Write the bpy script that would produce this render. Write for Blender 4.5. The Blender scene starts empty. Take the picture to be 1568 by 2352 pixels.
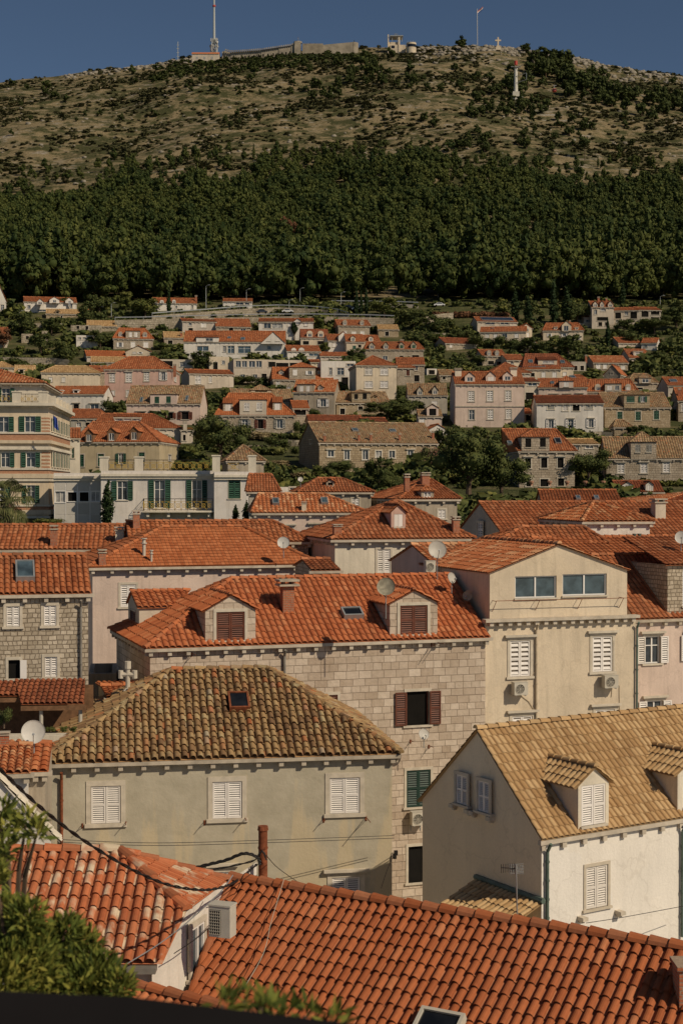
import bpy, bmesh, math, random
import numpy as np
from mathutils import Vector, Matrix, noise
sc = bpy.context.scene
COL = sc.collection
FL = 3465.0; CXP = 784.0; CYP = 1176.0; YH = 1120.0      # focal length, centre and horizon in 1568x2352 picture units
TH = math.atan((CYP-YH)/FL)
FWD = Vector((0, math.cos(TH), -math.sin(TH))); UPV = Vector((0, math.sin(TH), math.cos(TH)))
RX = {'A':(0,631.6,1/3.),'B':(522.5,631.6,1/3.),'C':(1045,631.6,1/3.),'D':(0,918.6,1/3.),'E':(522.5,918.6,1/3.),
      'F':(1045,918.6,1/3.),'G':(0,1205.7,1/3.),'H':(522.5,1205.7,1/3.),'I':(1045,1205.7,1/3.),
      'J':(0,1550,.5),'K':(784.3,1550,.5),'L':(0,1894.6,.5),'M':(784.3,1894.6,.5),'S':(0,0,.5),'T':(784.3,0,.5),'P':(0,0,1.)}
def cv(R, x, y):
    o = RX[R]; return o[0]+x*o[2], o[1]+y*o[2]
def ray(x, y):
    return FWD + Vector(((x-CXP)/FL, 0, 0)) + UPV*((CYP-y)/FL)
def at(x, y, Y):
    d = ray(x, y); return d*(Y/d.y)
def proj(p):
    dz = p.dot(FWD); return CXP+FL*p.x/dz, CYP-FL*p.dot(UPV)/dz

# ---------------------------------------------------------------- terrain
GP = [(-400,None),(0,None),(60,2200),(90,1560),(110,1330),(130,1240),(160,1135),(190,1062),(220,975),(260,900),(285,850),(310,800),(330,755),(352,700)]
GY = []; GZ = []
for Y_, y_ in GP:
    GY.append(Y_); GZ.append(-18.7 if y_ is None else (YH-y_)/FL*Y_)
CREST = [(-3000,330),(-1200,260),(-300,212),(0,193),(60,184),(130,180),(200,168),(300,160),(440,136),(560,130),(700,120),(830,112),(900,110),(1000,109),(1130,110),(1200,122),(1310,134),(1400,158),(1480,168),(1568,179),(1900,215),(2800,290),(5000,400)]
cx_ = [c[0] for c in CREST]; cy_ = [c[1] for c in CREST]
HT = [0,.16,.34,.50,.64,.78,.9,1.0]; HY = [352,470,590,690,800,920,1040,1150]; HV = [0,.17,.345,.50,.665,.82,.935,1.0]
def ground(x, Y):
    if Y <= 352:
        z = float(np.interp(Y, GY, GZ))
        return z
    u = CXP + FL*x/Y
    yc = float(np.interp(u, cx_, cy_))
    if Y <= 1150:
        v = float(np.interp(Y, HY, HV))
        z = (YH-(700+(yc-700)*v))/FL*Y
    else:
        z0 = (YH-yc)/FL*1150
        z = z0 - (Y-1150)**1.3*.06
    k = min(1, (Y-352)/150.)*min(1.,max(0.15,(1190-Y)/160.))
    z += k*(noise.noise(Vector((x*.012, Y*.012, 3)))*7 + noise.noise(Vector((x*.04, Y*.04, 9)))*2.2)
    return z
def gpix(x, y, lo=95., hi=1149.):
    """the ground point seen at picture position x, y"""
    for _ in range(40):
        m = (lo+hi)/2; X = (x-CXP)/FL*m
        py = proj(Vector((X, m, ground(X, m))))[1]
        if py > y: lo = m
        else: hi = m
    X = (x-CXP)/FL*lo
    return Vector((X, lo, ground(X, lo)))

# ---------------------------------------------------------------- materials
MATS = {}
def newmat(name, rough=.85, spec=.25):
    m = bpy.data.materials.new(name); m.use_nodes = True
    nt = m.node_tree; b = nt.nodes['Principled BSDF']
    b.inputs['Roughness'].default_value = rough; b.inputs['Specular IOR Level'].default_value = spec
    MATS[name] = m; return m, nt, b
def N(nt, t, **kw):
    n = nt.nodes.new(t)
    for k, v in kw.items():
        if k.startswith('i_'):
            key = k[2:].replace('_', ' ')
            n.inputs[key].default_value = v
        else: setattr(n, k, v)
    return n
def c4(c): return (c[0], c[1], c[2], 1)
def ramp(nt, fac, stops, interp='LINEAR'):
    r = N(nt, 'ShaderNodeValToRGB'); r.color_ramp.interpolation = interp
    e = r.color_ramp.elements
    while len(e) < len(stops): e.new(.5)
    for i, (p, c) in enumerate(stops): e[i].position = p; e[i].color = c4(c)
    nt.links.new(fac, r.inputs[0]); return r.outputs[0]
def mixc(nt, fac, a, b, mode='MIX'):
    m = N(nt, 'ShaderNodeMix', data_type='RGBA', blend_type=mode)
    for s, v in ((0, fac), (6, a), (7, b)):
        if hasattr(v, 'is_linked') or isinstance(v, bpy.types.NodeSocket): nt.links.new(v, m.inputs[s])
        elif s == 0: m.inputs[0].default_value = v
        else: m.inputs[s].default_value = c4(v)
    return m.outputs[2]
def math_(nt, op, a, b=None, c=None):
    m = N(nt, 'ShaderNodeMath', operation=op)
    for s, v in ((0, a), (1, b), (2, c)):
        if v is None: continue
        if isinstance(v, bpy.types.NodeSocket): nt.links.new(v, m.inputs[s])
        else: m.inputs[s].default_value = v
    return m.outputs[0]
def noise_(nt, vec, scale, detail=4, rough=.55, dist=0):
    n = N(nt, 'ShaderNodeTexNoise'); n.inputs['Scale'].default_value = scale; n.inputs['Detail'].default_value = detail
    n.inputs['Roughness'].default_value = rough; n.inputs['Distortion'].default_value = dist
    if vec is not None: nt.links.new(vec, n.inputs['Vector'])
    return n.outputs[0]
def bump(nt, b, h, strength=.5, dist=.02):
    n = N(nt, 'ShaderNodeBump'); n.inputs['Strength'].default_value = strength; n.inputs['Distance'].default_value = dist
    nt.links.new(h, n.inputs['Height']); nt.links.new(n.outputs[0], b.inputs['Normal'])
def objco(nt): return N(nt, 'ShaderNodeTexCoord').outputs['Object']
def mapping(nt, vec, scale):
    m = N(nt, 'ShaderNodeMapping'); m.inputs['Scale'].default_value = scale; nt.links.new(vec, m.inputs[0]); return m.outputs[0]
def scl(c, k): return tuple(min(1, v*k) for v in c[:3])

def plain(name, col, rough=.7, spec=.3, metal=0, var=.15, sc_=3.):
    m, nt, b = newmat(name, rough, spec); b.inputs['Metallic'].default_value = metal
    co = objco(nt); n = noise_(nt, co, sc_, 5); oi = N(nt, 'ShaderNodeObjectInfo')
    nt.links.new(mixc(nt, 1, ramp(nt, n, [(.3, scl(col, 1-var)), (.7, scl(col, 1+var))]), ramp(nt, oi.outputs['Random'], [(0, (.84,.82,.78)), (.4, (1,1,1))]), 'MULTIPLY'), b.inputs['Base Color'])
    return m
def stucco(name, col, stain=.32, scol=None, streak=.65):
    """render coat: soft blotches, vertical weather streaks, worn patches"""
    m, nt, b = newmat(name, .92, .12); co = objco(nt)
    n1 = noise_(nt, co, .45, 6, .6); n2 = noise_(nt, mapping(nt, co, (2.2, 2.2, .18)), 1.2, 5, .6); n3 = noise_(nt, co, 14, 3)
    base = ramp(nt, n1, [(.3, scl(col, 1-stain*.6)), (.55, col), (.75, scl(col, 1.08))])
    scol = scol or scl(col, .62)
    st = math_(nt, 'MULTIPLY', ramp(nt, n2, [(.5, (0,0,0)), (.75, (1,1,1))]), streak)
    c = mixc(nt, st, base, scol)
    c = mixc(nt, .12, c, ramp(nt, n3, [(.3, (.3,.3,.3)), (.7, (1,1,1))]), 'MULTIPLY')
    vd = N(nt, 'ShaderNodeVectorMath', operation='ADD'); nd = N(nt, 'ShaderNodeTexNoise'); nd.inputs['Scale'].default_value = 1.7; nt.links.new(co, nd.inputs['Vector']); nt.links.new(co, vd.inputs[0]); nt.links.new(nd.outputs['Color'], vd.inputs[1])
    vo = N(nt, 'ShaderNodeTexVoronoi', feature='DISTANCE_TO_EDGE'); vo.inputs['Scale'].default_value = .38; nt.links.new(vd.outputs[0], vo.inputs['Vector'])
    c = mixc(nt, .16, c, ramp(nt, vo.outputs['Distance'], [(.004, (.5,.46,.42)), (.013, (1,1,1))]), 'MULTIPLY')      # hairline cracks
    vp = N(nt, 'ShaderNodeTexVoronoi'); vp.inputs['Scale'].default_value = .30; nt.links.new(vd.outputs[0], vp.inputs['Vector']); pc = N(nt, 'ShaderNodeSeparateColor'); nt.links.new(vp.outputs['Color'], pc.inputs[0])
    c = mixc(nt, 1, c, ramp(nt, pc.outputs[0], [(0, (.88,.87,.86)), (.35, (1,1,1)), (1, (1,.985,.96))]), 'MULTIPLY')   # patched render
    nt.links.new(c, b.inputs['Base Color'])
    bump(nt, b, math_(nt, 'ADD', noise_(nt, co, 9, 6), math_(nt, 'MULTIPLY', n1, 1.5)), .35, .03)
    return m
def blocks(name, c1, c2, mortar, w=.45, h=.24, wob=.03, ms=.012, stain=.35):
    """coursed stone; courses run along x+y so every wall of a house gets them"""
    m, nt, b = newmat(name, .93, .12); co = objco(nt)
    sx = N(nt, 'ShaderNodeSeparateXYZ'); nt.links.new(co, sx.inputs[0])
    u = math_(nt, 'ADD', sx.outputs[0], sx.outputs[1])
    nz = N(nt, 'ShaderNodeTexNoise'); nz.inputs['Scale'].default_value = 1.4; nt.links.new(co, nz.inputs['Vector'])
    ns = N(nt, 'ShaderNodeSeparateColor'); nt.links.new(nz.outputs['Color'], ns.inputs[0])
    u = math_(nt, 'ADD', u, math_(nt, 'MULTIPLY', ns.outputs[0], wob*6))
    v = math_(nt, 'ADD', sx.outputs[2], math_(nt, 'MULTIPLY', ns.outputs[1], wob*2))
    cz = N(nt, 'ShaderNodeCombineXYZ'); nt.links.new(sx.outputs[2], cz.inputs[2]); v = math_(nt, 'ADD', v, math_(nt, 'MULTIPLY', noise_(nt, cz.outputs[0], .9, 2), h*1.6))
    cb = N(nt, 'ShaderNodeCombineXYZ'); nt.links.new(u, cb.inputs[0]); nt.links.new(v, cb.inputs[1])
    br = N(nt, 'ShaderNodeTexBrick'); nt.links.new(cb.outputs[0], br.inputs['Vector'])
    br.offset = .5; br.squash = .7; br.squash_frequency = 3
    for k, val in (('Scale', 1.), ('Brick Width', w), ('Row Height', h), ('Mortar Size', ms), ('Mortar Smooth', .35), ('Bias', 0.)): br.inputs[k].default_value = val
    br.inputs['Color1'].default_value = c4(c1); br.inputs['Color2'].default_value = c4(c2); br.inputs['Mortar'].default_value = c4(mortar)
    n1 = noise_(nt, co, .5, 6, .65); n2 = noise_(nt, co, 5, 5)
    c = mixc(nt, stain, br.outputs[0], ramp(nt, n1, [(.3, (.45,.40,.33)), (.65, (1,1,1))]), 'MULTIPLY')
    c = mixc(nt, .3, c, ramp(nt, n2, [(.3, (.5,.47,.42)), (.7, (1,1,1))]), 'MULTIPLY')
    nt.links.new(c, b.inputs['Base Color'])
    h_ = math_(nt, 'ADD', math_(nt, 'MULTIPLY', br.outputs['Fac'], -1.), math_(nt, 'MULTIPLY', noise_(nt, co, 7, 6), 1.1))
    bump(nt, b, h_, .8, .03)
    return m
def rooftile(name, stops, dirt=.35, dirt_shade_col=(.12,.08,.05), lich=0., lcol=(.55,.52,.42), streaks=False):
    """every fired tile has its own tone: the UV counts tiles"""
    m, nt, b = newmat(name, .8, .2)
    uv = N(nt, 'ShaderNodeTexCoord').outputs['UV']; co = objco(nt)
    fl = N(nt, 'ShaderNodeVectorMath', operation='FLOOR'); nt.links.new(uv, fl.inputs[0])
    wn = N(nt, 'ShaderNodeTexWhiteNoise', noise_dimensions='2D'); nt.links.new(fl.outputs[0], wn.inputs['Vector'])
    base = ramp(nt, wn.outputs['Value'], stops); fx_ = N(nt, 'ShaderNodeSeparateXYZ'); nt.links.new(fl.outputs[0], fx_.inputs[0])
    base = mixc(nt, math_(nt, 'MULTIPLY', math_(nt, 'FLOORED_MODULO', fx_.outputs[0], 2.), .35), base, dirt_shade_col)   # dark gaps beside the cover tiles: shade painted in, with some dirt
    n1 = noise_(nt, co, .6, 7, .65)
    d = math_(nt, 'MULTIPLY', ramp(nt, n1, [(.42, (0,0,0)), (.75, (1,1,1))]), dirt)
    c = mixc(nt, d, base, dirt_shade_col)
    n2 = noise_(nt, co, 9, 5)
    c = mixc(nt, .35, c, ramp(nt, n2, [(.25, (.55,.5,.48)), (.6, (1,1,1))]), 'MULTIPLY')
    st = noise_(nt, mapping(nt, uv, (.35, .07, 1)), 1., 4, .6); c = mixc(nt, .4, c, ramp(nt, st, [(.32, (.52,.47,.44)), (.46, (1,1,1))]), 'MULTIPLY')
    oi = N(nt, 'ShaderNodeObjectInfo'); c = mixc(nt, 1, c, ramp(nt, oi.outputs['Random'], [(0, (.90,.87,.85)), (.5, (1,1,1)), (1, (1.0,.97,.92))]), 'MULTIPLY')
    if lich > 0:
        wn2 = N(nt, 'ShaderNodeSeparateColor'); nt.links.new(wn.outputs['Color'], wn2.inputs[0])
        n4 = math_(nt, 'ADD', math_(nt, 'MULTIPLY', noise_(nt, co, 2.6, 4, .5), .7), math_(nt, 'MULTIPLY', wn2.outputs[1], .42))
        th = .74-lich*.35
        f = ramp(nt, n4, [(th, (0,0,0)), (th+.16, (1,1,1))])
        c = mixc(nt, math_(nt, 'MULTIPLY', f, .85), c, lcol)
    nt.links.new(c, b.inputs['Base Color'])
    bump(nt, b, n2, .25, .01)
    return m

O1 = [(0,(.27,.080,.031)),(.3,(.37,.116,.044)),(.7,(.44,.146,.058)),(1,(.51,.205,.095))]
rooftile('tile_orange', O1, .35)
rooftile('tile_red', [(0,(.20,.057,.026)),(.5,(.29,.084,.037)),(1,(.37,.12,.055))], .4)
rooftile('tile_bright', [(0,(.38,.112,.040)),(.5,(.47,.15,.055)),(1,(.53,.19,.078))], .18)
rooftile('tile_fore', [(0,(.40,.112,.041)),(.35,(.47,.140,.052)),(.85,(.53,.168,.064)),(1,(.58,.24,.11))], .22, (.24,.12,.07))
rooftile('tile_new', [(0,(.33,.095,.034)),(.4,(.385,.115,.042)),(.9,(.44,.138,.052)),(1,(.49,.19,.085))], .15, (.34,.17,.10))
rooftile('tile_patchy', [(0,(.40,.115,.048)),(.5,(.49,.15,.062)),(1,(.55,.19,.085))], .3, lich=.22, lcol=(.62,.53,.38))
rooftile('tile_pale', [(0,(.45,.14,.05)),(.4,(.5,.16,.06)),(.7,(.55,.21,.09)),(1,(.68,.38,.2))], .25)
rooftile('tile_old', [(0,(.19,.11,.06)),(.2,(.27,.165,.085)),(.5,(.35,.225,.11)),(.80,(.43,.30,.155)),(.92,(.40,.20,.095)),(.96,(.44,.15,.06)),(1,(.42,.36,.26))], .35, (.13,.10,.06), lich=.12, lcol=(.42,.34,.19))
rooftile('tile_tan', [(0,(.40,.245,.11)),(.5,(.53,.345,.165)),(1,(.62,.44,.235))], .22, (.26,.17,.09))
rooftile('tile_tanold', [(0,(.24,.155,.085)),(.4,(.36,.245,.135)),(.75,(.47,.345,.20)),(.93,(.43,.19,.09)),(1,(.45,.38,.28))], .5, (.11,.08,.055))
STC = {'white':(.74,.69,.62),'cream':(.68,.575,.435),'pale':(.60,.52,.42),'pink':(.60,.40,.33),'rose':(.66,.525,.445),'yellow':(.50,.41,.27),
       'grey':(.47,.43,.36),'greige':(.56,.49,.42),'hotel':(.70,.575,.415),'trim':(.72,.65,.53),'annex':(.72,.67,.62),'terra':(.50,.27,.18)}
for k, c in STC.items(): stucco('st_'+k, c)
stucco('st_clean', (.76,.72,.66), .12, None, .25)
stucco('st_dirty', (.42,.36,.28), .5, (.2,.16,.12), .8)
stucco('st_concrete', (.40,.36,.30), .4)
stucco('st_gable_bounce', (.80,.68,.50), .15, None, .2)  # warm bounce light on the shaded gable, put into its wall colour
blocks('stone_ashlar', (.47,.375,.29), (.66,.56,.46), (.30,.235,.18), .55, .30, .01, .012, .3)
blocks('stone_rough', (.42,.355,.27), (.62,.54,.43), (.27,.22,.165), .27, .18, .05, .02, .5)
blocks('stone_far', (.42,.35,.265), (.56,.48,.38), (.27,.22,.17), .42, .26, .03, .02, .45)
blocks('stone_tan', (.40,.31,.20), (.52,.42,.29), (.26,.2,.14), .42, .26, .03, .02, .45)
blocks('stone_dark', (.26,.235,.20), (.40,.36,.30), (.17,.15,.12), .42, .26, .03, .02, .5)
blocks('stone_wall', (.38,.325,.24), (.56,.49,.38), (.22,.19,.145), .7, .45, .15, .04, .5)
blocks('brick', (.42,.13,.07), (.50,.18,.09), (.40,.30,.22), .22, .075, .004, .012, .3)
blocks('brick_band', (.50,.25,.15), (.56,.31,.19), (.50,.34,.23), .26, .085, .002, .008, .2)
plain('cornice', (.47,.41,.33), .9, .15, var=.22, sc_=2.5)
plain('surround', (.53,.47,.38), .9, .15, var=.15)
plain('shutter_white', (.74,.70,.66), .6, .3, var=.05)
plain('shutter_green', (.028,.085,.052), .55, .35, var=.2)
plain('shutter_dkgreen', (.014,.040,.030), .55, .35, var=.2)
plain('shutter_brown', (.135,.045,.026), .6, .3, var=.25)
plain('shutter_grey', (.32,.31,.28), .6, .3, var=.15)
plain('frame_white', (.76,.73,.69), .45, .4, var=.04)
plain('dark', (.012,.011,.010), .9, .1)
plain('metal_grey', (.34,.35,.35), .45, .5, .4, .15)
plain('metal_green', (.10,.14,.115), .55, .4, .1, .2)
plain('rust', (.20,.065,.03), .9, .15, var=.45, sc_=9)
plain('gutter', (.22,.20,.17), .6, .4, .2, .25)
plain('dish', (.50,.48,.44), .5, .4, var=.12)
plain('dish_old', (.30,.27,.20), .8, .2, var=.35, sc_=6)
plain('cable', (.016,.014,.013), .6, .3)
plain('pipe', (.46,.38,.27), .7, .3)
plain('wood', (.20,.11,.06), .8, .2, var=.3, sc_=6)
plain('ac_white', (.50,.46,.385), .5, .4, var=.08)
plain('lead', (.17,.19,.17), .6, .4, var=.2)
plain('gold', (.50,.34,.07), .5, .4, .2, .2)
plain('wallplain', (.45,.40,.33), .9, .1)
plain('asphalt', (.10,.095,.09), .95, .1)
plain('bark', (.12,.085,.06), .95, .1, var=.3)
plain('car_white', (.7,.7,.7), .3, .5, var=.02); plain('car_dark', (.05,.055,.07), .3, .5, var=.02); plain('red', (.45,.05,.03), .5, .4)
plain('blue', (.03,.06,.25), .8, .2)
def glassmat(name, col, rough=.08):
    m, nt, b = newmat(name, rough, .6); n = noise_(nt, objco(nt), 1.5, 3)
    nt.links.new(ramp(nt, n, [(.35, scl(col, .6)), (.65, scl(col, 1.4))]), b.inputs['Base Color'])
    bump(nt, b, n, .08, .02)
glassmat('glass', (.045,.055,.065)); glassmat('glass_dark', (.012,.013,.015)); glassmat('glass_blue', (.06,.09,.11), .12); glassmat('curtain', (.34,.33,.31), .35)
glassmat('solar', (.02,.03,.05), .2)

def leafmat(name, dark, mid, light, sc_=.9, big=0):
    m, nt, b = newmat(name, .75, .15); co = objco(nt)
    g = N(nt, 'ShaderNodeNewGeometry')
    wn = N(nt, 'ShaderNodeTexWhiteNoise', noise_dimensions='3D')
    nt.links.new(g.outputs['Random Per Island'], wn.inputs['Vector'])
    n = math_(nt, 'ADD', math_(nt, 'MULTIPLY', noise_(nt, co, sc_, 4), .75), math_(nt, 'MULTIPLY', g.outputs['Random Per Island'], .3))
    if big: n = math_(nt, 'ADD', n, math_(nt, 'MULTIPLY_ADD', noise_(nt, co, big, 3), .7, -.35))
    nt.links.new(ramp(nt, n, [(.3, dark), (.5, mid), (.75, light)]), b.inputs['Base Color'])
    b.inputs['Subsurface Weight'].default_value = 0
    return m
leafmat('leaf_forest', (.020,.036,.010), (.045,.061,.014), (.092,.102,.025), .16, .02)
leafmat('leaf_pine', (.026,.036,.011), (.046,.060,.016), (.085,.095,.024), .5)
leafmat('leaf_garden', (.032,.046,.015), (.066,.082,.024), (.14,.14,.042), .5)
leafmat('leaf_light', (.045,.060,.015), (.09,.105,.026), (.18,.165,.045), .6)
leafmat('leaf_cypress', (.012,.024,.010), (.024,.042,.014), (.045,.066,.02), .8)
leafmat('leaf_scrub', (.045,.048,.019), (.078,.076,.032), (.13,.12,.052), .1)
leafmat('leaf_pink', (.05,.06,.02), (.09,.09,.035), (.30,.10,.10), 1.2)
leafmat('leaf_rust', (.08,.04,.02), (.13,.06,.03), (.2,.10,.05), 1.2)
leafmat('leaf_near', (.03,.045,.010), (.10,.125,.022), (.30,.27,.055), 2.2)
leafmat('leaf_palm', (.05,.06,.022), (.09,.10,.035), (.16,.15,.06), 1.0)
leafmat('leaf_dry', (.20,.15,.08), (.27,.21,.11), (.34,.27,.15), .8)

# ---------------------------------------------------------------- mesh helpers
class MB:
    def __init__(s): s.v = []; s.f = []; s.m = []; s.uv = []
    def face(s, pts, m=0, uv=(.5,.5)):
        i = len(s.v); s.v += [tuple(p) for p in pts]; s.f.append(tuple(range(i, i+len(pts)))); s.m.append(m); s.uv.append(uv)
    def box(s, x0, x1, y0, y1, z0, z1, m=0, uv=(.5,.5), T=None):
        p = [Vector((x, y, z)) for z in (z0, z1) for y in (y0, y1) for x in (x0, x1)]
        if T: p = [T(q) for q in p]
        i = len(s.v); s.v += [tuple(q) for q in p]
        for f in ((0,2,3,1),(4,5,7,6),(0,1,5,4),(2,6,7,3),(0,4,6,2),(1,3,7,5)):
            s.f.append(tuple(i+k for k in f)); s.m.append(m); s.uv.append(uv)
    def cyl(s, p0, p1, r0, r1=None, n=8, m=0, caps=True, uv=(.5,.5)):
        p0 = Vector(p0); p1 = Vector(p1); r1 = r0 if r1 is None else r1
        ax = (p1-p0).normalized(); t = Vector((0,0,1)) if abs(ax.z) < .9 else Vector((1,0,0))
        a = ax.cross(t).normalized(); b = ax.cross(a); i = len(s.v)
        for p, r in ((p0, r0), (p1, r1)):
            for k in range(n):
                q = 2*math.pi*k/n; s.v.append(tuple(p+a*math.cos(q)*r+b*math.sin(q)*r))
        for k in range(n):
            k2 = (k+1) % n; s.f.append((i+k, i+k2, i+n+k2, i+n+k)); s.m.append(m); s.uv.append(uv)
        if caps:
            s.f.append(tuple(i+k for k in range(n))); s.m.append(m); s.uv.append(uv)
            s.f.append(tuple(i+n+k for k in reversed(range(n)))); s.m.append(m); s.uv.append(uv)
    def tube(s, pts, r, n=6, m=0):
        for i in range(len(pts)-1):
            ra = r[i] if isinstance(r, (list, tuple)) else r; rb = r[i+1] if isinstance(r, (list, tuple)) else r
            s.cyl(pts[i], pts[i+1], ra, rb, n, m)
    def lathe(s, c, prof, n=12, m=0, ax=None):
        c = Vector(c); ax = Vector(ax).normalized() if ax is not None else Vector((0,0,1))
        t = Vector((0,0,1)) if abs(ax.z) < .9 else Vector((1,0,0)); a = ax.cross(t).normalized(); b = ax.cross(a)
        i = len(s.v)
        for r, h in prof:
            for k in range(n):
                q = 2*math.pi*k/n; s.v.append(tuple(c+a*math.cos(q)*r+b*math.sin(q)*r+ax*h))
        for j in range(len(prof)-1):
            for k in range(n):
                k2 = (k+1) % n; s.f.append((i+j*n+k, i+j*n+k2, i+(j+1)*n+k2, i+(j+1)*n+k)); s.m.append(m); s.uv.append((.5,.5))
    def cap(s, p0, p1, r0, r1, nrm, m=0, uv=(.5,.5), n=6):
        """half-round cover tile from p0 to p1"""
        p0 = Vector(p0); p1 = Vector(p1); ax = (p1-p0).normalized(); nrm = (nrm-ax*nrm.dot(ax)).normalized(); sd = ax.cross(nrm)
        i = len(s.v)
        for p, r in ((p0, r0), (p1, r1)):
            for k in range(n+1):
                q = math.pi*k/n; s.v.append(tuple(p+sd*math.cos(q)*r+nrm*math.sin(q)*r))
        for k in range(n): s.f.append((i+k, i+k+1, i+n+2+k, i+n+1+k)); s.m.append(m); s.uv.append(uv)
        s.f.append(tuple(i+k for k in reversed(range(n+1)))); s.m.append(m); s.uv.append(uv)
    def build(s, name, mats, parent=None, smooth=False, loc=None):
        me = bpy.data.meshes.new(name); me.from_pydata(s.v, [], s.f)
        if isinstance(mats, str): mats = [mats]
        for k in mats: me.materials.append(MATS[k])
        me.polygons.foreach_set('material_index', s.m)
        uvl = me.uv_layers.new(name='UVMap'); ls = np.zeros(len(me.loops)*2, dtype=np.float32)
        k = 0; arr = []
        for f, u in zip(s.f, s.uv): arr += list(u)*len(f)
        uvl.data.foreach_set('uv', arr)
        if smooth: me.polygons.foreach_set('use_smooth', [True]*len(s.f))
        return link(me, name, parent, loc)
def link(me, name, parent=None, loc=None):
    o = bpy.data.objects.new(name, me); COL.objects.link(o)
    if parent is not None: o.parent = parent
    if loc is not None: o.location = loc
    return o
def tag(o, label=None, cat=None, group=None, kind=None):
    if label: o['label'] = label
    if cat: o['category'] = cat
    if group: o['group'] = group
    if kind: o['kind'] = kind
    return o
def empty(name, loc, rz=0, label=None, cat=None, group=None):
    o = bpy.data.objects.new(name, None); COL.objects.link(o); o.location = loc; o.rotation_euler = (0,0,rz); o.empty_display_size = .5
    return tag(o, label, cat, group)
def npmesh(name, verts, faces, mats, midx=None, smooth=False):
    me = bpy.data.meshes.new(name); n = len(verts); k = faces.shape[1]; m = len(faces)
    me.vertices.add(n); me.vertices.foreach_set('co', verts.astype(np.float32).ravel())
    me.loops.add(m*k); me.loops.foreach_set('vertex_index', faces.astype(np.int32).ravel())
    me.polygons.add(m); me.polygons.foreach_set('loop_start', np.arange(0, m*k, k, dtype=np.int32)); me.polygons.foreach_set('loop_total', np.full(m, k, dtype=np.int32))
    if midx is not None: me.polygons.foreach_set('material_index', midx.astype(np.int32))
    if smooth: me.polygons.foreach_set('use_smooth', np.ones(m, dtype=bool))
    me.update(calc_edges=True)
    for q in mats: me.materials.append(MATS[q])
    return me

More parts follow.
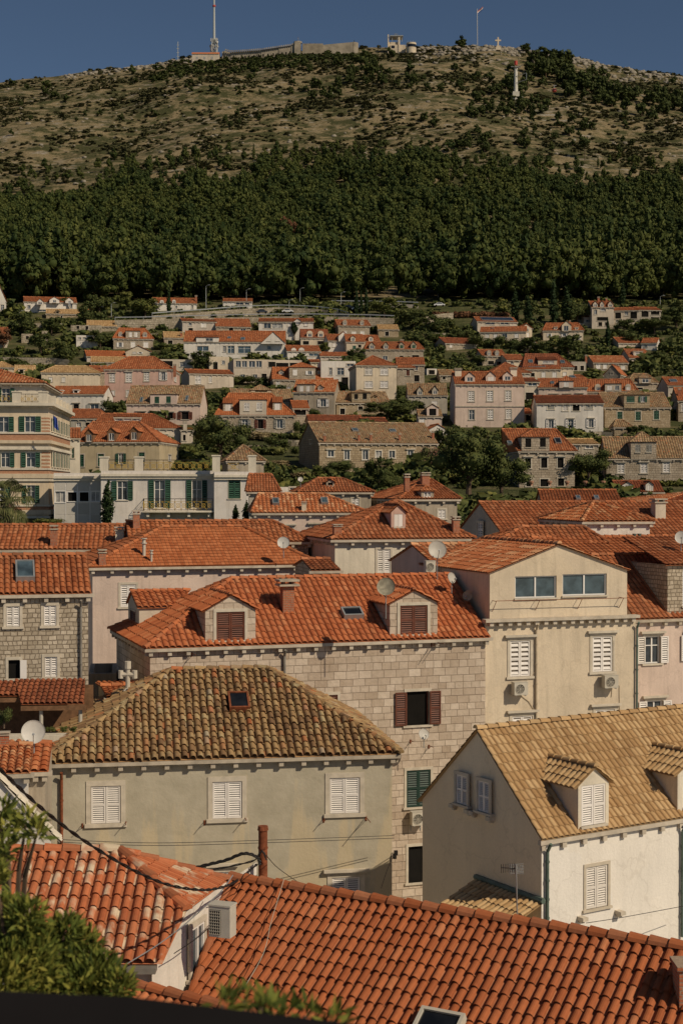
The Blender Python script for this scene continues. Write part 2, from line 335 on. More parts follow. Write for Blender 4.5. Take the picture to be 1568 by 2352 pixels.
# ---------------------------------------------------------------- roof tiles as geometry
PROF = [(0,0),(.05,.5),(.18,.88),(.35,1),(.52,.88),(.65,.5),(.70,0),(.78,-.26),(.85,-.32),(.92,-.26)]
PROFL = [(0,0),(.1,.75),(.34,1),(.58,.75),(.70,0),(.85,-.3)]
def tile_mesh(bm, poly, pitch=.23, row=.36, amp=.045, lip=.032, near=False, jit=0., stag=.07, seed=0, slab=True, flat=False):
    """cover a planar convex polygon (3d points) with overlapping tiles"""
    P = [Vector(p) for p in poly]
    n = Vector((0,0,0))
    for i in range(len(P)): n += (P[i]-P[0]).cross(P[(i+1) % len(P)]-P[0])
    n.normalize()
    if n.z < 0: n = -n
    e = Vector((0,0,1)).cross(n).normalized(); s = n.cross(e)
    o = P[0]; q = [((p-o).dot(e), (p-o).dot(s)) for p in P]
    u0 = min(a for a, b in q); u1 = max(a for a, b in q); v0 = min(b for a, b in q); v1 = max(b for a, b in q)
    nc = max(1, int(round((u1-u0)/pitch))); nr = max(1, int(round((v1-v0)/row)))
    pc = (u1-u0)/nc; pr = (v1-v0)/nr
    prof = PROF if near else PROFL
    if flat: prof = [(0,0),(.08,.6),(.3,.35),(.55,.6),(.8,.5),(.92,.1)]
    k = len(prof); rs = np.random.RandomState(seed+7)
    tu = np.array([j+t for j in range(nc) for t, h in prof]+[nc]); hu = np.array([h for j in range(nc) for t, h in prof]+[0.])*amp
    colid = np.minimum(tu.astype(int), nc-1)
    rv = []; 
    for i in range(nr): rv += [(i, i, 1.), (i+1+(.13 if i < nr-1 else 0), i, 0.)]
    rv = np.array(rv)
    jt = rs.uniform(-1, 1, (nr, nc))*jit; ju = rs.uniform(-1, 1, (nr, nc))*jit*.6
    wob = np.cumsum(rs.normal(0, 1, (nr, 1)), 0)*0
    ri = rv[:,1].astype(int)
    U = tu[None,:]*pc + (ju[ri][:,colid]*(hu>0)[None,:])
    V = (rv[:,0]*pr)[:,None] + np.zeros_like(U) + (rs.uniform(-1,1,(nr,nc))*jit*.8)[ri][:,colid]*(rv[:,2]>.5)[:,None]
    V = V+(rs.uniform(-1, 1, nc)*stag*pr)[colid][None,:]*((rv[:,0] > .5) & (rv[:,0] < nr-.5))[:,None]
    Hh = hu[None,:]*(1-.12*(1-rv[:,2]))[:,None] + (rv[:,2]*lip)[:,None] + jt[ri][:,colid]*.5
    e_ = np.array(e); s_ = np.array(s); n_ = np.array(n); o_ = np.array(o)+e_*u0+s_*v0
    X = o_ + U[...,None]*e_ + V[...,None]*s_ + Hh[...,None]*n_
    R_, C_ = U.shape; idx = np.arange(R_*C_).reshape(R_, C_)
    f = np.stack([idx[:-1,:-1], idx[:-1,1:], idx[1:,1:], idx[1:,:-1]], -1).reshape(-1, 4)
    me = npmesh('tmp', X.reshape(-1, 3), f, [])
    uvl = me.uv_layers.new(name='UVMap')
    fc = np.broadcast_to(colid[None,:-1], (R_-1, C_-1)); fr = np.broadcast_to(ri[:-1,None], (R_-1, C_-1)).copy()
    fr[1::2] = ri[2::2][:,None] if R_ > 2 else fr[1::2]
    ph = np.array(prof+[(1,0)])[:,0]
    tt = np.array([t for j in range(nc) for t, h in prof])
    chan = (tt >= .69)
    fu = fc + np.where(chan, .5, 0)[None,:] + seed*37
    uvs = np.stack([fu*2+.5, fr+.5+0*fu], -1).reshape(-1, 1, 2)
    uvl.data.foreach_set('uv', np.repeat(uvs, 4, 1).astype(np.float32).ravel())
    b2 = bmesh.new(); b2.from_mesh(me); bpy.data.meshes.remove(me)
    c = sum((Vector(p) for p in P), Vector())/len(P)
    L = len(P)
    for i in range(L):
        a, b = q[i], q[(i+1) % L]
        if abs(a[0]-b[0]) < 1e-3 and (abs(a[0]-u0) < 1e-3 or abs(a[0]-u1) < 1e-3): continue
        if abs(a[1]-b[1]) < 1e-3 and (abs(a[1]-v0) < 1e-3 or abs(a[1]-v1) < 1e-3): continue
        d = (P[(i+1) % L]-P[i]).normalized(); no = d.cross(n)
        if (c-P[i]).dot(no) > 0: no = -no
        bmesh.ops.bisect_plane(b2, geom=b2.verts[:]+b2.edges[:]+b2.faces[:], plane_co=P[i], plane_no=no, clear_outer=True)
    if slab:
        lo = [b2.verts.new(p-n*.03) for p in P]
        try: b2.faces.new(lo)
        except Exception: pass
    t2 = bpy.data.meshes.new('t2'); b2.to_mesh(t2); b2.free(); bm.from_mesh(t2); bpy.data.meshes.remove(t2)
def caps(bm, p0, p1, r=.12, step=.42, seed=0, nrm=Vector((0,0,1))):
    p0 = Vector(p0); p1 = Vector(p1); L = (p1-p0).length; n = max(1, int(round(L/step))); d = (p1-p0)/n
    mb = MB()
    for i in range(n):
        a = p0+d*i-d*.06; b = p0+d*(i+1)
        mb.cap(a+Vector((0,0,.02)), b-Vector((0,0,.0)), r*1.12, r*.92, nrm, uv=(1000.5+seed*13+i, 3.5))
    me = bpy.data.meshes.new('c'); me.from_pydata(mb.v, [], mb.f); ul = me.uv_layers.new(name='UVMap')
    arr = []
    for f, u in zip(mb.f, mb.uv): arr += list(u)*len(f)
    ul.data.foreach_set('uv', arr); bm.from_mesh(me); bpy.data.meshes.remove(me)
def bm_build(bm, name, mat, parent):
    for f in bm.faces: f.smooth = False
    me = bpy.data.meshes.new(name); bm.to_mesh(me); bm.free(); me.materials.append(MATS[mat]); return link(me, name, parent)
# ---------------------------------------------------------------- houses
SHM = {'s':'shutter_white','g':'shutter_green','r':'shutter_brown','y':'shutter_grey','e':'shutter_dkgreen'}
def shutter_leaf(parent, mapf, ua, ub, za, zb, off, mat, npx):
    mb = MB(); T = lambda q: mapf(q.x, q.z, q.y); w = ub-ua; st = min(.06, w*.16)
    if npx < 14:
        mb.box(ua, ub, off, off+.035, za, zb, T=T); mb.box(ua+st, ub-st, off+.035, off+.04, za+st, zb-st, T=T)
    else:
        mb.box(ua, ua+st, off, off+.045, za, zb, T=T); mb.box(ub-st, ub, off, off+.045, za, zb, T=T)
        for z in (za, (za+zb)/2-st*.6, zb-st): mb.box(ua+st, ub-st, off+.002, off+.043, z, z+st*1.2 if z > za and z < zb-st*1.01 else z+st, T=T)
        if off > 0: mb.box(ua+st, ub-st, off+.001, off+.004, za+st, zb-st, T=T, m=1)  # dark sheet behind open slats, standing in for the shade between them
        n = int(max(5, min(16, npx/5.2))); hh = (zb-za-2*st)/n
        for i in range(n):
            z = za+st+i*hh
            p = [T(Vector(q)) for q in ((ua+st, off+.040, z+hh*.12), (ub-st, off+.040, z+hh*.12), (ub-st, off+.012, z+hh*.70), (ua+st, off+.012, z+hh*.70))]
            mb.face(p)
    return mb.build('shutter', [mat, 'dark'], parent)
def make_window(parent, mapf, u0, u1, z0, z1, kind, npx=20, sur=.11, hood=False, sill=True, surmat='surround', rev=.14, part='window'):
    """stone surround with reveal, then closed louvres, or glass with or without open louvres. kind: s g r y closed; w v o open shutters; d glass; k black opening; c curtain"""
    T = lambda q: mapf(q.x, q.z, q.y); mb = MB()
    if sur > 0:
        mb.box(u0-sur, u0, -.03, .03, z0, z1, T=T); mb.box(u1, u1+sur, -.03, .03, z0, z1, T=T)
        mb.box(u0-sur, u1+sur, -.03, .033, z1, z1+sur*1.1, T=T)
    mb.box(u0-sur-.05, u1+sur+.05, -rev, .08, z0-max(.07, sur*.8), z0, T=T)
    if hood: mb.box(u0-sur-.14, u1+sur+.14, -.02, .17, z1+sur*1.1+.02, z1+sur*1.1+.12, T=T); mb.box(u0-sur-.07, u1+sur+.07, -.02, .10, z1+sur*1.1-.05, z1+sur*1.1+.02, T=T)
    W = mb.build(part, surmat, parent)
    um = (u0+u1)/2
    if kind in SHM:
        for a, b in ((u0+.01, um-.006), (um+.006, u1-.01)): shutter_leaf(W, mapf, a, b, z0+.01, z1-.01, -.05, SHM[kind], npx)
        mb = MB(); mb.box(u0, u1, -rev, -rev+.02, z0, z1, T=T); mb.build('pane', 'dark', W); return W
    if kind in 'wvoq':
        c = {'w':'shutter_white','v':'shutter_green','o':'shutter_brown','q':'shutter_grey'}[kind]; hw = (u1-u0)/2
        for a, b in ((u0-hw-.02, u0-.02), (u1+.02, u1+hw+.02)): shutter_leaf(W, mapf, a, b, z0+.01, z1-.01, .05, c, npx)
    pm = {'k':'dark','o':'dark','c':'curtain','b':'glass_blue'}.get(kind, 'glass')
    mb = MB(); mb.box(u0, u1, -rev, -rev+.02, z0, z1, T=T); mb.build('pane', pm, W)
    if kind not in 'k':
        mb = MB(); t = .055; o = -rev+.02
        if kind != 'o':
            for a, b, c, d in ((u0, u0+t, z0, z1), (u1-t, u1, z0, z1), (u0+t, u1-t, z0, z0+t), (u0+t, u1-t, z1-t, z1), (um-t*.6, um+t*.6, z0+t, z1-t)): mb.box(a, b, o, o+.05, c, d, T=T)
            if z1-z0 > 1.2:
                zz = z0+(z1-z0)*.66
                for a, b in ((u0+t, um-t*.6), (um+t*.6, u1-t)): mb.box(a, b, o, o+.045, zz-.02, zz+.02, T=T)
        else:
            mb.box(u0, u0+t, o, o+.05, z0, z1, T=T); mb.box(u1-t, u1, o, o+.05, z0, z1, T=T)
        mb.build('window_frame', 'frame_white' if kind != 'o' else 'shutter_brown', W)
    return W
def cells(mb, ulo, uhi, zlo, zhi, holes, mapf, rev=.14, m=0):
    us = sorted(set([ulo, uhi]+[v for h in holes for v in h[:2] if ulo < v < uhi])); zs = sorted(set([zlo, zhi]+[v for h in holes for v in h[2:4] if zlo < v < zhi]))
    for i in range(len(us)-1):
        for j in range(len(zs)-1):
            cu = (us[i]+us[i+1])/2; cz = (zs[j]+zs[j+1])/2
            if any(h[0] < cu < h[1] and h[2] < cz < h[3] for h in holes): continue
            mb.face([mapf(us[i], zs[j], 0), mapf(us[i+1], zs[j], 0), mapf(us[i+1], zs[j+1], 0), mapf(us[i], zs[j+1], 0)], m)
    for a, b, c, d in [h[:4] for h in holes]:
        for p, q in (((a,c),(b,c)), ((b,c),(b,d)), ((b,d),(a,d)), ((a,d),(a,c))):
            mb.face([mapf(p[0], p[1], 0), mapf(q[0], q[1], 0), mapf(q[0], q[1], -rev), mapf(p[0], p[1], -rev)], m)
class Frame:
    def __init__(s, O, ex, ey): s.O = Vector(O); s.ex = Vector(ex); s.ey = Vector(ey)
    def L(s, x, y, z): p = s.O+s.ex*x+s.ey*y; return Vector((p.x, p.y, z))
class House:
    def __init__(s, R, label, x0, x1, ye, Y=None, yb=None, a=4, D=None, roof=('g', 0), wall='st_cream', tile='tile_orange', pitch=26, wins='', name='house',
                 cat='house', group='houses on the hillside', over=.25, corn=True, wall_top=None, extra_down=0, near=False, dorm=(), chim=(), sky=(), surmat='surround', wmats={},
                 hood=False, tk={}, sides='', cmat='cornice', sur=.11, base=None):
        s.R = R; s.near = near; s.roofspec = roof; s.tile = tile; s.wallmat = wall; s.over = over; s.surmat = surmat; s.sur = sur
        px0, py0 = cv(R, x0, ye); px1 = cv(R, x1, ye)[0]
        if Y is None: Y = gpix((px0+px1)/2, cv(R, 0, yb)[1]).y
        s.Y = Y; s.a = math.radians(a); A = at(px0, py0, Y); s.A = A; c, sn = math.cos(s.a), math.sin(s.a)
        k0 = A.dot(FWD); kd = Vector((c, sn, 0)).dot(FWD)
        s.W = ((px1-CXP)*k0-FL*A.x)/(FL*c-(px1-CXP)*kd)
        mid = A+Vector((c, sn, 0))*s.W/2
        zb = base if base is not None else min(ground(A.x, A.y), ground(mid.x, mid.y+2))-1.5-extra_down
        s.base = zb; s.ez = A.z-zb
        s.root = empty(name, (A.x, A.y, zb), s.a, label, cat, group)
        s.M = Matrix.Translation((A.x, A.y, zb)) @ Matrix.Rotation(s.a, 4, 'Z'); s.inv = s.M.inverted()
        s.ff = Frame((0,0,0), (1,0,0), (0,1,0)); s.fronts = []
        kind = roof[0]; tp = math.tan(math.radians(pitch)); o = over
        if kind != 'flat':
            if isinstance(roof[1], tuple): xm, yr = cv(R, *roof[1]); roof = (roof[0], roof[1][1])+tuple(roof[2:])
            else: yr = cv(R, 0, roof[1])[1]; xm = (px0+px1)/2
            C, d = s.lray(xm, yr)
            if kind in 'f': s.D = D or 9.; t = (0-C.y)/d.y; s.rz = (C+d*t).z
            else:
                if D is None:   # ridge on the ray, slope tp:  C.z+t d.z = ez + tp (C.y+t d.y + o)
                    t = (s.ez+tp*(C.y+o)-C.z)/(d.z-tp*d.y); p = C+d*t; s.ry = p.y; s.rz = p.z; s.D = s.ry*2 if kind != 's' else s.ry
                else:
                    s.D = D; s.ry = D/2 if kind != 's' else D; t = (s.ry-C.y)/d.y; s.rz = (C+d*t).z
        else: s.D = D or 8.; s.ry = s.D/2; s.rz = s.ez
        W, D = s.W, s.D
        s.fl = Frame((0,D,0), (0,-1,0), (1,0,0)); s.fr = Frame((W,0,0), (0,1,0), (-1,0,0))
        # roof polygons
        ez, rz = s.ez, s.rz; s.polys = []; s.capl = []
        if kind == 'g':
            g = .12
            s.polys = [[(-g,-o,ez),(W+g,-o,ez),(W+g,s.ry,rz),(-g,s.ry,rz)], [(W+g,D+o,ez),(-g,D+o,ez),(-g,s.ry,rz),(W+g,s.ry,rz)]]
            s.capl = [((-g,s.ry,rz),(W+g,s.ry,rz))]
        elif kind == 'h':
            xl = s.fpx(roof[2], roof[1], s.ff, s.ry)[0] if roof[2] is not None else -.12
            xr = s.fpx(roof[3], roof[1], s.ff, s.ry)[0] if roof[3] is not None else W+.12
            l = -o if roof[2] is not None else -.12; r = W+o if roof[3] is not None else W+.12
            s.xl, s.xr = xl, xr
            a1 = [(l,-o,ez),(r,-o,ez),(xr,s.ry,rz),(xl,s.ry,rz)]; b1 = [(r,D+o,ez),(l,D+o,ez),(xl,s.ry,rz),(xr,s.ry,rz)]
            if abs(xr-xl) < .3: xr = xl = (xl+xr)/2; a1 = [(l,-o,ez),(r,-o,ez),(xl,s.ry,rz)]; b1 = [(r,D+o,ez),(l,D+o,ez),(xl,s.ry,rz)]
            s.polys = [a1, b1]; s.capl = [((xl,s.ry,rz),(xr,s.ry,rz))] if xr-xl > .3 else []
            if roof[2] is not None: s.polys.append([(l,D+o,ez),(l,-o,ez),(xl,s.ry,rz)]); s.capl += [((l,-o,ez),(xl,s.ry,rz)), ((l,D+o,ez),(xl,s.ry,rz))]
            if roof[3] is not None: s.polys.append([(r,-o,ez),(r,D+o,ez),(xr,s.ry,rz)]); s.capl += [((r,-o,ez),(xr,s.ry,rz)), ((r,D+o,ez),(xr,s.ry,rz))]
        elif kind == 'f':
            m_ = W/2
            if len(roof) > 2: m_ = s.fpx(roof[2], roof[1], s.ff, 0)[0]
            s.polys = [[(-o,D,ez),(-o,-.12,ez),(m_,-.12,rz),(m_,D,rz)], [(W+o,-.12,ez),(W+o,D,ez),(m_,D,rz),(m_,-.12,rz)]]
            s.capl = [((m_,-.12,rz),(m_,D,rz))]; s.mid = m_; s.ry = 0
        elif kind == 's':
            s.polys = [[(-.1,-o,ez),(W+.1,-o,ez),(W+.1,D,rz),(-.1,D,rz)]]
        s.tk = dict(near=near, pitch=.23 if Y < 130 else (.27 if Y < 230 else .34), row=.36 if Y < 230 else .45); s.tk.update(tk)
        # walls
        s.wfront = []; s.holes = {'f':[], 'l':[], 'r':[]}; s.wl = []
        for side, sp in (('f', wins),)+tuple((q[0], q[1:]) for q in sides.split('|') if q): s.parse(side, sp, hood)
        mb = MB(); ft = {'f':(s.ff, W), 'l':(s.fl, D), 'r':(s.fr, D)}
        wt = ez-.02 if kind != 'flat' else ez
        for k, (fr, L) in ft.items(): cells(mb, 0, L, 0, wt, s.holes[k], s.mapf(fr), m=1 if k in wmats else 0)
        mb.face([(0,D,0),(0,D,wt),(W,D,wt),(W,D,0)])
        sl = (rz-ez)/(s.ry+o) if kind != 'f' and s.ry+o > 0 else 0
        if kind in 'gh' :
            zt = ez+sl*o-.05
            for X, hip in ((0, kind == 'h' and roof[2] is not None), (W, kind == 'h' and roof[3] is not None)):
                if not hip: mb.face([(X,0,wt),(X,D,wt),(X,D,zt),(X,s.ry,rz-.06),(X,0,zt)], 1 if wmats else 0)
        elif kind == 'f':
            mb.face([(0,0,wt),(W,0,wt),(W,0,ez+.05),(s.mid,0,rz-.06),(0,0,ez+.05)])
        elif kind == 's':
            mb.face([(0,0,wt),(0,D,wt),(0,D,rz-.05)]); mb.face([(W,0,wt),(W,D,wt),(W,D,rz-.05)]); mb.face([(0,D,wt),(W,D,wt),(W,D,rz-.05),(0,D,rz-.05)])
        elif kind == 'flat':
            mb.face([(0.2,0.2,ez-.4),(W-.2,.2,ez-.4),(W-.2,D-.2,ez-.4),(.2,D-.2,ez-.4)])
            for q in ((0,W,0,.2),(0,W,D-.2,D),(0,.2,.2,D-.2),(W-.2,W,.2,D-.2)): mb.face([(q[0],q[2],ez),(q[1],q[2],ez),(q[1],q[3],ez),(q[0],q[3],ez)])
            for a_, b_ in (((.2,.2),(W-.2,.2)),((W-.2,.2),(W-.2,D-.2)),((W-.2,D-.2),(.2,D-.2)),((.2,D-.2),(.2,.2))): mb.face([(a_[0],a_[1],ez-.4),(b_[0],b_[1],ez-.4),(b_[0],b_[1],ez),(a_[0],a_[1],ez)])
        s.wallobj = mb.build('wall', [wall]+list(wmats.values())[:1], s.root)
        for side, kk, u0, u1, z0, z1, npx, hd, pr in s.wl:
            mf_ = s.mapf(ft[side][0])
            make_window(s.root, (lambda u, z, off, mf_=mf_, pr=pr: mf_(u, z, off+pr)) if pr else mf_, u0, u1, z0, z1, kk, npx, s.sur, hd, surmat=surmat)
        if corn and kind != 'flat':
            mb = MB(); zc = ez-.04; fn = [(s.ff, W)]
            if kind == 'h': 
                if roof[2] is not None: fn.append((s.fl, D))
                if roof[3] is not None: fn.append((s.fr, D))
            if kind == 'f': fn = [(s.fl, D), (s.fr, D)]
            for fr, L in fn:
                T = lambda q, fr=fr: fr.L(q.x, -q.y, q.z); dz = 0 if fr is s.ff else -.004
                mb.box(-o*.9 if fr is s.ff else -o*.85, L+(o*.9 if fr is s.ff else o*.85), .003, o*.92+dz, zc-.13+dz, zc+dz, T=T)
                n = max(2, int(L/(.75 if near else .9)))
                for i in range(n+1):
                    u = L*i/n; mb.box(u-.08, u+.08, .004, o*.72, zc-.30, zc-.131, T=T)
            mb.build('cornice', cmat, s.root)
        if s.polys:
            bm = bmesh.new()
            for i, pl in enumerate(s.polys):
                tile_mesh(bm, pl, seed=i+int(abs(A.x*7+A.y*3)), **s.tk)
            for i, (p, q) in enumerate(s.capl): caps(bm, p, q, .11 if Y < 130 else .13, seed=i)
            s.roofobj = bm_build(bm, 'roof', tile, s.root)
        for d in dorm: s.dormer(*d[:5], **(d[5] if len(d) > 5 else {}))
        for d in chim: s.chimney(*d)
        for d in sky: s.skylight(*d)
    def mapf(s, fr): return lambda u, z, off: fr.L(u, -off, z)
    def lray(s, px, py):
        d = ray(px, py); return s.inv @ Vector((0,0,0)), s.inv.to_3x3() @ d
    def fpx(s, x, y, fr, yd=0.):
        C, d = s.lray(*cv(s.R, x, y)); rel = C-fr.O; cy = rel.dot(fr.ey); dy = d.dot(fr.ey); t = (yd-cy)/dy; p = rel+d*t
        return p.dot(fr.ex), (C+d*t).z
    def slope(s, fr):
        if fr is s.ff: return (s.rz-s.ez)/(s.ry+s.over)
        if s.roofspec[0] == 'f': return (s.rz-s.ez)/((s.mid if fr is s.fl else s.W-s.mid)+s.over)
        return (s.rz-s.ez)/((s.xl if fr is s.fl else s.W-s.xr)+s.over)
    def rpx(s, x, y, fr=None):
        """roof point under picture position; returns frame x, frame y, z"""
        fr = fr or s.ff; k = s.slope(fr)
        C, d = s.lray(*cv(s.R, x, y)); rel = C-fr.O; cy = rel.dot(fr.ey); dy = d.dot(fr.ey)
        t = (s.ez+k*(cy+s.over)-C.z)/(d.z-k*dy); p = rel+d*t
        return p.dot(fr.ex), p.dot(fr.ey), (C+d*t).z
    def parse(s, side, sp, hood):
        fr = {'f':s.ff, 'l':s.fl, 'r':s.fr}[side]
        for w in sp.split(';'):
            w = w.strip()
            if not w: continue
            hd = hood
            if w[0] == '^': hd = True; w = w[1:]
            kk = w[0]; x0, y0, x1, y1 = [float(q) for q in w[1:].split(',')]
            u0, z1 = s.fpx(x0, y0, fr); u1, z0 = s.fpx(x1, y1, fr)
            if u0 > u1: u0, u1 = u1, u0
            npx = (y1-y0)*RX[s.R][2]; L = s.W if side == 'f' else s.D
            u0 = max(u0, .05); u1 = min(u1, L-.05)
            z1g = z1; gab = side in 'lr' and z1 > s.ez-.1
            if u1-u0 < .15 or z1 > s.ez-.03: z1 = min(z1, s.ez-.1)
            if u1-u0 < .15: continue
            if kk in 'sgy' and gab: s.wl.append((side, kk, u0, u1, z0, z1g, npx, hd, .12)); continue
            s.holes[side].append((u0, u1, z0, z1)); s.wl.append((side, kk, u0, u1, z0, z1, npx, hd, 0))
    def dormer(s, xl, xr, yb, ye, ya, kind='g', wins=None, wk='s', wall=None, tile=None, fr=None, over=.12, back=None, m=.2, top=.1, surmat=None, xa=None, sur=.0, yd=None, hood=False):
        fr = {None:s.ff, 'f':s.ff, 'l':s.fl, 'r':s.fr}[fr]; wall = wall or s.wallmat; tile = tile or s.tile; k = s.slope(fr)
        if yd is None: yd = s.rpx((xl+xr)/2, yb, fr)[1]
        u0 = s.fpx(xl, ye, fr, yd)[0]; u1, ze = s.fpx(xr, ye, fr, yd); um, za = s.fpx(xa if xa is not None else (xl+xr)/2, ya, fr, yd)
        if u0 > u1: u0, u1 = u1, u0
        um = min(max(um, u0+.2), u1-.2)
        if kind != 's': um = (u0+u1)/2 if xa is None else um
        rf = lambda y: s.ez+k*(y+s.over); yz = lambda z: (z-s.ez)/k-s.over
        zb = rf(yd)-.05; o = over; mapf = lambda u, z, off: fr.L(u, yd-off, z)
        hs = []
        if wins is None: wins = '%s' % wk
        specs = []
        for w in wins.split(';'):
            w = w.strip()
            if len(w) == 1: specs.append((w, u0+(u1-u0)*m, u1-(u1-u0)*m, zb+(ze-zb)*.06+.06, zb+(ze-zb)*(1-top), 12))
            elif w:
                a, b, c, d = [float(q) for q in w[1:].split(',')]; ua, zd = s.fpx(a, b, fr, yd); ub, zc = s.fpx(c, d, fr, yd)
                specs.append((w[0], min(ua, ub), max(ua, ub), zc, zd, (d-b)*RX[s.R][2]))
        hs = [(q[1], q[2], q[3], q[4]) for q in specs]
        mb = MB(); cells(mb, u0, u1, zb, ze, hs, mapf, .1)
        ymax = s.ry if fr is s.ff else 99
        yb_ = min(yz(ze)+.1, s.D-.3); yb_ = max(yb_, yd+.1)
        for u in (u0, u1): mb.face([fr.L(u, yd, zb), fr.L(u, yd, ze), fr.L(u, yb_, ze), fr.L(u, yb_, zb+.0)])
        if kind == 'g': mb.face([fr.L(u0, yd, ze), fr.L(u1, yd, ze), fr.L(um, yd, za-.03)])
        if kind == 'a':      # small arched head
            pts = [fr.L(u1+(u0-u1)*(.5-.5*math.cos(math.pi*i/8)), yd-.02, ze+(za-ze)*math.sin(math.pi*i/8)) for i in range(9)]
            mb.face(pts); pb = [p+(fr.ey*(yz(za)-yd)) for p in pts]
            for i in range(8): mb.face([pts[i], pts[i+1], pb[i+1], pb[i]])
        if kind == 'flat': mb.box(u0-.08, u1+.08, -(yb_), -(yd-.1), ze, ze+.1, T=lambda q: fr.L(q.x, -q.y, q.z))
        dm = mb.build('dormer', wall, s.root)
        for q in specs: make_window(dm, mapf, q[1], q[2], q[3], q[4], q[0], q[5], sur, hood, surmat=surmat or s.surmat, rev=.1)
        if kind in 'gh s'.replace(' ', ''):
            bm = bmesh.new(); tk = dict(s.tk); L = fr.L; cp = []
            ylim = 1e9
            if kind == 'g':
                ys = yd-.1; be = max(yz(ze)+.05, ys+.3); br = max(yz(za)+.05, ys+.4)
                for sgn, uu in ((-1, u0-o), (1, u1+o)):
                    tile_mesh(bm, [L(uu, ys, ze-.03), L(um, ys, za), L(um, br, za), L(uu, be, ze-.03)], seed=int(uu*50) % 97+3, **tk)
                cp = [(L(um, ys, za), L(um, br, za))]
            elif kind == 'h':
                ys = yd-o; be = max(yz(ze)+.05, ys+.3); br = max(yz(za)+.05, ys+.4); hx = min((u1-u0)/2+o, (br-ys)*.9)
                tile_mesh(bm, [L(u0-o, ys, ze), L(u1+o, ys, ze), L(um, ys+hx, za)], seed=5, **tk)
                for uu in (u0-o, u1+o): tile_mesh(bm, [L(uu, ys, ze), L(um, ys+hx, za), L(um, br, za), L(uu, be, ze)], seed=int(uu*50) % 97+3, **tk)
                cp = [(L(u0-o, ys, ze), L(um, ys+hx, za)), (L(u1+o, ys, ze), L(um, ys+hx, za)), (L(um, ys+hx, za), L(um, br, za))]
            else:
                ys = yd-o; k2 = k*.45; t = (rf(0)-(ze+k2*.0)+0)
                yy = (ze-k2*ys-s.ez-k*s.over)/(k-k2); yy = min(yy, s.ry-.05) if fr is s.ff and s.ry > ys+.5 else yy; zz = ze+k2*(yy-ys)
                tile_mesh(bm, [L(u0-o, ys, ze), L(u1+o, ys, ze), L(u1+o, yy, zz), L(u0-o, yy, zz)], seed=5, **tk)
            for i, (p, q) in enumerate(cp): caps(bm, p, q, .09, .36, seed=i+3)
            bm_build(bm, 'dormer_roof', tile, dm)
        return dm
    def chimney(s, x, yb, yt, w, mat='brick', kind=0, cw=1.25):
        u, y, z = s.rpx(x, yb); y = min(max(y, -s.over), s.ry if s.ry > 0 else s.D)
        zt = s.fpx(x, yt, s.ff, y)[1]; p = s.M @ Vector((u, y, z)); k = RX[s.R][2]*p.dot(FWD)/FL; h = w*k/2; u, _ = s.fpx(x, yb, s.ff, y)
        mb = MB(); y1 = y+2*h*.9; zb = min(z-.1, s.ez)
        ch = min(.28, (zt-z)*.22)
        mb.box(u-h, u+h, y, y1, zb, zt-ch); c = h*cw
        mb.box(u-c, u+c, y-(c-h), y1+(c-h), zt-ch, zt-ch*.72, m=1)
        for a in (-1, 1): mb.box(u+a*h*.7-h*.16, u+a*h*.7+h*.16, y+.02, y1-.02, zt-ch*.72, zt-ch*.3, m=0)
        mb.box(u-c, u+c, y-(c-h), y1+(c-h), zt-ch*.3, zt, m=1)
        return mb.build('chimney', [mat, 'cornice' if kind == 0 else mat], s.root)
    def skylight(s, x, y, w, h, glass='glass_blue', fm='metal_grey'):
        u0, ya, za = s.rpx(x, y+h); u1, yb, zb = s.rpx(x+w, y); u0b = s.rpx(x, y)[0]
        u1 = max(u1, u0+.3); k = s.slope(s.ff); n = Vector((0, -k, 1)).normalized(); e = Vector((0, 1, k)).normalized()
        o = Vector((u0, ya, za)); ln = math.hypot(yb-ya, zb-za); ln = max(ln, .4); w_ = u1-u0
        T = lambda q: o+Vector((1,0,0))*q.x+e*q.y+n*q.z; t = .07
        mb = MB(); 
        for a, b, c, d in ((0,w_,0,t),(0,w_,ln-t,ln),(0,t,t,ln-t),(w_-t,w_,t,ln-t)): mb.box(a, b, c, d, -.05, .26 if s.near else .2, T=T)
        f = mb.build('skylight', fm, s.root); mb = MB(); mb.box(t, w_-t, t, ln-t, -.05, .225 if s.near else .165, T=T); mb.build('pane', glass, f); return f
HG = 'houses on the hillside'
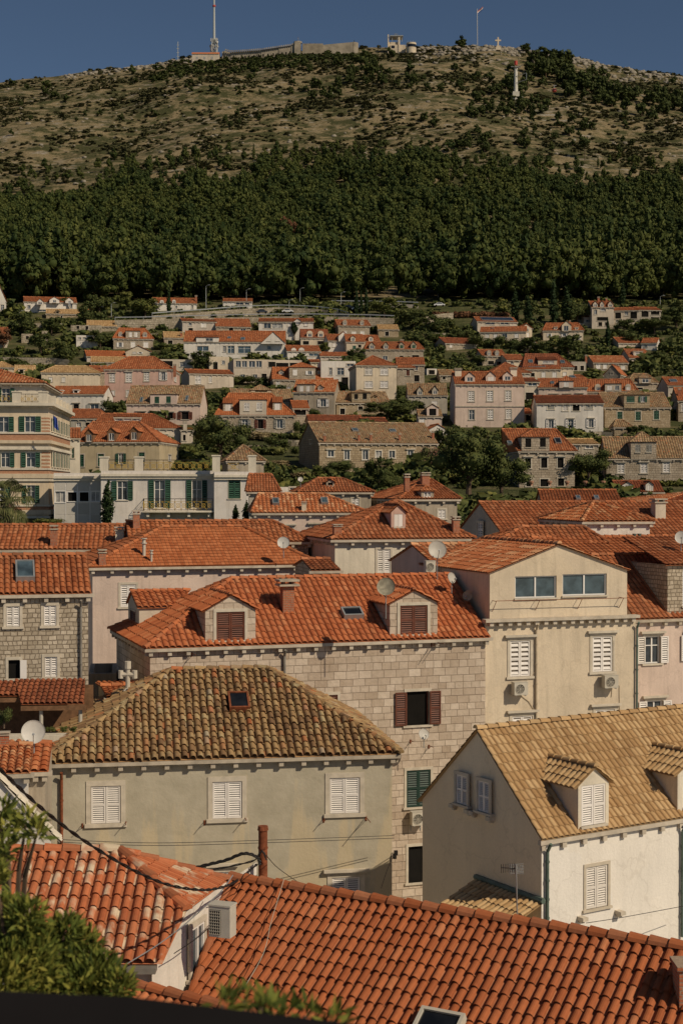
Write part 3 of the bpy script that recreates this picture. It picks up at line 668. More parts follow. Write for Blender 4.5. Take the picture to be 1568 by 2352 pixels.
# ---------------------------------------------------------------- ground sheet
def gmat():
    m, nt, b = newmat('ground', .95, .1); co = objco(nt)
    sx = N(nt, 'ShaderNodeSeparateXYZ'); nt.links.new(co, sx.inputs[0])
    n1 = noise_(nt, co, .035, 8, .62); n2 = noise_(nt, mapping(nt, co, (.45, 1.3, 1.6)), .22, 8, .7); n3 = noise_(nt, co, .9, 6, .7)
    dry = ramp(nt, n3, [(.3, (.12,.094,.048)), (.5, (.22,.172,.095)), (.7, (.31,.25,.155))])
    rock = ramp(nt, n3, [(.35, (.20,.18,.15)), (.7, (.42,.38,.32))])
    green = ramp(nt, n3, [(.3, (.03,.036,.013)), (.7, (.085,.082,.035))])
    rf = ramp(nt, math_(nt, 'ADD', math_(nt, 'MULTIPLY', n2, .7), math_(nt, 'MULTIPLY', n1, .35)), [(.56, (0,0,0)), (.64, (1,1,1))])
    n4 = noise_(nt, mapping(nt, co, (1,1,1)), .11, 8, .7); n5 = noise_(nt, co, .02, 4)
    gf = ramp(nt, math_(nt, 'ADD', math_(nt, 'MULTIPLY', n4, .8), math_(nt, 'MULTIPLY', n5, .3)), [(.50, (0,0,0)), (.60, (1,1,1))])
    c = mixc(nt, rf, dry, rock); c = mixc(nt, gf, c, green)
    low = math_(nt, 'LESS_THAN', sx.outputs[1], 372.)
    town = ramp(nt, n2, [(.3, (.035,.045,.016)), (.5, (.08,.085,.035)), (.7, (.18,.14,.08))])
    c = mixc(nt, low, c, town)
    pav = ramp(nt, n3, [(.3, (.42,.38,.31)), (.7, (.60,.55,.46))]); c = mixc(nt, math_(nt, 'LESS_THAN', sx.outputs[1], 97.), c, pav)
    nt.links.new(c, b.inputs['Base Color']); bump(nt, b, n3, .8, .8)
gmat()
us = np.linspace(-1700, 3300, 300); Ys = np.concatenate([[-400, 0, 20, 40, 60], np.linspace(70, 352, 60), np.linspace(356, 1200, 260), np.linspace(1215, 1500, 12)])
V = []
for Y_ in Ys:
    for u_ in us:
        x = (u_-CXP)/FL*Y_ if Y_ > 60 else (u_-CXP)/FL*60*(3 if Y_ < 60 else 1)
        V.append((x, Y_, ground(x, Y_) if Y_ > 60 else -18.7))
V = np.array(V); nR, nC = len(Ys), len(us); ix = np.arange(nR*nC).reshape(nR, nC)
F = np.stack([ix[:-1,:-1], ix[:-1,1:], ix[1:,1:], ix[1:,:-1]], -1).reshape(-1, 4)
gm = npmesh('ground', V, F, ['ground'], smooth=True); go = link(gm, 'ground'); go['kind'] = 'structure'

# ---------------------------------------------------------------- leaf clouds
def unit(v): return v/np.maximum(np.linalg.norm(v, axis=-1, keepdims=True), 1e-6)
def leaf_cloud(rs, lobes, n, size, jitter=.55, quad=True, fill=.35):
    """leaf faces spread through a set of lobes (cx,cy,cz,rx,ry,rz)"""
    lobes = np.array(lobes, float); vol = lobes[:,3]*lobes[:,4]*lobes[:,5]; pr = vol**.75; pr /= pr.sum()
    k = rs.choice(len(lobes), n, p=pr); d = unit(rs.normal(size=(n, 3))); r = rs.uniform(fill, 1.05, n)**.45
    r *= 1+.16*np.sin(d[:,0]*7+k)*np.cos(d[:,1]*6+d[:,2]*5)
    c = lobes[k,:3]+d*r[:,None]*lobes[k,3:]
    nr = unit(unit(d/lobes[k,3:])+rs.normal(size=(n,3))*jitter)
    t = unit(np.cross(nr, rs.normal(size=(n,3)))); b = np.cross(nr, t); s = size*rs.uniform(.6, 1.35, n)[:,None]
    if quad:
        v = np.stack([c-t*s*.5, c-b*s*.3+t*0, c+t*s*.5, c+b*s*.3], 1)
        f = np.arange(n*4).reshape(n, 4)
    else:
        v = np.stack([c-t*s*.5-b*s*.3, c+t*s*.5-b*s*.3, c+b*s*.6], 1); f = np.arange(n*3).reshape(n, 3)
    return v.reshape(-1, 3), f
def crown_lobes(rs, kind):
    L = []
    if kind == 'cypress':
        for i in range(9):
            z = .06+i*.105; r = .115*math.sin(min(1, (i+1.6)/4.)*math.pi/2)*(1 if i < 5 else (1-(i-4)/5.2)); L.append((rs.uniform(-.012,.012), rs.uniform(-.012,.012), z, r, r, .09))
    elif kind == 'pine':
        L.append((0,0,.55,.26,.26,.22))
        for i in range(9):
            a = rs.uniform(0, 6.28); z = rs.uniform(.28, .9); rr = .30*(1.15-z*.8); L.append((math.cos(a)*rr, math.sin(a)*rr, z, .17*(1.3-z*.6), .17*(1.3-z*.6), .11))
        L.append((0,0,.86,.12,.12,.13))
    elif kind == 'umbrella':
        for i in range(9):
            a = rs.uniform(0, 6.28); q = rs.uniform(0,.33); L.append((math.cos(a)*q, math.sin(a)*q, rs.uniform(.66,.86), .17, .17, .09))
    elif kind == 'bush':
        for i in range(7):
            a = rs.uniform(0, 6.28); q = rs.uniform(.1,.36); L.append((math.cos(a)*q, math.sin(a)*q, rs.uniform(.2,.62), .26, .26, .24))
    else:
        L.append((0,0,.55,.34,.34,.27))
        for i in range(12):
            a = rs.uniform(0, 6.28); z = rs.uniform(.25,.88); q = .36*math.sqrt(max(.05, 1-((z-.5)/.52)**2)); L.append((math.cos(a)*q, math.sin(a)*q, z, rs.uniform(.13,.2), rs.uniform(.13,.2), rs.uniform(.1,.16)))
    return L
def core(lobes, k=.72):
    bm = bmesh.new()
    for l in lobes:
        bmesh.ops.create_icosphere(bm, subdivisions=1, radius=1, matrix=Matrix.Translation(l[:3]) @ Matrix.Diagonal((l[3]*k, l[4]*k, l[5]*k, 1)))
    v = np.array([q.co[:] for q in bm.verts]); f = np.array([[w.index for w in q.verts] for q in bm.faces]); bm.free(); return v, f
def merged(name, inst, temps, mat):
    """inst: list of (template index, x, y, z, sx, sz, rot)"""
    vs, fs, o = [], [], 0
    for t, x, y, z, sx, sz, r in inst:
        v, f = temps[t]; c, s = math.cos(r), math.sin(r)
        w = np.empty_like(v); w[:,0] = (v[:,0]*c-v[:,1]*s)*sx+x; w[:,1] = (v[:,0]*s+v[:,1]*c)*sx+y; w[:,2] = v[:,2]*sz+z
        vs.append(w.astype(np.float32)); fs.append(f+o); o += len(v)
    return npmesh(name, np.concatenate(vs), np.concatenate(fs), [mat])
def temp(seed, kind, n, size, k=.72, jitter=.5):
    rs = np.random.RandomState(seed); L = crown_lobes(rs, kind); v, f = leaf_cloud(rs, L, n, size, jitter, quad=False); cv_, cf = core(L, k)
    return np.concatenate([v, cv_]), np.concatenate([f, cf+len(v)])
QUICK = False
FT = [temp(i, 'pine' if i % 4 else 'round', 430, .085, .70, .35) for i in range(8)]+[temp(20+i, 'cypress', 260, .065, .7) for i in range(2)]
rnd = random.Random(4)
FTOP = [(-400,440),(0,440),(130,425),(230,402),(400,396),(520,380),(620,352),(700,342),(850,338),(1000,330),(1100,372),(1250,388),(1300,402),(1420,388),(1568,402),(2000,410)]
inst = []; Y_ = 356.
while Y_ < 760:
    st = 3.7+(Y_-356)*.0036; x = -.30*Y_
    while x < .30*Y_:
        X = x+rnd.uniform(-.45,.45)*st; YY = Y_+rnd.uniform(-.45,.45)*st; x += st
        z = ground(X, YY); u, py = proj(Vector((X, YY, z)))
        top = float(np.interp(u, [c[0] for c in FTOP], [c[1] for c in FTOP]))+30+26*noise.noise(Vector((u*.012, 1, 2)))+20*noise.noise(Vector((u*.07, 1, 2)))
        edge = (py-top)
        if edge < 0: 
            if rnd.random() > .5*math.exp(edge/30.): continue
        elif edge < 40 and rnd.random() > .55+edge/90: continue
        if noise.noise(Vector((X*.03, YY*.03, 5))) < -.42 and rnd.random() < .7: continue
        if py > 692 and rnd.random() < .25: continue
        h = rnd.uniform(5.6, 10.5)*(1+.35*noise.noise(Vector((X*.05, YY*.05, 11))))*(1 if edge > 20 else .75)*(1.3 if YY < 420 else 1); t = rnd.randrange(8)
        if rnd.random() < (.10 if py > 600 else .03): t = 8+rnd.randrange(2); h *= 1.45; sx = h
        else: sx = h*rnd.uniform(.58, .85)
        inst.append((t, X, YY, z-.3, sx, h, rnd.uniform(0, 6.28)))
    Y_ += st*.92
print('forest trees', len(inst))
fo = link(merged('forest', inst, FT, 'leaf_forest'), 'forest'); fo['kind'] = 'stuff'; tag(fo, 'dense dark green pine forest covering the lower mountainside', 'forest')
# low scrub on the upper slope
ST = [temp(40+i, 'bush', 26, .5, .8) for i in range(4)]
inst = []; inst2 = []
for i in range(26000):
    u = rnd.uniform(-250, 1820); YY = rnd.uniform(600, 1160); X = (u-CXP)/FL*YY; 
    q = noise.noise(Vector((X*.03, YY*.02, 7)))+.5*noise.noise(Vector((X*.1, YY*.08, 1)))
    if q < rnd.uniform(-.38,.48): continue
    z = ground(X, YY); s = rnd.uniform(.6, 2.3)*(1+max(0, q)*.9); inst.append((rnd.randrange(4), X, YY, z-.2, s*rnd.uniform(1.1,2.0), s*.75, rnd.uniform(0,6.28)))
for i in range(700):
    u = rnd.uniform(350, 860); YY = rnd.uniform(1040, 1135); X = (u-CXP)/FL*YY; s = rnd.uniform(1.5, 3.6)
    if noise.noise(Vector((X*.05, YY*.05, 3))) > -.2: inst2.append((rnd.randrange(4), X, YY, ground(X, YY)-.2, s*1.5, s, rnd.uniform(0,6.28)))
tag(link(merged('scrub', inst2, ST, 'leaf_pine'), 'scrub'), 'denser green scrub covering the ground below the fort', 'scrub', kind='stuff')
o = link(merged('scrub', inst, ST, 'leaf_scrub'), 'scrub'); tag(o, 'low olive green scrub on the dry upper slope', 'scrub', kind='stuff')
# rocks on the crest and the slope
plain('rock', (.25,.222,.178), .95, .1, var=.35, sc_=.6)
RT = []
for i in range(4):
    bm = bmesh.new(); bmesh.ops.create_icosphere(bm, subdivisions=2, radius=.5)
    for v in bm.verts: v.co *= 1+.55*noise.noise(v.co*3.1+Vector((i*9,0,0)))+.2*noise.noise(v.co*8)
    RT.append((np.array([q.co[:] for q in bm.verts]), np.array([[w.index for w in q.verts] for q in bm.faces]))); bm.free()
inst = []
for i in range(1300):
    if i < 800: u = rnd.choice([rnd.uniform(950,1350), rnd.uniform(1250,1568), rnd.uniform(150,480), rnd.uniform(950,1200)]); YY = 1142-abs(rnd.gauss(0, 38 if u > 600 else 12))
    else: u = rnd.uniform(-100,1700); YY = rnd.uniform(700,1100)
    X = (u-CXP)/FL*YY; s = rnd.uniform(.7, 3.2)*(1.3 if rnd.random() < .15 else 1)*(1 if i < 800 else .6)
    inst.append((rnd.randrange(4), X, YY, ground(X, YY), s*1.4, s, rnd.uniform(0,6.28)))
o = link(merged('rocks', inst, RT, 'rock'), 'rocks'); tag(o, 'pale limestone rocks strewn along the mountain crest', 'rocks', kind='stuff')
# single pines on the upper slope
def treemesh(name, seed, kind, n, size, mat, trunk=.25, k=.72):
    rs = np.random.RandomState(seed); L = crown_lobes(rs, kind); v, f = leaf_cloud(rs, L, n, size, .5, quad=False); cv_, cf = core(L, k)
    mb = MB(); mb.cyl((0,0,-.05), (0,0,.6), .03, .012, 5)
    tv = np.array(mb.v); tf = [q for q in mb.f]; tt = []
    for q in tf:
        for j in range(1, len(q)-1): tt.append((q[0], q[j], q[j+1]))
    a = np.concatenate([v, cv_, tv]); b = np.concatenate([f, cf+len(v), np.array(tt)+len(v)+len(cv_)])
    mi = np.zeros(len(b)); mi[len(f)+len(cf):] = 1
    return npmesh(name, a, b, [mat, 'bark'], mi)
HP = [treemesh('hill_pine', 60+i, 'pine' if i % 2 else 'round', 260, .15, 'leaf_pine') for i in range(5)]
RUST = treemesh('hill_pine', 77, 'pine', 320, .13, 'leaf_rust'); HCY = treemesh('cypress', 70, 'cypress', 300, .08, 'leaf_cypress'); HUM = treemesh('umbrella_pine', 71, 'umbrella', 300, .12, 'leaf_pine')
def hp(px, py, w, h=None, me=None, label='small dark green pine scattered on the dry upper slope', group='pines scattered on the upper slope', name='hill_pine'):
    p = gpix(px, py, 352); k = p.y/FL; h = (h or w*1.05)*k; me = me or HP[rnd.randrange(5)]
    o = link(me, name, None, p-Vector((0,0,.2))); o.scale = (w*k, w*k, h); o.rotation_euler = (0,0,rnd.uniform(0,6.28)); tag(o, label, 'pine tree', group); return o
CL = [(848,168,45,16,22,24),(745,222,38,9,12,24),(875,192,55,10,11,22),(560,283,40,8,8,18),(500,215,60,10,8,16),(250,270,60,5,6,14),(60,260,40,30,5,14),(120,225,20,8,4,20),
      (1130,245,45,18,20,22),(1215,262,25,14,12,24),(1060,200,60,16,16,18),(1175,190,40,22,16,30),(1250,160,22,16,10,34),(1225,320,45,18,12,20),(1330,290,30,20,7,24),(1410,345,50,20,6,20),(990,285,12,8,3,26),(900,350,60,12,8,20),(1080,330,50,16,10,22),(690,165,70,15,14,18),(420,190,60,12,8,14),(1500,290,60,30,6,18)]
pts = []
for cxx, cyy, sx_, sy_, n_, w_ in CL:
    for i in range(n_): pts.append((rnd.gauss(cxx, sx_), rnd.gauss(cyy, sy_), w_*rnd.uniform(.7,1.25)))
for i in range(78):
    xx = rnd.uniform(1235, 1620); pts.append((xx, 180+(xx-1230)*.24+rnd.gauss(0, 15), rnd.uniform(24, 38)))
for xx, yy, ww in pts:
    top = float(np.interp(xx, cx_, cy_))+16
    if yy < top: yy = top+abs(yy-top)*.5
    if yy < 395: hp(xx, yy, ww)
hp(1057,117,38,36, None, 'round dark pine standing alone on the crest beside the flagpole', None)
hp(1203,121,27,24, None, 'small round pine on the crest right of the stone cross', None)
hp(1245,140,34,32, None, 'pine on the crest left of the broad double crowned pine', None)
hp(1285,160,54,54, None, 'broad double crowned pine rising above the crest on the right', None)
hp(305,172,24,25, None, 'dark pointed pine on the left shoulder of the crest', None)
hp(110,205,26,24, None, 'bush like pine on the skyline at the left', None)
hp(32,196,18,16, None, 'round shrub like pine on the skyline at the far left', None)
hp(1340,368,42,58, HUM, 'tall bare trunked umbrella pine in the clearing above the forest', None, 'umbrella_pine')
hp(1199,248,8,36, HCY, 'thin dark cypress beside the cable car pylon', None, 'cypress')
for xx, yy in ((652,528),(664,536),(690,545),(704,550),(676,541)):
    p = gpix(xx, yy+22, 352); o = link(RUST, 'hill_pine', None, p); k_ = p.y/FL; o.scale = (34*k_, 34*k_, 58*k_); tag(o, 'rust brown dying pine standing in the middle of the dark forest', 'pine tree', 'rust coloured pines in the forest')
for xx in range(512, 700, 11): hp(xx+rnd.uniform(-4,4), 143-(xx-510)*.055+rnd.uniform(-3,3), rnd.uniform(10,20), 12, None, 'low dark bush growing against the foot of the ruined fort', 'bushes at the foot of the fort')
for xx, yy, l_ in ((712,112,'small conifer behind the left end of the fort roof'),(724,112,'narrow conifer left of the fort tower on the crest'),(813,97,'dark conifer behind the right end of the fort')):
    hp(xx, yy+4, 12, 18, HCY, l_, None, 'cypress').scale[0] *= 2
# ---------------------------------------------------------------- the houses on the hillside
HOUSES = []
def hs(R, label, x0, x1, ye, yb, roof, wins='', a=9, **kw):
    D = kw.get('D'); px0 = cv(R, x0, ye)[0]; px1 = cv(R, x1, ye)[0]
    Y = kw.pop('Y', None) or gpix((px0+px1)/2, cv(R, 0, yb)[1]).y
    if isinstance(a, str):
        w = float(a[1:])*RX[R][2]; d = D or 8.5
        sa = (w*Y/d-(px0-CXP))/FL if a[0] == 'l' else -(w*Y/d+(px1-CXP))/FL
        a = math.degrees(math.asin(max(-.6, min(.6, sa))))
    kw.setdefault('over', .2)
    h = House(R, label, x0, x1, ye, Y=Y, a=a, roof=roof, wins=wins, **kw); HOUSES.append(h); return h
DA = dict(kind='a', m=.2)
# ---- region A, upper left
hs('A','white house cut by the left edge below the forest with a tall gable',-90,44,180,262,('f',72,0),'d-60,200,-40,240;d8,205,30,245',wall='st_white',D=8,a='r6')
hs('A','white house with three gabled bays under an orange roof at the foot of the forest',168,530,183,262,('g',155),'d190,208,212,235;d262,238,325,252;d480,200,500,228',wall='st_white',D=9,a='l2',extra_down=3,
   dorm=((255,302,203,186,163,dict(wk='d')),(343,411,236,172,150,dict(wins='d365,172,388,190',yd=-.9)),(452,506,236,178,155,dict(wins='d472,178,490,215',yd=-.6))))
hs('A','low stone building with a tan tiled roof in front of the white three gabled house',320,553,266,300,('g',238),'k420,280,432,300',wall='stone_tan',tile='tile_tan',D=5,dorm=((384,412,266,248,240,dict(wk='k')),))
hs('A','tiny white gabled hut with an orange roof right of the low stone building',596,624,262,300,('f',240),'',wall='st_white',D=5,a='l30')
hs('A','white house with dormers and a brick chimney half hidden by a tall cypress',1060,1356,192,250,('g',160),'d1208,212,1222,232;d1320,206,1332,232',wall='st_white',D=7,
   dorm=((1060,1084,192,182,174,DA|dict(wk='d')),(1103,1130,194,182,173,DA|dict(wk='d')),(1188,1212,194,180,170,DA|dict(wk='d'))),chim=((1352,180,140,14),))
hs('A','roofless stone ruin with empty window holes among the bushes',490,700,345,400,('flat',),'k528,350,548,372;k590,352,610,376',wall='stone_wall',D=5,a=3,corn=False,name='stone_ruin',cat='ruin',group=None)
hs('A','low stone outbuilding with a lean to tiled roof right of the roofless ruin',600,806,352,392,('s',312),'',wall='stone_wall',tile='tile_tan',D=3.5,name='outbuilding',cat='outbuilding')
hs('A','small white flat roofed house with a row of four windows above an arcade',527,675,415,505,('flat',),'d542,430,560,446;d574,430,592,446;d607,430,624,446;d638,430,656,446;d560,486,576,504;d600,486,616,504',wall='st_white',D=6)
hs('A','stone house with a hipped orange roof, a wide stone dormer and two small white ones',783,1055,437,512,('h',368,822,1000),'w818,465,840,497;s903,462,932,500;s990,463,1022,500',wall='stone_far',tile='tile_bright',D=8,
   dorm=((868,966,437,386,366,dict(kind='h',wins='s888,395,910,428;s926,395,948,428')),(816,846,424,402,390,DA|dict(wk='d')),(984,1016,428,405,393,DA|dict(wk='d'))))
hs('A','long low house with a bright red tiled roof left of the cream gable',600,870,560,600,('g',525),'',wall='st_greige',tile='tile_bright',D=6,a='l20')
hs('A','low tan roofed annexe in front of the long red roofed house',630,850,600,635,('g',565),'k700,610,715,625',wall='stone_far',tile='tile_tan',D=5)
hs('A','cream gable fronted house with two white shutter windows beside the long red roof',868,1038,528,585,('f',487),'s915,510,938,542;w958,515,976,542',wall='st_cream',D=9,a=2)
hs('A','tan roofed cottage with a brown dormer behind the hotel roof',100,240,700,740,('g',625),'k120,705,140,725',wall='st_cream',tile='tile_tan',D=6,dorm=((128,172,682,650,640,dict(kind='flat',wk='k')),))
hs('A','small hipped tan roof at the left edge behind the hotel',-60,98,636,690,('h',600,10,25),'k10,640,30,655',wall='st_cream',tile='tile_tan',D=6)
hs('A','long cream house with a pale tan hipped roof left of the pink house',287,690,672,800,('h',627,385,600),'s340,706,362,737;s428,706,450,738',wall='st_cream',tile='tile_tan',D=8)
hs('A','low red roofed annexe with a skylight dormer between the tan roof and the pink house',487,622,742,790,('g',682),'',wall='st_cream',tile='tile_red',D=6,dorm=((540,588,720,696,688,dict(kind='flat',wk='d')),))
hs('A','narrow stone house with an orange roof tucked against the left of the pink house',620,735,668,770,('g',628),'s642,687,664,716',wall='stone_far',D=6,chim=((700,650,622,13),))
hs('A','large pink house with a broad hipped orange roof and white shutters',722,1186,650,880,('h',564,890,1062),'^s756,680,792,738;^s868,674,908,738;^s994,672,1028,732;^w1112,670,1140,725;s762,798,792,830;s872,796,892,840',wall='st_pink',a='r55',D=10,
   chim=((1204,690,612,18),),sides='r s1200,680,1216,740')
hs('A','white house with a low orange roof, flat dormers and beam ends below the pink house',352,716,822,935,('g',769),'^k508,890,545,925;^q625,892,680,926',wall='st_white',a='r66',D=8,
   dorm=((396,432,818,796,790,dict(kind='flat',wk='k')),(505,542,815,794,788,dict(kind='flat',wk='k'))),sides='r k742,840,754,870')
hs('A','pale pink house with an aged tan roof and a pink dormer with green shutters',874,1380,888,1030,('g',765),'^k945,946,1000,975;^k1040,946,1105,975;^o1150,950,1192,990;^o1250,944,1300,995',wall='st_rose',tile='tile_tanold',a='r50',D=8.5,
   dorm=((1036,1220,888,822,768,dict(kind='h',wins='g1066,838,1098,884;g1146,836,1178,882')),),sky=((962,848,28,32),(1276,838,26,32)))
hs('A','flat roofed modern house with a covered balcony right of the pink house roof',1085,1330,580,665,('flat',),'k1110,592,1190,630;c1240,600,1320,634',wall='st_pale',D=8)
hs('A','house with a thin orange roof and a concrete balcony below the retaining wall',1258,1490,318,395,('g',303),'d1300,330,1322,350;s1385,330,1424,362;k1300,365,1330,390',wall='st_greige',D=7,a='l25')
hs('A','stone cottage with a tan roof and chimneys left of the white apartment block',1132,1268,432,478,('g',394),'k1158,450,1190,478',wall='stone_far',tile='tile_tan',D=6,chim=((1250,425,392,16),))
hs('A','long white house with a low orange roof and satellite dish below the apartments',1305,1610,678,790,('g',655),'s1345,695,1385,750;s1440,700,1460,745',wall='st_pale',a='l55',D=6)
# ---- region B
hs('B','small white house with an orange roof beside the road at the forest edge',-30,168,182,235,('g',164),'d58,190,110,206;d120,190,150,206',wall='st_white',D=6,a='r4')
hs('B','orange roofed stone house under the retaining wall left of the long white house',-78,160,355,395,('g',304),'d90,370,125,390;k10,365,40,385',wall='stone_far',D=8)
hs('B','long white house with a thin orange roof, a central gable and a big glazed corner',215,590,322,450,('g',301),'d250,333,298,368;c305,335,380,368;s530,330,550,352;s415,330,440,355',wall='st_white',a=1,D=8,dorm=((455,510,372,322,300,dict(wins='d472,322,492,342',yd=-.5)),))
hs('B','stone house with an orange roof and two dormers against the retaining wall',763,978,348,425,('h',311,740,960),'s795,387,820,410;s855,390,884,410;s915,388,942,416',wall='stone_far',a='l28',D=7,
   dorm=((794,822,346,324,310,DA|dict(wk='d')),(912,940,346,324,310,DA|dict(wk='d'))))
hs('B','house with two white dormers and a covered porch below its eave',505,692,432,495,('g',376),'k520,455,560,480;k620,455,660,480',wall='st_cream',tile='tile_red',a='l8',D=6,
   dorm=((546,586,428,402,384,DA|dict(wk='d')),(622,662,428,402,384,DA|dict(wk='d'))))
hs('B','white house with an open terrace and a short orange roof beside the porch house',694,830,452,540,('g',411),'s725,470,745,496',wall='st_white',D=7,dorm=((765,832,452,420,390,dict(wins='d780,460,790,470',yd=-.5)),))
hs('B','cream house with an orange roof, one dormer and a green shuttered window',818,940,460,560,('g',411),'g862,487,884,512;k900,480,920,500',wall='st_cream',a='l22',D=7,dorm=((848,880,458,430,418,dict(wk='d')),))
hs('B','cream house with an orange roof and one dormer sharing a wall with its neighbour',940,1052,458,540,('g',417),'s975,480,995,500',wall='st_cream',D=7,dorm=((972,1002,458,430,420,dict(wk='d')),))
hs('B','white house with two tall arched dormers between the apartments and the porch house',412,640,524,590,('g',488),'b560,540,625,560',wall='st_white',a='l28',D=6,
   dorm=((438,474,552,520,502,DA|dict(wk='d',yd=-.1)),(490,530,552,520,500,DA|dict(wk='d',yd=-.1))))
hs('B','white apartment block with stepped orange roofs, glazed balconies and a broad gable',-300,395,460,578,('g',388),'b0,488,48,540;b72,490,160,540;b-210,490,-130,524;d-30,488,-10,530;d275,488,300,515',wall='st_white',a='r6',D=9,extra_down=1,name='apartment_building',cat='apartment block',
   dorm=((230,398,545,472,392,dict(wins='s270,430,298,456;s330,430,360,456',yd=-1.)),(-215,-60,460,430,400,dict(kind='s',wins='d-150,436,-100,456')),),sky=((90,434,32,16),(0,430,26,10),(-110,445,24,10)))
hs('B','long low orange roof over a planted pergola',640,830,558,590,('g',534),'',wall='st_greige',D=3.5,name='garden_shelter',cat='shelter',group=None)
hs('B','long stone house with an orange hipped roof and four tall dormers',948,1348,512,600,('h',463,960,1310),'d1068,558,1100,586;k1184,556,1210,576;k1270,552,1318,572',wall='stone_far',a='l20',D=8,
   dorm=((974,1014,510,484,462,dict(wk='d')),(1072,1108,510,484,462,dict(wk='d')),(1180,1216,508,480,460,dict(wk='g')),(1262,1300,508,480,458,dict(wk='g'))),chim=((1200,475,445,22),))
hs('B','long flat roofed modern house with a glazed upper gallery and a recessed lower floor',42,512,580,745,('flat',),'d58,592,92,636;d100,592,134,636;d148,592,190,636;d198,592,236,636;k282,598,330,636;k335,605,420,636;k428,605,490,636;d90,685,120,712;d175,685,205,712;k235,680,270,715',wall='st_pale',a='l40',D=9,group=None,name='modern_house')
hs('B','white cube shaped modern house with a roof terrace behind a balustrade',643,882,592,790,('flat',),'d700,640,720,690;d755,640,802,690;d820,612,870,630;k785,705,830,760',wall='st_white',D=8,a='l25',group=None,name='modern_house')
hs('B','tall cream house with a pyramid roof and four white shutter windows',886,1163,622,860,('h',558,995,1002),'s946,643,996,690;s1052,643,1104,690;s946,733,998,778;s1052,732,1104,778',wall='st_cream',a='l48',D=9)
hs('B','orange roofed house with a white corner balcony right of the pyramid roof',1165,1355,618,750,('g',571),'d1280,625,1308,658;k1285,690,1320,735',wall='stone_far',D=7,a=0)
hs('B','narrow stone annexe with a brown door and a small hipped orange roof',1165,1284,640,760,('h',607,1205,1230),'r1230,652,1254,694',wall='stone_far',D=5,a=2)
hs('B','stone house with an orange roof and a square hipped attic tower with two windows',316,718,720,800,('h',640,310,700),'s335,735,360,790;k640,740,680,780',wall='stone_far',tile='tile_bright',a='l25',D=8,
   dorm=((426,606,720,638,596,dict(kind='h',wins='s450,652,480,692;w552,660,578,688')),(352,390,686,664,652,dict(kind='g',wk='d')),(614,656,686,660,650,dict(kind='g',wk='d'))))
hs('B','old house with a faded orange roof, a stone attic bay and a white gable wall',452,735,808,970,('g',727),'d500,862,560,905;^w640,856,678,908',wall='st_dirty',tile='tile_pale',a='r42',D=8,
   dorm=((478,596,806,752,728,dict(kind='h',wins='s498,765,522,802;s542,765,566,802')),(404,440,782,770,760,DA|dict(wk='d')),(620,660,794,772,756,dict(wk='d'))))
hs('B','tan roofed building behind the bright hipped roof with a small pyramid turret',35,452,870,940,('g',790),'',wall='st_cream',tile='tile_tanold',D=8,dorm=((162,302,808,795,752,dict(kind='h',wk='k')),))
b18 = hs('B','stone house with a bright orange hipped roof, a wide grey bay and two white dormers',-80,458,966,1100,('h',818,10,300),'^q100,998,140,1058;^o208,998,246,1058;^q340,998,378,1056;q-60,1000,-20,1050',wall='stone_far',tile='tile_bright',a=2,D=9,
   dorm=((84,268,966,860,812,dict(kind='h',wins='s114,880,152,936;s200,878,240,934',wall='st_pale')),(312,374,932,878,828,dict(kind='s',wk='s')),(-30,36,938,884,834,dict(kind='s',wk='s'))))
hs('B','open roofed porch with an orange roof right of the grey bay house',452,560,918,1030,('g',868),'k460,930,540,965',wall='stone_far',tile='tile_bright',D=5,name='porch_house')
hs('B','low stone house with a mossy brown roof and a wide attic bay above the garden',750,1116,880,965,('g',806),'k775,920,808,960;k900,905,930,930',wall='stone_tan',tile='tile_tanold',D=8,
   dorm=((856,985,880,812,788,dict(kind='h',wins='k872,820,898,856;k930,818,958,856')),(1000,1030,850,838,828,dict(kind='g',wk='k')),))
hs('B','grey rendered house with a tan roof and two dormers left of the greige house',1244,1512,830,970,('g',750),'s1405,868,1445,905;s1310,870,1340,895',wall='st_grey',tile='tile_tanold',D=8,a=0,
   dorm=((1304,1344,828,800,766,dict(wk='d')),(1408,1448,824,794,762,dict(wk='d'))))
hs('B','stone ruin with empty openings among the trees below the road',1038,1178,375,430,('s',340),'k1070,345,1095,372;k1085,390,1110,420',wall='stone_tan',tile='tile_tan',D=4,a=3,name='stone_ruin',cat='ruin',group=None)
hs('B','stone barn with a gable and tiled roof at the foot of the wooded slope',1500,1710,470,520,('g',437),'s1528,480,1545,500;k1685,482,1692,500',wall='stone_far',tile='tile_red',D=6,a='l85')
hs('B','small pink house with a dark tiled roof beside the grey rendered house',1316,1474,975,1070,('g',930),'s1320,985,1355,1020',wall='st_rose',tile='tile_tanold',D=5,a=1,dorm=((1372,1452,972,915,890,dict(wk='k')),))
# ---- region C
hs('C','large greige house with an orange roof, three dormers and two rows of white shutters',0,475,752,1050,('g',668),'s90,802,130,872;s218,800,258,870;s345,797,383,866;d94,930,132,998;s222,928,260,996;s349,926,386,992',wall='st_rose',a='l38',D=9,surmat='cornice',
   dorm=((66,134,736,700,668,dict(kind='g',wk='d')),(210,278,732,698,664,dict(kind='g',wk='s')),(326,392,728,694,664,dict(kind='g',wk='d'))),chim=((20,700,642,44,'st_trim'),(402,700,636,44,'st_trim')))
mb = MB(); z_ = HOUSES[-1].fpx(200, 905, HOUSES[-1].ff)[1]; mb.box(-.02, HOUSES[-1].W+.02, -.10, -.003, z_-.08, z_+.08); mb.build('string_course', 'cornice', HOUSES[-1].root)
hs('C','cream house with solar panels on its upper roof and a glazed upper floor',152,426,320,400,('g',293),'d205,325,268,342;d310,325,372,342',wall='st_pale',D=6,sky=((185,298,200,16,'solar'),))
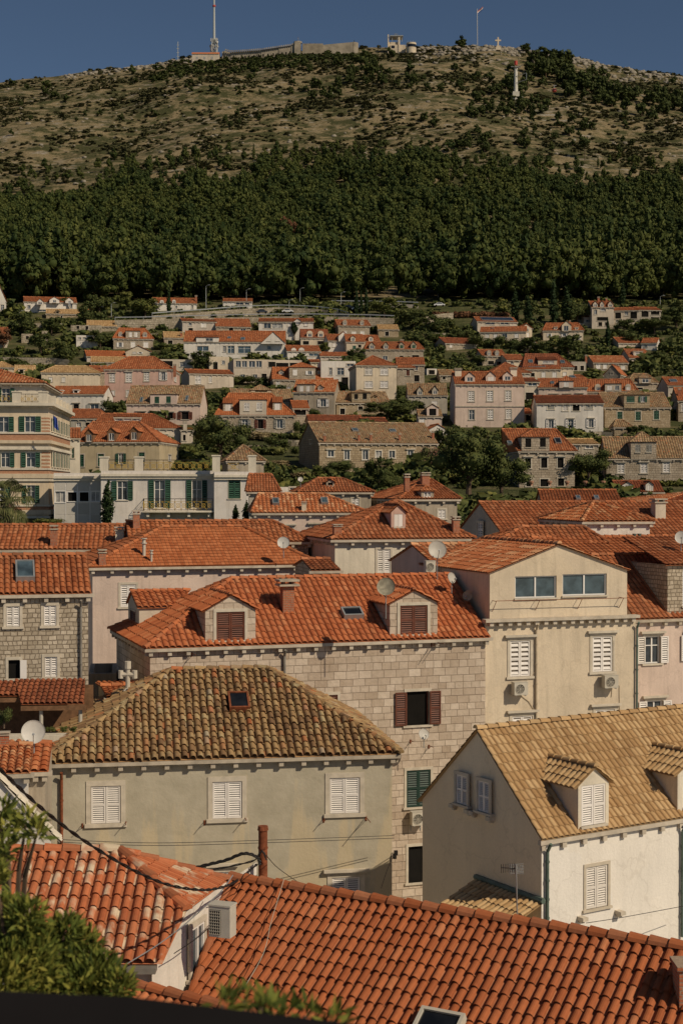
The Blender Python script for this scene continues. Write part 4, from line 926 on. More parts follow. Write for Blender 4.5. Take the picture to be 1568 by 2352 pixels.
hs('C','lower wing of the solar panel house with an orange roof and four shuttered windows',172,486,394,450,('g',358),'s205,408,232,432;s264,408,288,432;d322,406,356,432;s408,404,434,432',wall='st_cream',D=6,a='r6')
hs('C','small cream gabled annexe right of the solar panel house',452,528,366,430,('f',336),'q472,355,494,388;s488,398,508,428',wall='st_cream',D=5)
hs('C','little white gabled hut in the garden below the cream annexe',480,545,462,495,('f',434),'',wall='st_white',D=4,name='garden_hut',cat='hut',group=None,a='r15')
hs('C','cream house with an orange roof and a central white gable among the cypresses',605,880,384,450,('h',332,625,845),'w640,405,655,425;w822,420,850,445;w740,405,760,425',wall='st_cream',a='l12',D=8,
   dorm=((733,798,384,346,316,dict(wins='d746,350,778,386')),(678,704,376,360,352,dict(kind='flat',wk='d')),(822,848,376,362,352,dict(kind='flat',wk='d'))),chim=((788,345,312,12),))
hs('C','tall narrow house with stacked balconies on columns at the edge of the forest',940,1090,222,372,('g',182),'d955,240,975,272;c1000,232,1035,250;k975,290,1050,315;k985,325,1010,352;k1030,325,1055,350',wall='st_pale',a='l45',D=8,
   dorm=((948,980,220,200,180,dict(wk='d')),(996,1024,220,200,178,dict(wk='d')),(1050,1085,220,202,178,dict(wk='d'))),chim=((986,185,150,14),(1040,185,158,12)))
hs('C','low terraced house with orange roofs on open column balconies right of the tall house',1090,1262,246,345,('g',226),'k1100,260,1140,300;c1165,250,1190,280;k1205,255,1250,300;d1105,310,1130,330',wall='st_pale',D=6,a='l3')
hs('C','open concrete balcony frame with an orange roof at the far right of the upper row',1262,1415,240,350,('g',224),'k1280,248,1330,290;k1345,248,1405,275;k1345,290,1405,325;k1280,300,1330,335',wall='st_concrete',D=6)
hs('C','stone house with an orange roof and two small dormers left of the middle roofs',186,350,556,625,('g',516),'o296,596,315,620;k225,592,265,618',wall='stone_far',a='l60',D=8,
   dorm=((218,248,555,532,518,DA|dict(wk='d')),(274,302,555,532,518,DA|dict(wk='d'))))
hs('C','low house with orange roof squeezed between the stone house and the solar roof',356,480,586,650,('g',550),'d380,598,400,615;k410,575,440,600',wall='st_cream',D=7)
hs('C','hipped orange roof rising behind the large greige house',256,512,672,760,('h',604,340,346),'',wall='st_greige',D=9)
hs('C','cream house with a solar heater on its orange roof',460,724,650,720,('g',607),'s594,670,620,705;s668,670,696,705;k520,675,545,700',wall='st_cream',D=7,a='l20',sky=((505,618,110,20,'solar'),))
hs('C','broad house with stepped orange roofs and skylights behind the solar heater roof',470,812,636,715,('h',545,482,700),'s740,670,764,695',wall='st_cream',tile='tile_red',D=9,a=0,sky=((505,588,26,20),(725,592,24,20)),
   dorm=((570,700,620,585,554,dict(kind='s',wins='c600,592,680,612')),))
hs('C','stone house with a long orange roof on the right slope below the terraced house',952,1188,604,660,('g',560),'s970,615,998,645;s1018,615,1042,645;s1140,625,1168,650;s1095,622,1118,640',wall='stone_far',tile='tile_pale',a='l65',D=8,chim=((900,590,550,14),))
hs('C','orange roofed house with a glazed dormer and stone side wall on the wooded right slope',1200,1345,572,620,('g',513),'k1290,575,1350,590',wall='st_pale',a='l80',D=8,dorm=((1226,1290,556,528,514,dict(kind='flat',wk='c')),))
hs('C','low orange roof showing through the trees on the upper right slope',1124,1275,468,500,('g',433),'',wall='st_pale',D=6)
hs('C','low orange roof with a white gable end among the bushes at the right',1280,1386,470,515,('g',437),'d1300,482,1320,496',wall='st_white',D=6,a='r24')
hs('C','small grey stone gable with a single hole window on the right slope',1022,1135,690,745,('f',618),'k1070,652,1084,668',wall='stone_dark',D=6,a='r45',name='stone_barn')
hs('C','stone cottage with a weathered hipped roof and a square window bay',1185,1392,740,800,('h',682,1225,1320),'k1250,775,1290,790',wall='stone_far',tile='tile_tanold',D=7,dorm=((1264,1348,744,710,682,dict(kind='h',wins='d1286,716,1330,742')),))
hs('C','rose coloured house with an orange roof and a wide hipped dormer below the stepped roofs',572,906,776,880,('g',714),'^k655,825,705,840;^k750,825,790,840;^k835,822,875,838',wall='st_rose',D=8,a='l5',
   dorm=((716,812,776,730,692,dict(kind='h',wins='s746,738,782,770')),),sky=((655,738,24,16),))
hs('C','hipped orange roof with a skylight directly behind the wide hipped dormer',760,940,740,800,('h',690,820,860),'',wall='st_rose',D=8,sky=((798,698,18,16),))
hs('C','house with an orange roof and three dormers, the middle one with an open shutter',908,1252,804,870,('h',720,925,1200),'',wall='st_pale',a='l5',D=8.5,
   dorm=((960,1000,796,770,750,DA|dict(wk='d')),(1030,1142,804,748,712,dict(kind='h',wins='s1044,762,1078,794;d1098,762,1126,794')),(1170,1208,796,768,750,DA|dict(wk='s'))))
hs('C','long white house with a dark red roof and two floors of windows',560,1018,884,1085,('g',832),'y635,892,680,926;s738,884,775,936;k808,892,854,936;y898,888,944,924;^w642,998,676,1055;^w776,996,812,1056;^w918,994,950,1050',wall='st_white',tile='tile_red',a='l36',D=9,surmat='st_trim')
hs('C','sandstone house with an aged tan roof and a hipped stone dormer with green shutters',1030,1480,912,1052,('g',812),'g1114,942,1150,1002;g1240,940,1276,1002;g1366,934,1402,996',wall='stone_tan',tile='tile_tanold',a=1,D=9,
   dorm=((1162,1338,914,826,788,dict(kind='h',wins='g1178,836,1234,878;v1276,836,1304,876')),))
hs('C','house with an orange roof and a skylight behind a shaded slate wall at the right',1465,1640,762,850,('g',706),'s1540,775,1560,810',wall='st_pale',a='l80',D=9,sky=((1480,724,38,16),))
hs('C','stone house with an orange roof cut by the right edge',1535,1700,866,1010,('g',780),'s1555,890,1568,940',wall='stone_far',tile='tile_bright',a='l60',D=9,chim=((1542,835,780,18),))
hs('C','narrow house with a striped awning over a railed balcony right of the greige house',476,576,735,880,('g',712),'d500,735,560,765;k484,810,540,860',wall='st_pale',D=6,tile='tile_red')
hs('C','low orange roof in the gap between the greige house and the white house',478,540,955,1020,('g',922),'k485,965,520,1005',wall='st_dirty',D=5)
# ---- region D
hs('D','grey rendered house with a hipped orange roof above the hotel wing',488,705,128,250,('h',66,488,690),'c528,155,560,185;k590,155,620,180',wall='st_grey',D=9,a='r70')
hs('D','cream house with a hipped orange roof and a stair wall behind the yellow house',650,1245,192,310,('h',98,700,1055),'^s1100,245,1150,290',wall='st_pale',D=10,a='l10')
hs('D','low white clerestory box with small windows on an orange roof',792,968,118,150,('g',96),'c812,122,840,144;c905,122,940,142',wall='st_white',D=4,Y=187,name='attic_box',cat='attic')
d3 = hs('D','yellow rendered house with an orange hipped roof and three wooden dormers behind the terrace',516,1098,290,520,('h',152,640,960),'g538,376,580,460;g676,372,718,456;v818,368,852,440;g958,362,998,440',wall='st_yellow',a='r140',D=11,hood=False,surmat='cornice',
   dorm=((588,642,290,232,198,dict(wk='d',wall='wood')),(740,800,284,222,190,dict(wk='d',wall='wood')),(896,954,278,216,184,dict(wk='d',wall='wood'))),sides='r d1160,376,1182,420')
hs('D','small orange roof with one dormer wedged between the hotel and the yellow house',470,548,262,400,('g',198),'g498,330,512,400',wall='st_trim',D=6,Y=165)
# ---- region E
e1 = hs('E','long old stone house with a wide tan roof and brick chimneys along its eave',632,1443,294,505,('g',160),'^d690,350,732,392;^d804,350,840,412;^d930,348,968,412;c1020,350,1060,396;d1112,350,1152,400;^d1240,350,1278,410',wall='stone_tan',tile='tile_tanold',a='l148',D=11,surmat='st_trim',
   chim=((670,288,232,16),(906,284,228,16),(988,284,228,16),(1186,282,228,14),(1416,270,215,16)),sky=((862,202,30,18),(1118,208,34,16)),sides='l k566,230,580,268')
hs('E','long low garden wall building with a narrow orange roof behind the long stone house',562,930,144,200,('g',108),'',wall='st_greige',tile='tile_red',D=4)
hs('E','short orange roofed outbuilding right of the narrow orange roof',930,1098,150,200,('g',124),'',wall='st_greige',tile='tile_red',D=4)
hs('E','white gabled shed with a glazed front at the right end of the long stone house',1385,1510,208,300,('f',168),'b1410,214,1475,244',wall='st_white',D=5,name='shed',cat='shed',group=None)
hs('E','garden pavilion with a pyramid of tan tiles on the hotel terrace edge',0,250,418,470,('h',312,105,110),'',wall='st_dirty',tile='tile_tanold',D=7,Y=150,name='pavilion',cat='pavilion',group=None)
# ---- region F
f1 = hs('F','rubble stone house with an orange hipped roof, a two window dormer and black shutters',440,822,352,605,('h',203,320,690),'^k480,402,520,470;^k590,400,632,468;^k703,400,745,468;k488,545,520,596;k585,545,640,596;k706,540,748,592',wall='stone_far',a=3,D=9.5,tile='tile_orange',
   dorm=((456,648,352,256,198,dict(kind='h',wins='k482,266,522,326;k582,264,622,324')),),sky=((690,270,30,34,'glass_dark'),(360,290,26,20)))
f2 = hs('F','rubble stone house with a tan roof and a square stone dormer at the right edge',1040,1620,404,575,('g',258),'^s1116,440,1162,506;^s1275,438,1320,504;^s1430,432,1474,500',wall='stone_far',tile='tile_tanold',a='l55',D=9.5,
   dorm=((1208,1384,404,290,218,dict(kind='h',wins='y1238,308,1274,362;y1312,306,1352,360')),))
hs('F','low tan roofed outhouse between the two rubble stone houses',800,985,302,400,('g',270),'d826,318,850,345;c895,312,948,335',wall='st_dirty',tile='tile_tan',D=5,name='outbuilding',cat='outbuilding')
hs('F','small stone shed with a hipped tan roof in front of the sandstone house',1095,1215,188,250,('h',138,1105,1150),'',wall='stone_tan',tile='tile_tanold',D=5,name='shed',cat='shed',a='l30',group=None)
hs('F','white garden house with an orange roof and two dormers, one with open shutters',1118,1430,634,720,('g',560),'',wall='st_white',a='l60',D=7,tile='tile_red',
   dorm=((1148,1222,628,586,562,dict(wins='w1168,588,1200,626')),(1310,1362,628,582,560,dict(wk='s'))))
hs('F','long orange roof with two small skylights below the urn terrace',600,1140,706,760,('g',622),'',wall='st_dirty',a='l45',D=9,Y=112,sky=((832,672,24,20),(958,672,24,20)))
hs('F','low orange roof at the right edge beyond the white garden house',1440,1700,696,760,('h',640,1600,1700),'',wall='stone_far',tile='tile_pale',D=9,Y=106)
# ---------------------------------------------------------------- the old town roofs in front
m_, nt_, b_ = newmat('st_greyhouse', .92, .12); c_ = objco(nt_)
v_ = noise_(nt_, mapping(nt_, c_, (1.1, 1.1, .10)), .9, 4, .55, .3); h_ = noise_(nt_, c_, 1.3, 6, .6); s_ = N(nt_, 'ShaderNodeSeparateXYZ'); nt_.links.new(c_, s_.inputs[0])
zz_ = math_(nt_, 'MULTIPLY_ADD', s_.outputs[2], -.055, .36); f_ = ramp(nt_, math_(nt_, 'ADD', math_(nt_, 'ADD', v_, zz_), math_(nt_, 'MULTIPLY', h_, .12)), [(.50, (0,0,0)), (.56, (1,1,1))])
base_ = ramp(nt_, h_, [(.3, (.36,.325,.245)), (.55, (.44,.395,.305)), (.75, (.49,.45,.35))])
nt_.links.new(mixc(nt_, math_(nt_, 'MULTIPLY', f_, .6), base_, (.55,.45,.29)), b_.inputs['Base Color']); bump(nt_, b_, noise_(nt_, c_, 8, 6), .4, .03)
def pipe(h, u, z0, z1, mat='gutter', r=.045, fr=None, part='downpipe', off=.09):
    mb = MB(); f = s_mapf(h, fr); mb.tube([f(u, z0, off), f(u, z1-.25, off), f(u, z1, off+.16)], r, 8)
    for k in range(1, 5): z = z0+(z1-z0)*k/5; mb.cyl(f(u, z-.03, off), f(u, z+.03, off), r*1.35, n=8)
    return mb.build(part, mat, h.root)
def s_mapf(h, fr=None): return h.mapf(fr or h.ff)
def ppipe(h, x, y0, y1, mat='gutter', r=.045, **k):
    u, z1 = h.fpx(x, y0, k.get('fr') or h.ff); _, z0 = h.fpx(x, y1, k.get('fr') or h.ff); return pipe(h, u, z0, z1, mat, r, **k)
def bracket(h, x, y, L=.5, fr=None, mat='rust'):
    fr = fr or h.ff; f = h.mapf(fr); u, z = h.fpx(x, y, fr); mb = MB(); mb.cyl(f(u, z, 0), f(u, z, L), .013, n=5); mb.cyl(f(u, z-.12, 0), f(u, z, L*.6), .01, n=5); mb.box(u-.03, u+.03, 0, .02, z-.14, z+.03, T=lambda q: f(q.x, q.z, q.y)); return mb.build('bracket', mat, h.root)
def ac(h, x0, y0, x1, y1, label, fr=None, dep=.32, off=.12):
    fr = fr or h.ff; f = h.mapf(fr); u0, z1 = h.fpx(x0, y0, fr); u1, z0 = h.fpx(x1, y1, fr)
    if u0 > u1: u0, u1 = u1, u0
    w, hh = u1-u0, z1-z0; O = h.M @ f(u0, z0, 0); ex = (h.M.to_3x3() @ fr.ex); ey = (h.M.to_3x3() @ -fr.ey)
    root = empty('air_conditioner', O, 0, label, 'air conditioner', 'air conditioners on the walls'); T = lambda q: ex*q.x+ey*q.y+Vector((0,0,q.z))
    mb = MB(); mb.box(0, w, off, off+dep, 0, hh, T=T); mb.box(-.01, w+.01, off-.01, off+dep+.01, hh, hh+.02, T=T); mb.build('casing', 'ac_white', root)
    mb = MB(); cx, cz, r = w*.42, hh*.5, min(w, hh)*.40
    mb.lathe(T(Vector((cx, off+dep+.001, cz))), [(r, 0), (r, .02), (r*.9, .02), (r*.9, .004)], 20, 0, ey); mb.build('fan_ring', 'ac_white', root)
    mb = MB(); mb.lathe(T(Vector((cx, off+dep+.003, cz))), [(0.001, 0), (r*.9, 0)], 20, 0, ey); mb.build('fan', 'dark', root)
    mb = MB()
    for i in range(1, 6): q = r*.9*i/6; mb.lathe(T(Vector((cx, off+dep+.012, cz))), [(q-.006, 0), (q+.006, 0), (q+.006, .006)], 16, 0, ey)
    for i in range(4): a = math.pi*i/4; mb.cyl(T(Vector((cx-r*.9*math.cos(a), off+dep+.015, cz-r*.9*math.sin(a)))), T(Vector((cx+r*.9*math.cos(a), off+dep+.015, cz+r*.9*math.sin(a)))), .006, n=4)
    mb.build('grille', 'ac_white', root)
    mb = MB()
    for a in (.15, .85): mb.box(w*a-.02, w*a+.02, 0, off+dep, -.04, -.005, T=T); mb.box(w*a-.02, w*a+.02, 0, .02, -.3, -.04, T=T)
    mb.build('wall_bracket', 'metal_grey', root)
    return root
def dish(px, py, Y, r, label, yaw=0, tilt=18, mat='dish', mast=None, arm=True):
    """satellite dish centred on a picture position; faces the yaw direction"""
    c = at(px, py, Y); R_ = r*c.dot(FWD)/FL; ya = math.radians(yaw); ti = math.radians(tilt)
    ax = Vector((math.sin(ya)*math.cos(ti), -math.cos(ya)*math.cos(ti), math.sin(ti)))
    ml = mast or 1.2; root = empty('satellite_dish', c+Vector((0, .12, -ml)), 0, label, 'satellite dish', 'satellite dishes'); C = Vector((0, -.12, ml))
    mb = MB(); mb.lathe(C, [(.001, -.16*R_*1.2), (R_*.3, -.145*R_*1.2), (R_*.6, -.10*R_*1.2), (R_*.85, -.04*R_*1.2), (R_, 0), (R_*1.01, .01), (R_, -.02), (R_*.6, -.13*R_*1.2), (.001, -.19*R_*1.2)], 28, 0, ax); mb.build('reflector', mat, root, smooth=True)
    mb = MB(); mb.tube([(0,0,0), (0,0,ml-.05), C-ax*.12], .022, 6); mb.build('mast', 'metal_grey', root)
    if arm:
        lo = C+ax.cross(Vector((1,0,0)).cross(ax)).normalized()*0; dn = (Vector((0,0,-1))-ax*Vector((0,0,-1)).dot(ax)).normalized()
        e = C+dn*R_*.35+ax*R_*1.0; mb = MB(); mb.tube([C+dn*R_*.98, e], .013, 5); mb.cyl(e-ax*.03, e-ax*.13, .045, .03, 8); mb.build('feed_arm', 'metal_grey', root)
    return root
# 1 ---- grey house with the old tiled roof
n1 = House('P','grey rendered house with a hipped roof of mossy brown and ochre tiles',116,900,1750,Y=51,a=9,D=9,roof=('h',(500,1536),395,612),wall='st_greyhouse',tile='tile_old',near=True,base=-20,
    wins='s209,1806,278,1890;s488,1796,556,1879;s757,1787,826,1867;^s762,2016,827,2090;^s493,2003,529,2080',group='houses of the old town',tk=dict(pitch=.265,row=.36,amp=.095,lip=.065,jit=.035),over=.28,sur=.16,cmat='cornice')
n1.skylight(527,1600,42,38,'glass_dark','rust'); ppipe(n1,142,1772,2100,'rust',.05)
for x, y, l in ((190,1893,.4),(289,1888,.4),(470,1886,.4),(563,1878,.45),(743,1880,.4),(840,1876,.9)): bracket(n1, x, y, l)
mb = MB(); 
for x, y in ((908,1958),(905,1966)):
    u, z = n1.fpx(x, y, n1.ff); mb.box(u-.06, u+.06, -.12, 0, z-.08, z+.08); mb.tube([(u, -.1, z), (u-.25, -.55, z+.12)], .012, 5)
mb.build('wire_bracket', 'cable', n1.root)
# 2 ---- ashlar house with the brown shuttered dormers
n2 = House('P','long pale ashlar house with two stone dormers with brown shutters on its orange roof',345,1114,1487,Y=60,a=18,D=8,roof=('h',(700,1326),530,None),wall='stone_ashlar',tile='tile_fore',near=True,base=-20,
    wins='o933,1589,984,1664;r738,1597,775,1640;e933,1770,988,1851;k937,1945,975,2025',group='houses of the old town',tk=dict(pitch=.26,row=.40,amp=.06,lip=.035,jit=.008),over=.28,surmat='surround')
n2.dormer(471.7,587,1475,1400,1365,kind='g',wins='r497,1406,562,1470',yd=.02,wall='stone_ashlar',sur=.12,over=.16)
n2.dormer(895,1004,1457,1384,1354,kind='g',wins='r918,1391,981,1456',yd=.02,wall='stone_ashlar',sur=.12,over=.16)
n2.dormer(295,320,1467,1394,1358,kind='g',wins='r300,1400,313,1464',fr='l',yd=.5,wall='st_pale',sur=.05,xa=304)
n2.chimney(663,1410,1331,27,'brick',0,1.75); n2.skylight(789,1404,36,20,'glass_dark'); ppipe(n2,652,1492,2000,'gutter',.06)
for x, y, l in ((440,1500,.8),(990,1478,.9),(1000,1474,.9),(942,1700,.4),(984,1712,.5)): bracket(n2, x, y, l)
dish(886,1347,60.2,21,'weathered rust stained satellite dish in front of the right brown shuttered dormer',-12,20,'dish_old',1.3,False)
dish(973,1686,62.3,13,'small white satellite dish below the open brown shutters on the ashlar wall',25,20,'dish',.6)
ac(n2,938,1862,969,1890,'air conditioner under the green shutters between the grey house and the tan gable')
# 3 ---- cream house with the wide gable
n3 = House('P','cream rendered house with a broad gable and two wide strip windows above a bracketed cornice',1124,1439,1316,Y=65,a=19,D=8,roof=('f',(1281,1249),1281),wall='st_cream',tile='tile_pale',near=True,base=-20,
    wins='b1182,1324,1277,1372;b1291,1319,1392,1366',group='houses of the old town',tk=dict(pitch=.26,row=.4,amp=.035,lip=.025),corn=False,sur=.0,over=.12)
u0 = n3.fpx(1111,1430,n3.ff)[0]; u1, zt = n3.fpx(1456,1416,n3.ff); zt = n3.fpx(1124,1428,n3.ff)[1]
hol = []; ws_ = []
for x0, y0, x1, y1 in ((1168,1472,1214,1552),(1357,1462,1402,1541),(1173,1645,1219,1720),(1364,1630,1407,1710)):
    a_, d_ = n3.fpx(x0, y0, n3.ff); b__, c__ = n3.fpx(x1, y1, n3.ff); hol.append((a_, b__, c__, d_))
mb = MB(); mf = lambda u, z, off: Vector((u, -.10-off, z)); cells(mb, u0, u1, 0, zt, hol, mf, .14)
for u in (u0, u1): mb.face([(u,-.10,0),(u,-.10,zt),(u,8,zt),(u,8,0)])
mb.face([(u0,-.10,zt),(u1,-.10,zt),(u1,0.,zt),(u0,0.,zt)]); mb.build('lower_wall', 'st_cream', n3.root)
for q in hol: make_window(n3.root, mf, *q, 's', 40, .13, True)
mb = MB(); mb.box(u0-.1, u1+.05, -.42, .0, zt, zt+.13)
for i in range(17): u = u0+(u1-u0)*(i+.5)/17; mb.box(u-.09, u+.09, -.34, -.102, zt-.17, zt-.002)
mb.build('cornice', 'cornice', n3.root)
for x, y0, y1, m in ((1227,1432,1660,'pipe'),(1457,1428,1700,'metal_green')): ppipe(n3,x,y0,y1,m,.05,off=.19)
mb = MB(); a_, z_ = n3.fpx(1130,1380,n3.ff); b__, _ = n3.fpx(1430,1368,n3.ff)
mb.tube([(a_,-.4,z_+.02),(b__,-.4,z_)], .014, 5)
for k in range(4): u = a_+(b__-a_)*k/3.1; mb.tube([(u,0,z_-.45),(u,-.4,z_),(u,0,z_+.01)], .014, 5)
mb.build('clothes_rail', 'rust', n3.root)
ac(n3,1168,1565,1199,1592,'air conditioner beside the cream wall drainpipe, left of its pair',off=.24); ac(n3,1374,1549,1405,1576,'air conditioner on the right half of the cream wall below a hooded window',off=.24)
for pts in (((1196,1567),(1216,1556),(1224,1540),(1226,1500)),((1190,1595),(1210,1610),(1224,1632)),((1405,1560),(1418,1575),(1419,1640)),((1405,1470),(1404,1545),(1400,1600))):
    mb = MB(); mb.tube([n3.mapf(n3.ff)(*n3.fpx(x, y, n3.ff), .13) for x, y in pts], .014, 5); mb.build('conduit', 'pipe', n3.root)
dish(1004,1262,67.5,21,'large pale satellite dish on a pole left of the cream gable',8,18,'dish',1.6); dish(1037,1327,66.6,13,'small white dish beside the air conditioner behind the ashlar house ridge',48,15,'dish',.7)
dish(1073,1368,66.2,12,'dull grey dish in the shade on the side wall of the cream gable',-30,15,'dish_old',.7)
# 4 ---- pink house at the right edge
n4 = House('P','pink rendered house at the right edge with white louvred shutters open beside its windows',1457,1720,1421,Y=69.5,a=19,D=8,roof=('g',(1560,1272)),wall='st_rose',tile='tile_orange',near=True,base=-20,wins='^w1480,1462,1514,1523;^w1484,1610,1520,1670;^w1580,1458,1614,1516',
    group='houses of the old town',tk=dict(pitch=.26,row=.4))
n4.dormer(1532,1700,1414,1294,1294,kind='s',wins='s1566,1312,1580,1392',yd=.05,wall='stone_rough',over=.2)
r5 = House('P','wide orange roof with a vent pipe rising behind the pink house at the right edge',1300,1720,1300,Y=75,a=17,roof=('g',(1450,1233)),wall='st_pale',tile='tile_bright',base=-20,D=8,group='houses of the old town',tk=dict(near=True,pitch=.26,row=.4))
r4 = House('P','low house with a shaded gable and hipped orange roof tucked behind the cream gable',1003,1300,1302,Y=70.5,a=19,D=6,roof=('g',(959,1251)),wall='st_rose',tile='tile_pale',base=-20,group='houses of the old town',tk=dict(near=True,pitch=.26,row=.4))
ac(r4,1003,1303,1026,1330,'dark air conditioner in the shade behind the ashlar house ridge'); ac(r4,970,1288,992,1314,'air conditioner on the shaded gable under the large pale dish')
# 5 ---- tan tiled house lower right
n5 = House('P','white house with a steep tan tiled roof and two gabled dormers at lower right',1243,1800,1926,Y=44,a=32,D=6.05,roof=('g',(1098,1674)),wall='st_clean',tile='tile_tan',near=True,base=-19,
    wins='s1344,1993,1394,2080',sides='l s1054,1776,1079,1850|l s1104,1790,1130,1868',wmats={'l':'st_gable_bounce'},group='houses of the old town',tk=dict(pitch=.215,row=.36,amp=.042),over=.16,sur=.09)
n5.dormer(1327,1397,1901,1797,1760,kind='g',wins='s1334,1806,1389,1890',wall='st_trim',over=.2); n5.dormer(1555,1640,1857,1766,1730,kind='g',wins='s1570,1775,1625,1845',wall='st_trim',over=.2)
ppipe(n5,1252,1935,2150,'metal_green',.05); ppipe(n5,1562,1890,2150,'metal_green',.05)
mb = MB(); f = n5.mapf(n5.fl)
for x, y in ((1046,1849),(1081,1862),(1092,1866),(1131,1879)): u, z = n5.fpx(x, y, n5.fl); mb.box(u-.1, u+.1, 0, .22, z-.06, z+.06, T=lambda q: f(q.x, q.z, q.y)); mb.box(u-.06, u+.06, 0, .12, z-.14, z-.062, T=lambda q: f(q.x, q.z, q.y))
for x, y in ((1330,2108),(1416,2094)): u, z = n5.fpx(x, y, n5.ff); mb.box(u-.1, u+.1, -.28, 0, z-.05, z+.06); mb.box(u-.06, u+.06, -.16, 0, z-.13, z-.052)
mb.build('stone_bracket', 'surround', n5.root)
bm = bmesh.new(); zr = n5.fpx(1232,2067,n5.fl)[1]; tile_mesh(bm, [(-1.75,-.1,zr-.75),(-1.75,3.1,zr-.75),(-.02,3.1,zr),(-.02,-.1,zr)], pitch=.215, row=.36, near=True, seed=3); bm_build(bm, 'lean_to_roof', 'tile_tan', n5.root)
mb = MB(); mb.box(-1.6, -.01, 0, 3., 0, zr-.82); mb.build('lean_to_wall', 'st_pale', n5.root)
mb = MB(); mb.tube([(-.04,-.14,zr+.05),(-.04,3.15,zr+.05)], .09, 6); mb.build('flashing', 'metal_green', n5.root)
# antenna
c = at(1190, 2120, 34.5); t_ = empty('antenna', c, 0, 'television antenna mast with a grid reflector in front of the tan lean to roof', 'antenna')
hgt = at(1180, 1985, 34.5).z-c.z; mb = MB(); mb.tube([(0,0,-1.2),(-.06,0,hgt)], .018, 6); mb.build('mast', 'metal_grey', t_)
mb = MB(); 
for i in range(-4, 5): mb.tube([(-.06+i*.035-.02,.0,hgt-.02),(-.06+i*.035+.03,.03,hgt-.24)], .006, 4)
for i in range(-3, 4): mb.tube([(-.22,.0,hgt-.12+i*.035),(.12,.02,hgt-.12+i*.035+.02)], .006, 4)
mb.build('reflector', 'metal_grey', t_)
mb = MB(); mb.tube([(-.06,0,hgt-.1),(-.42,-.12,hgt-.05)], .01, 5)
for i in range(7): x = -.1-i*.052; mb.tube([(x,-.03-i*.017,hgt-.17),(x,-.03-i*.017,hgt+.03)], .006, 4)
mb.build('boom', 'cable', t_)
# 6 ---- big foreground roof
A6 = Vector((-2.42, 33., -8.33))*1.064-Vector((0,0,.27)); d6 = Vector((.8687,-.4953,0)); p6 = Vector((-.4953,-.8687,-.62)); n6 = empty('house', (A6.x, A6.y, -19), 0, 'house under the big bright orange tiled roof that fills the lower right foreground', 'house', 'houses of the old town')
O6 = Vector((A6.x, A6.y, -19)); g6 = lambda q: q-O6
def onplane(px, py, P0, nn): d = ray(px, py); return d*(P0.dot(nn)/d.dot(nn))
nn6 = d6.cross(p6).normalized()
bl = onplane(452, 2370, A6, nn6); br = A6+d6*16+p6*5.2; bl2 = A6+p6*5.2+d6*((bl-A6).dot(d6)+.1)
bm = bmesh.new(); tile_mesh(bm, [g6(q) for q in (bl2, br, A6+d6*16, A6)], pitch=.222, row=.39, amp=.076, lip=.042, near=True, jit=.016, stag=.16, seed=11)
p6b = Vector((.4953,.8687,-.62)); tile_mesh(bm, [g6(q) for q in (A6, A6+d6*16, A6+d6*16+p6b*4, A6+p6b*4)], pitch=.24, row=.47, near=False, seed=12)
caps(bm, g6(A6), g6(A6+d6*16), .14, .42, 5); caps(bm, g6(A6), g6(bl2), .10, .40, 6, -nn6 if nn6.z < 0 else nn6); bm_build(bm, 'roof', 'tile_new', n6)
mb = MB(); ctr = [A6+d6*.2+Vector((0,0,-.1)), A6+d6*16+Vector((0,0,-.1))]
w0 = [g6(q) for q in (bl2+Vector((0,0,-.1)), br+Vector((0,0,-.1)))]; w1 = [g6(A6+p6b*4+Vector((0,0,-.1))), g6(A6+d6*16+p6b*4+Vector((0,0,-.1)))]
bot = lambda q: Vector((q.x, q.y, 0)); mb.face([w0[0], w0[1], bot(w0[1]), bot(w0[0])]); mb.face([w1[0], w1[1], bot(w1[1]), bot(w1[0])]); r0, r1 = g6(ctr[0]), g6(ctr[1])
mb.face([w0[0], r0, w1[0], bot(w1[0]), bot(w0[0])]); mb.face([w0[1], r1, w1[1], bot(w1[1]), bot(w0[1])]); mb.build('wall', 'st_white', n6)
def onroof_box(P, e1, e2, nrm, w, l, parent, name, fm, gm_):
    T = lambda q: g6(P)+e1*q.x+e2*q.y+nrm*q.z; mb = MB(); t = .07
    for a, b, c, d in ((0,w,0,t),(0,w,l-t,l),(0,t,t,l-t),(w-t,w,t,l-t)): mb.box(a, b, c, d, -.05, .25, T=T)
    f = mb.build(name, fm, parent); mb = MB(); mb.box(t, w-t, t, l-t, -.05, .2, T=T); mb.build('pane', gm_, f)
nu = nn6 if nn6.z > 0 else -nn6; onroof_box(onplane(975, 2328, A6, nn6)-nu*0, d6, p6.normalized(), nu, .95, 1.2, n6, 'skylight', 'ac_white', 'glass_dark')
cc = g6(onplane(1551, 2292, A6, nn6)); mb = MB(); mb.box(cc.x, cc.x+.75, cc.y-.3, cc.y+.3, cc.z-.8, cc.z+.62); mb.box(cc.x-.05, cc.x+.8, cc.y-.35, cc.y+.35, cc.z+.62, cc.z+.70); mb.build('chimney', 'brick', n6)
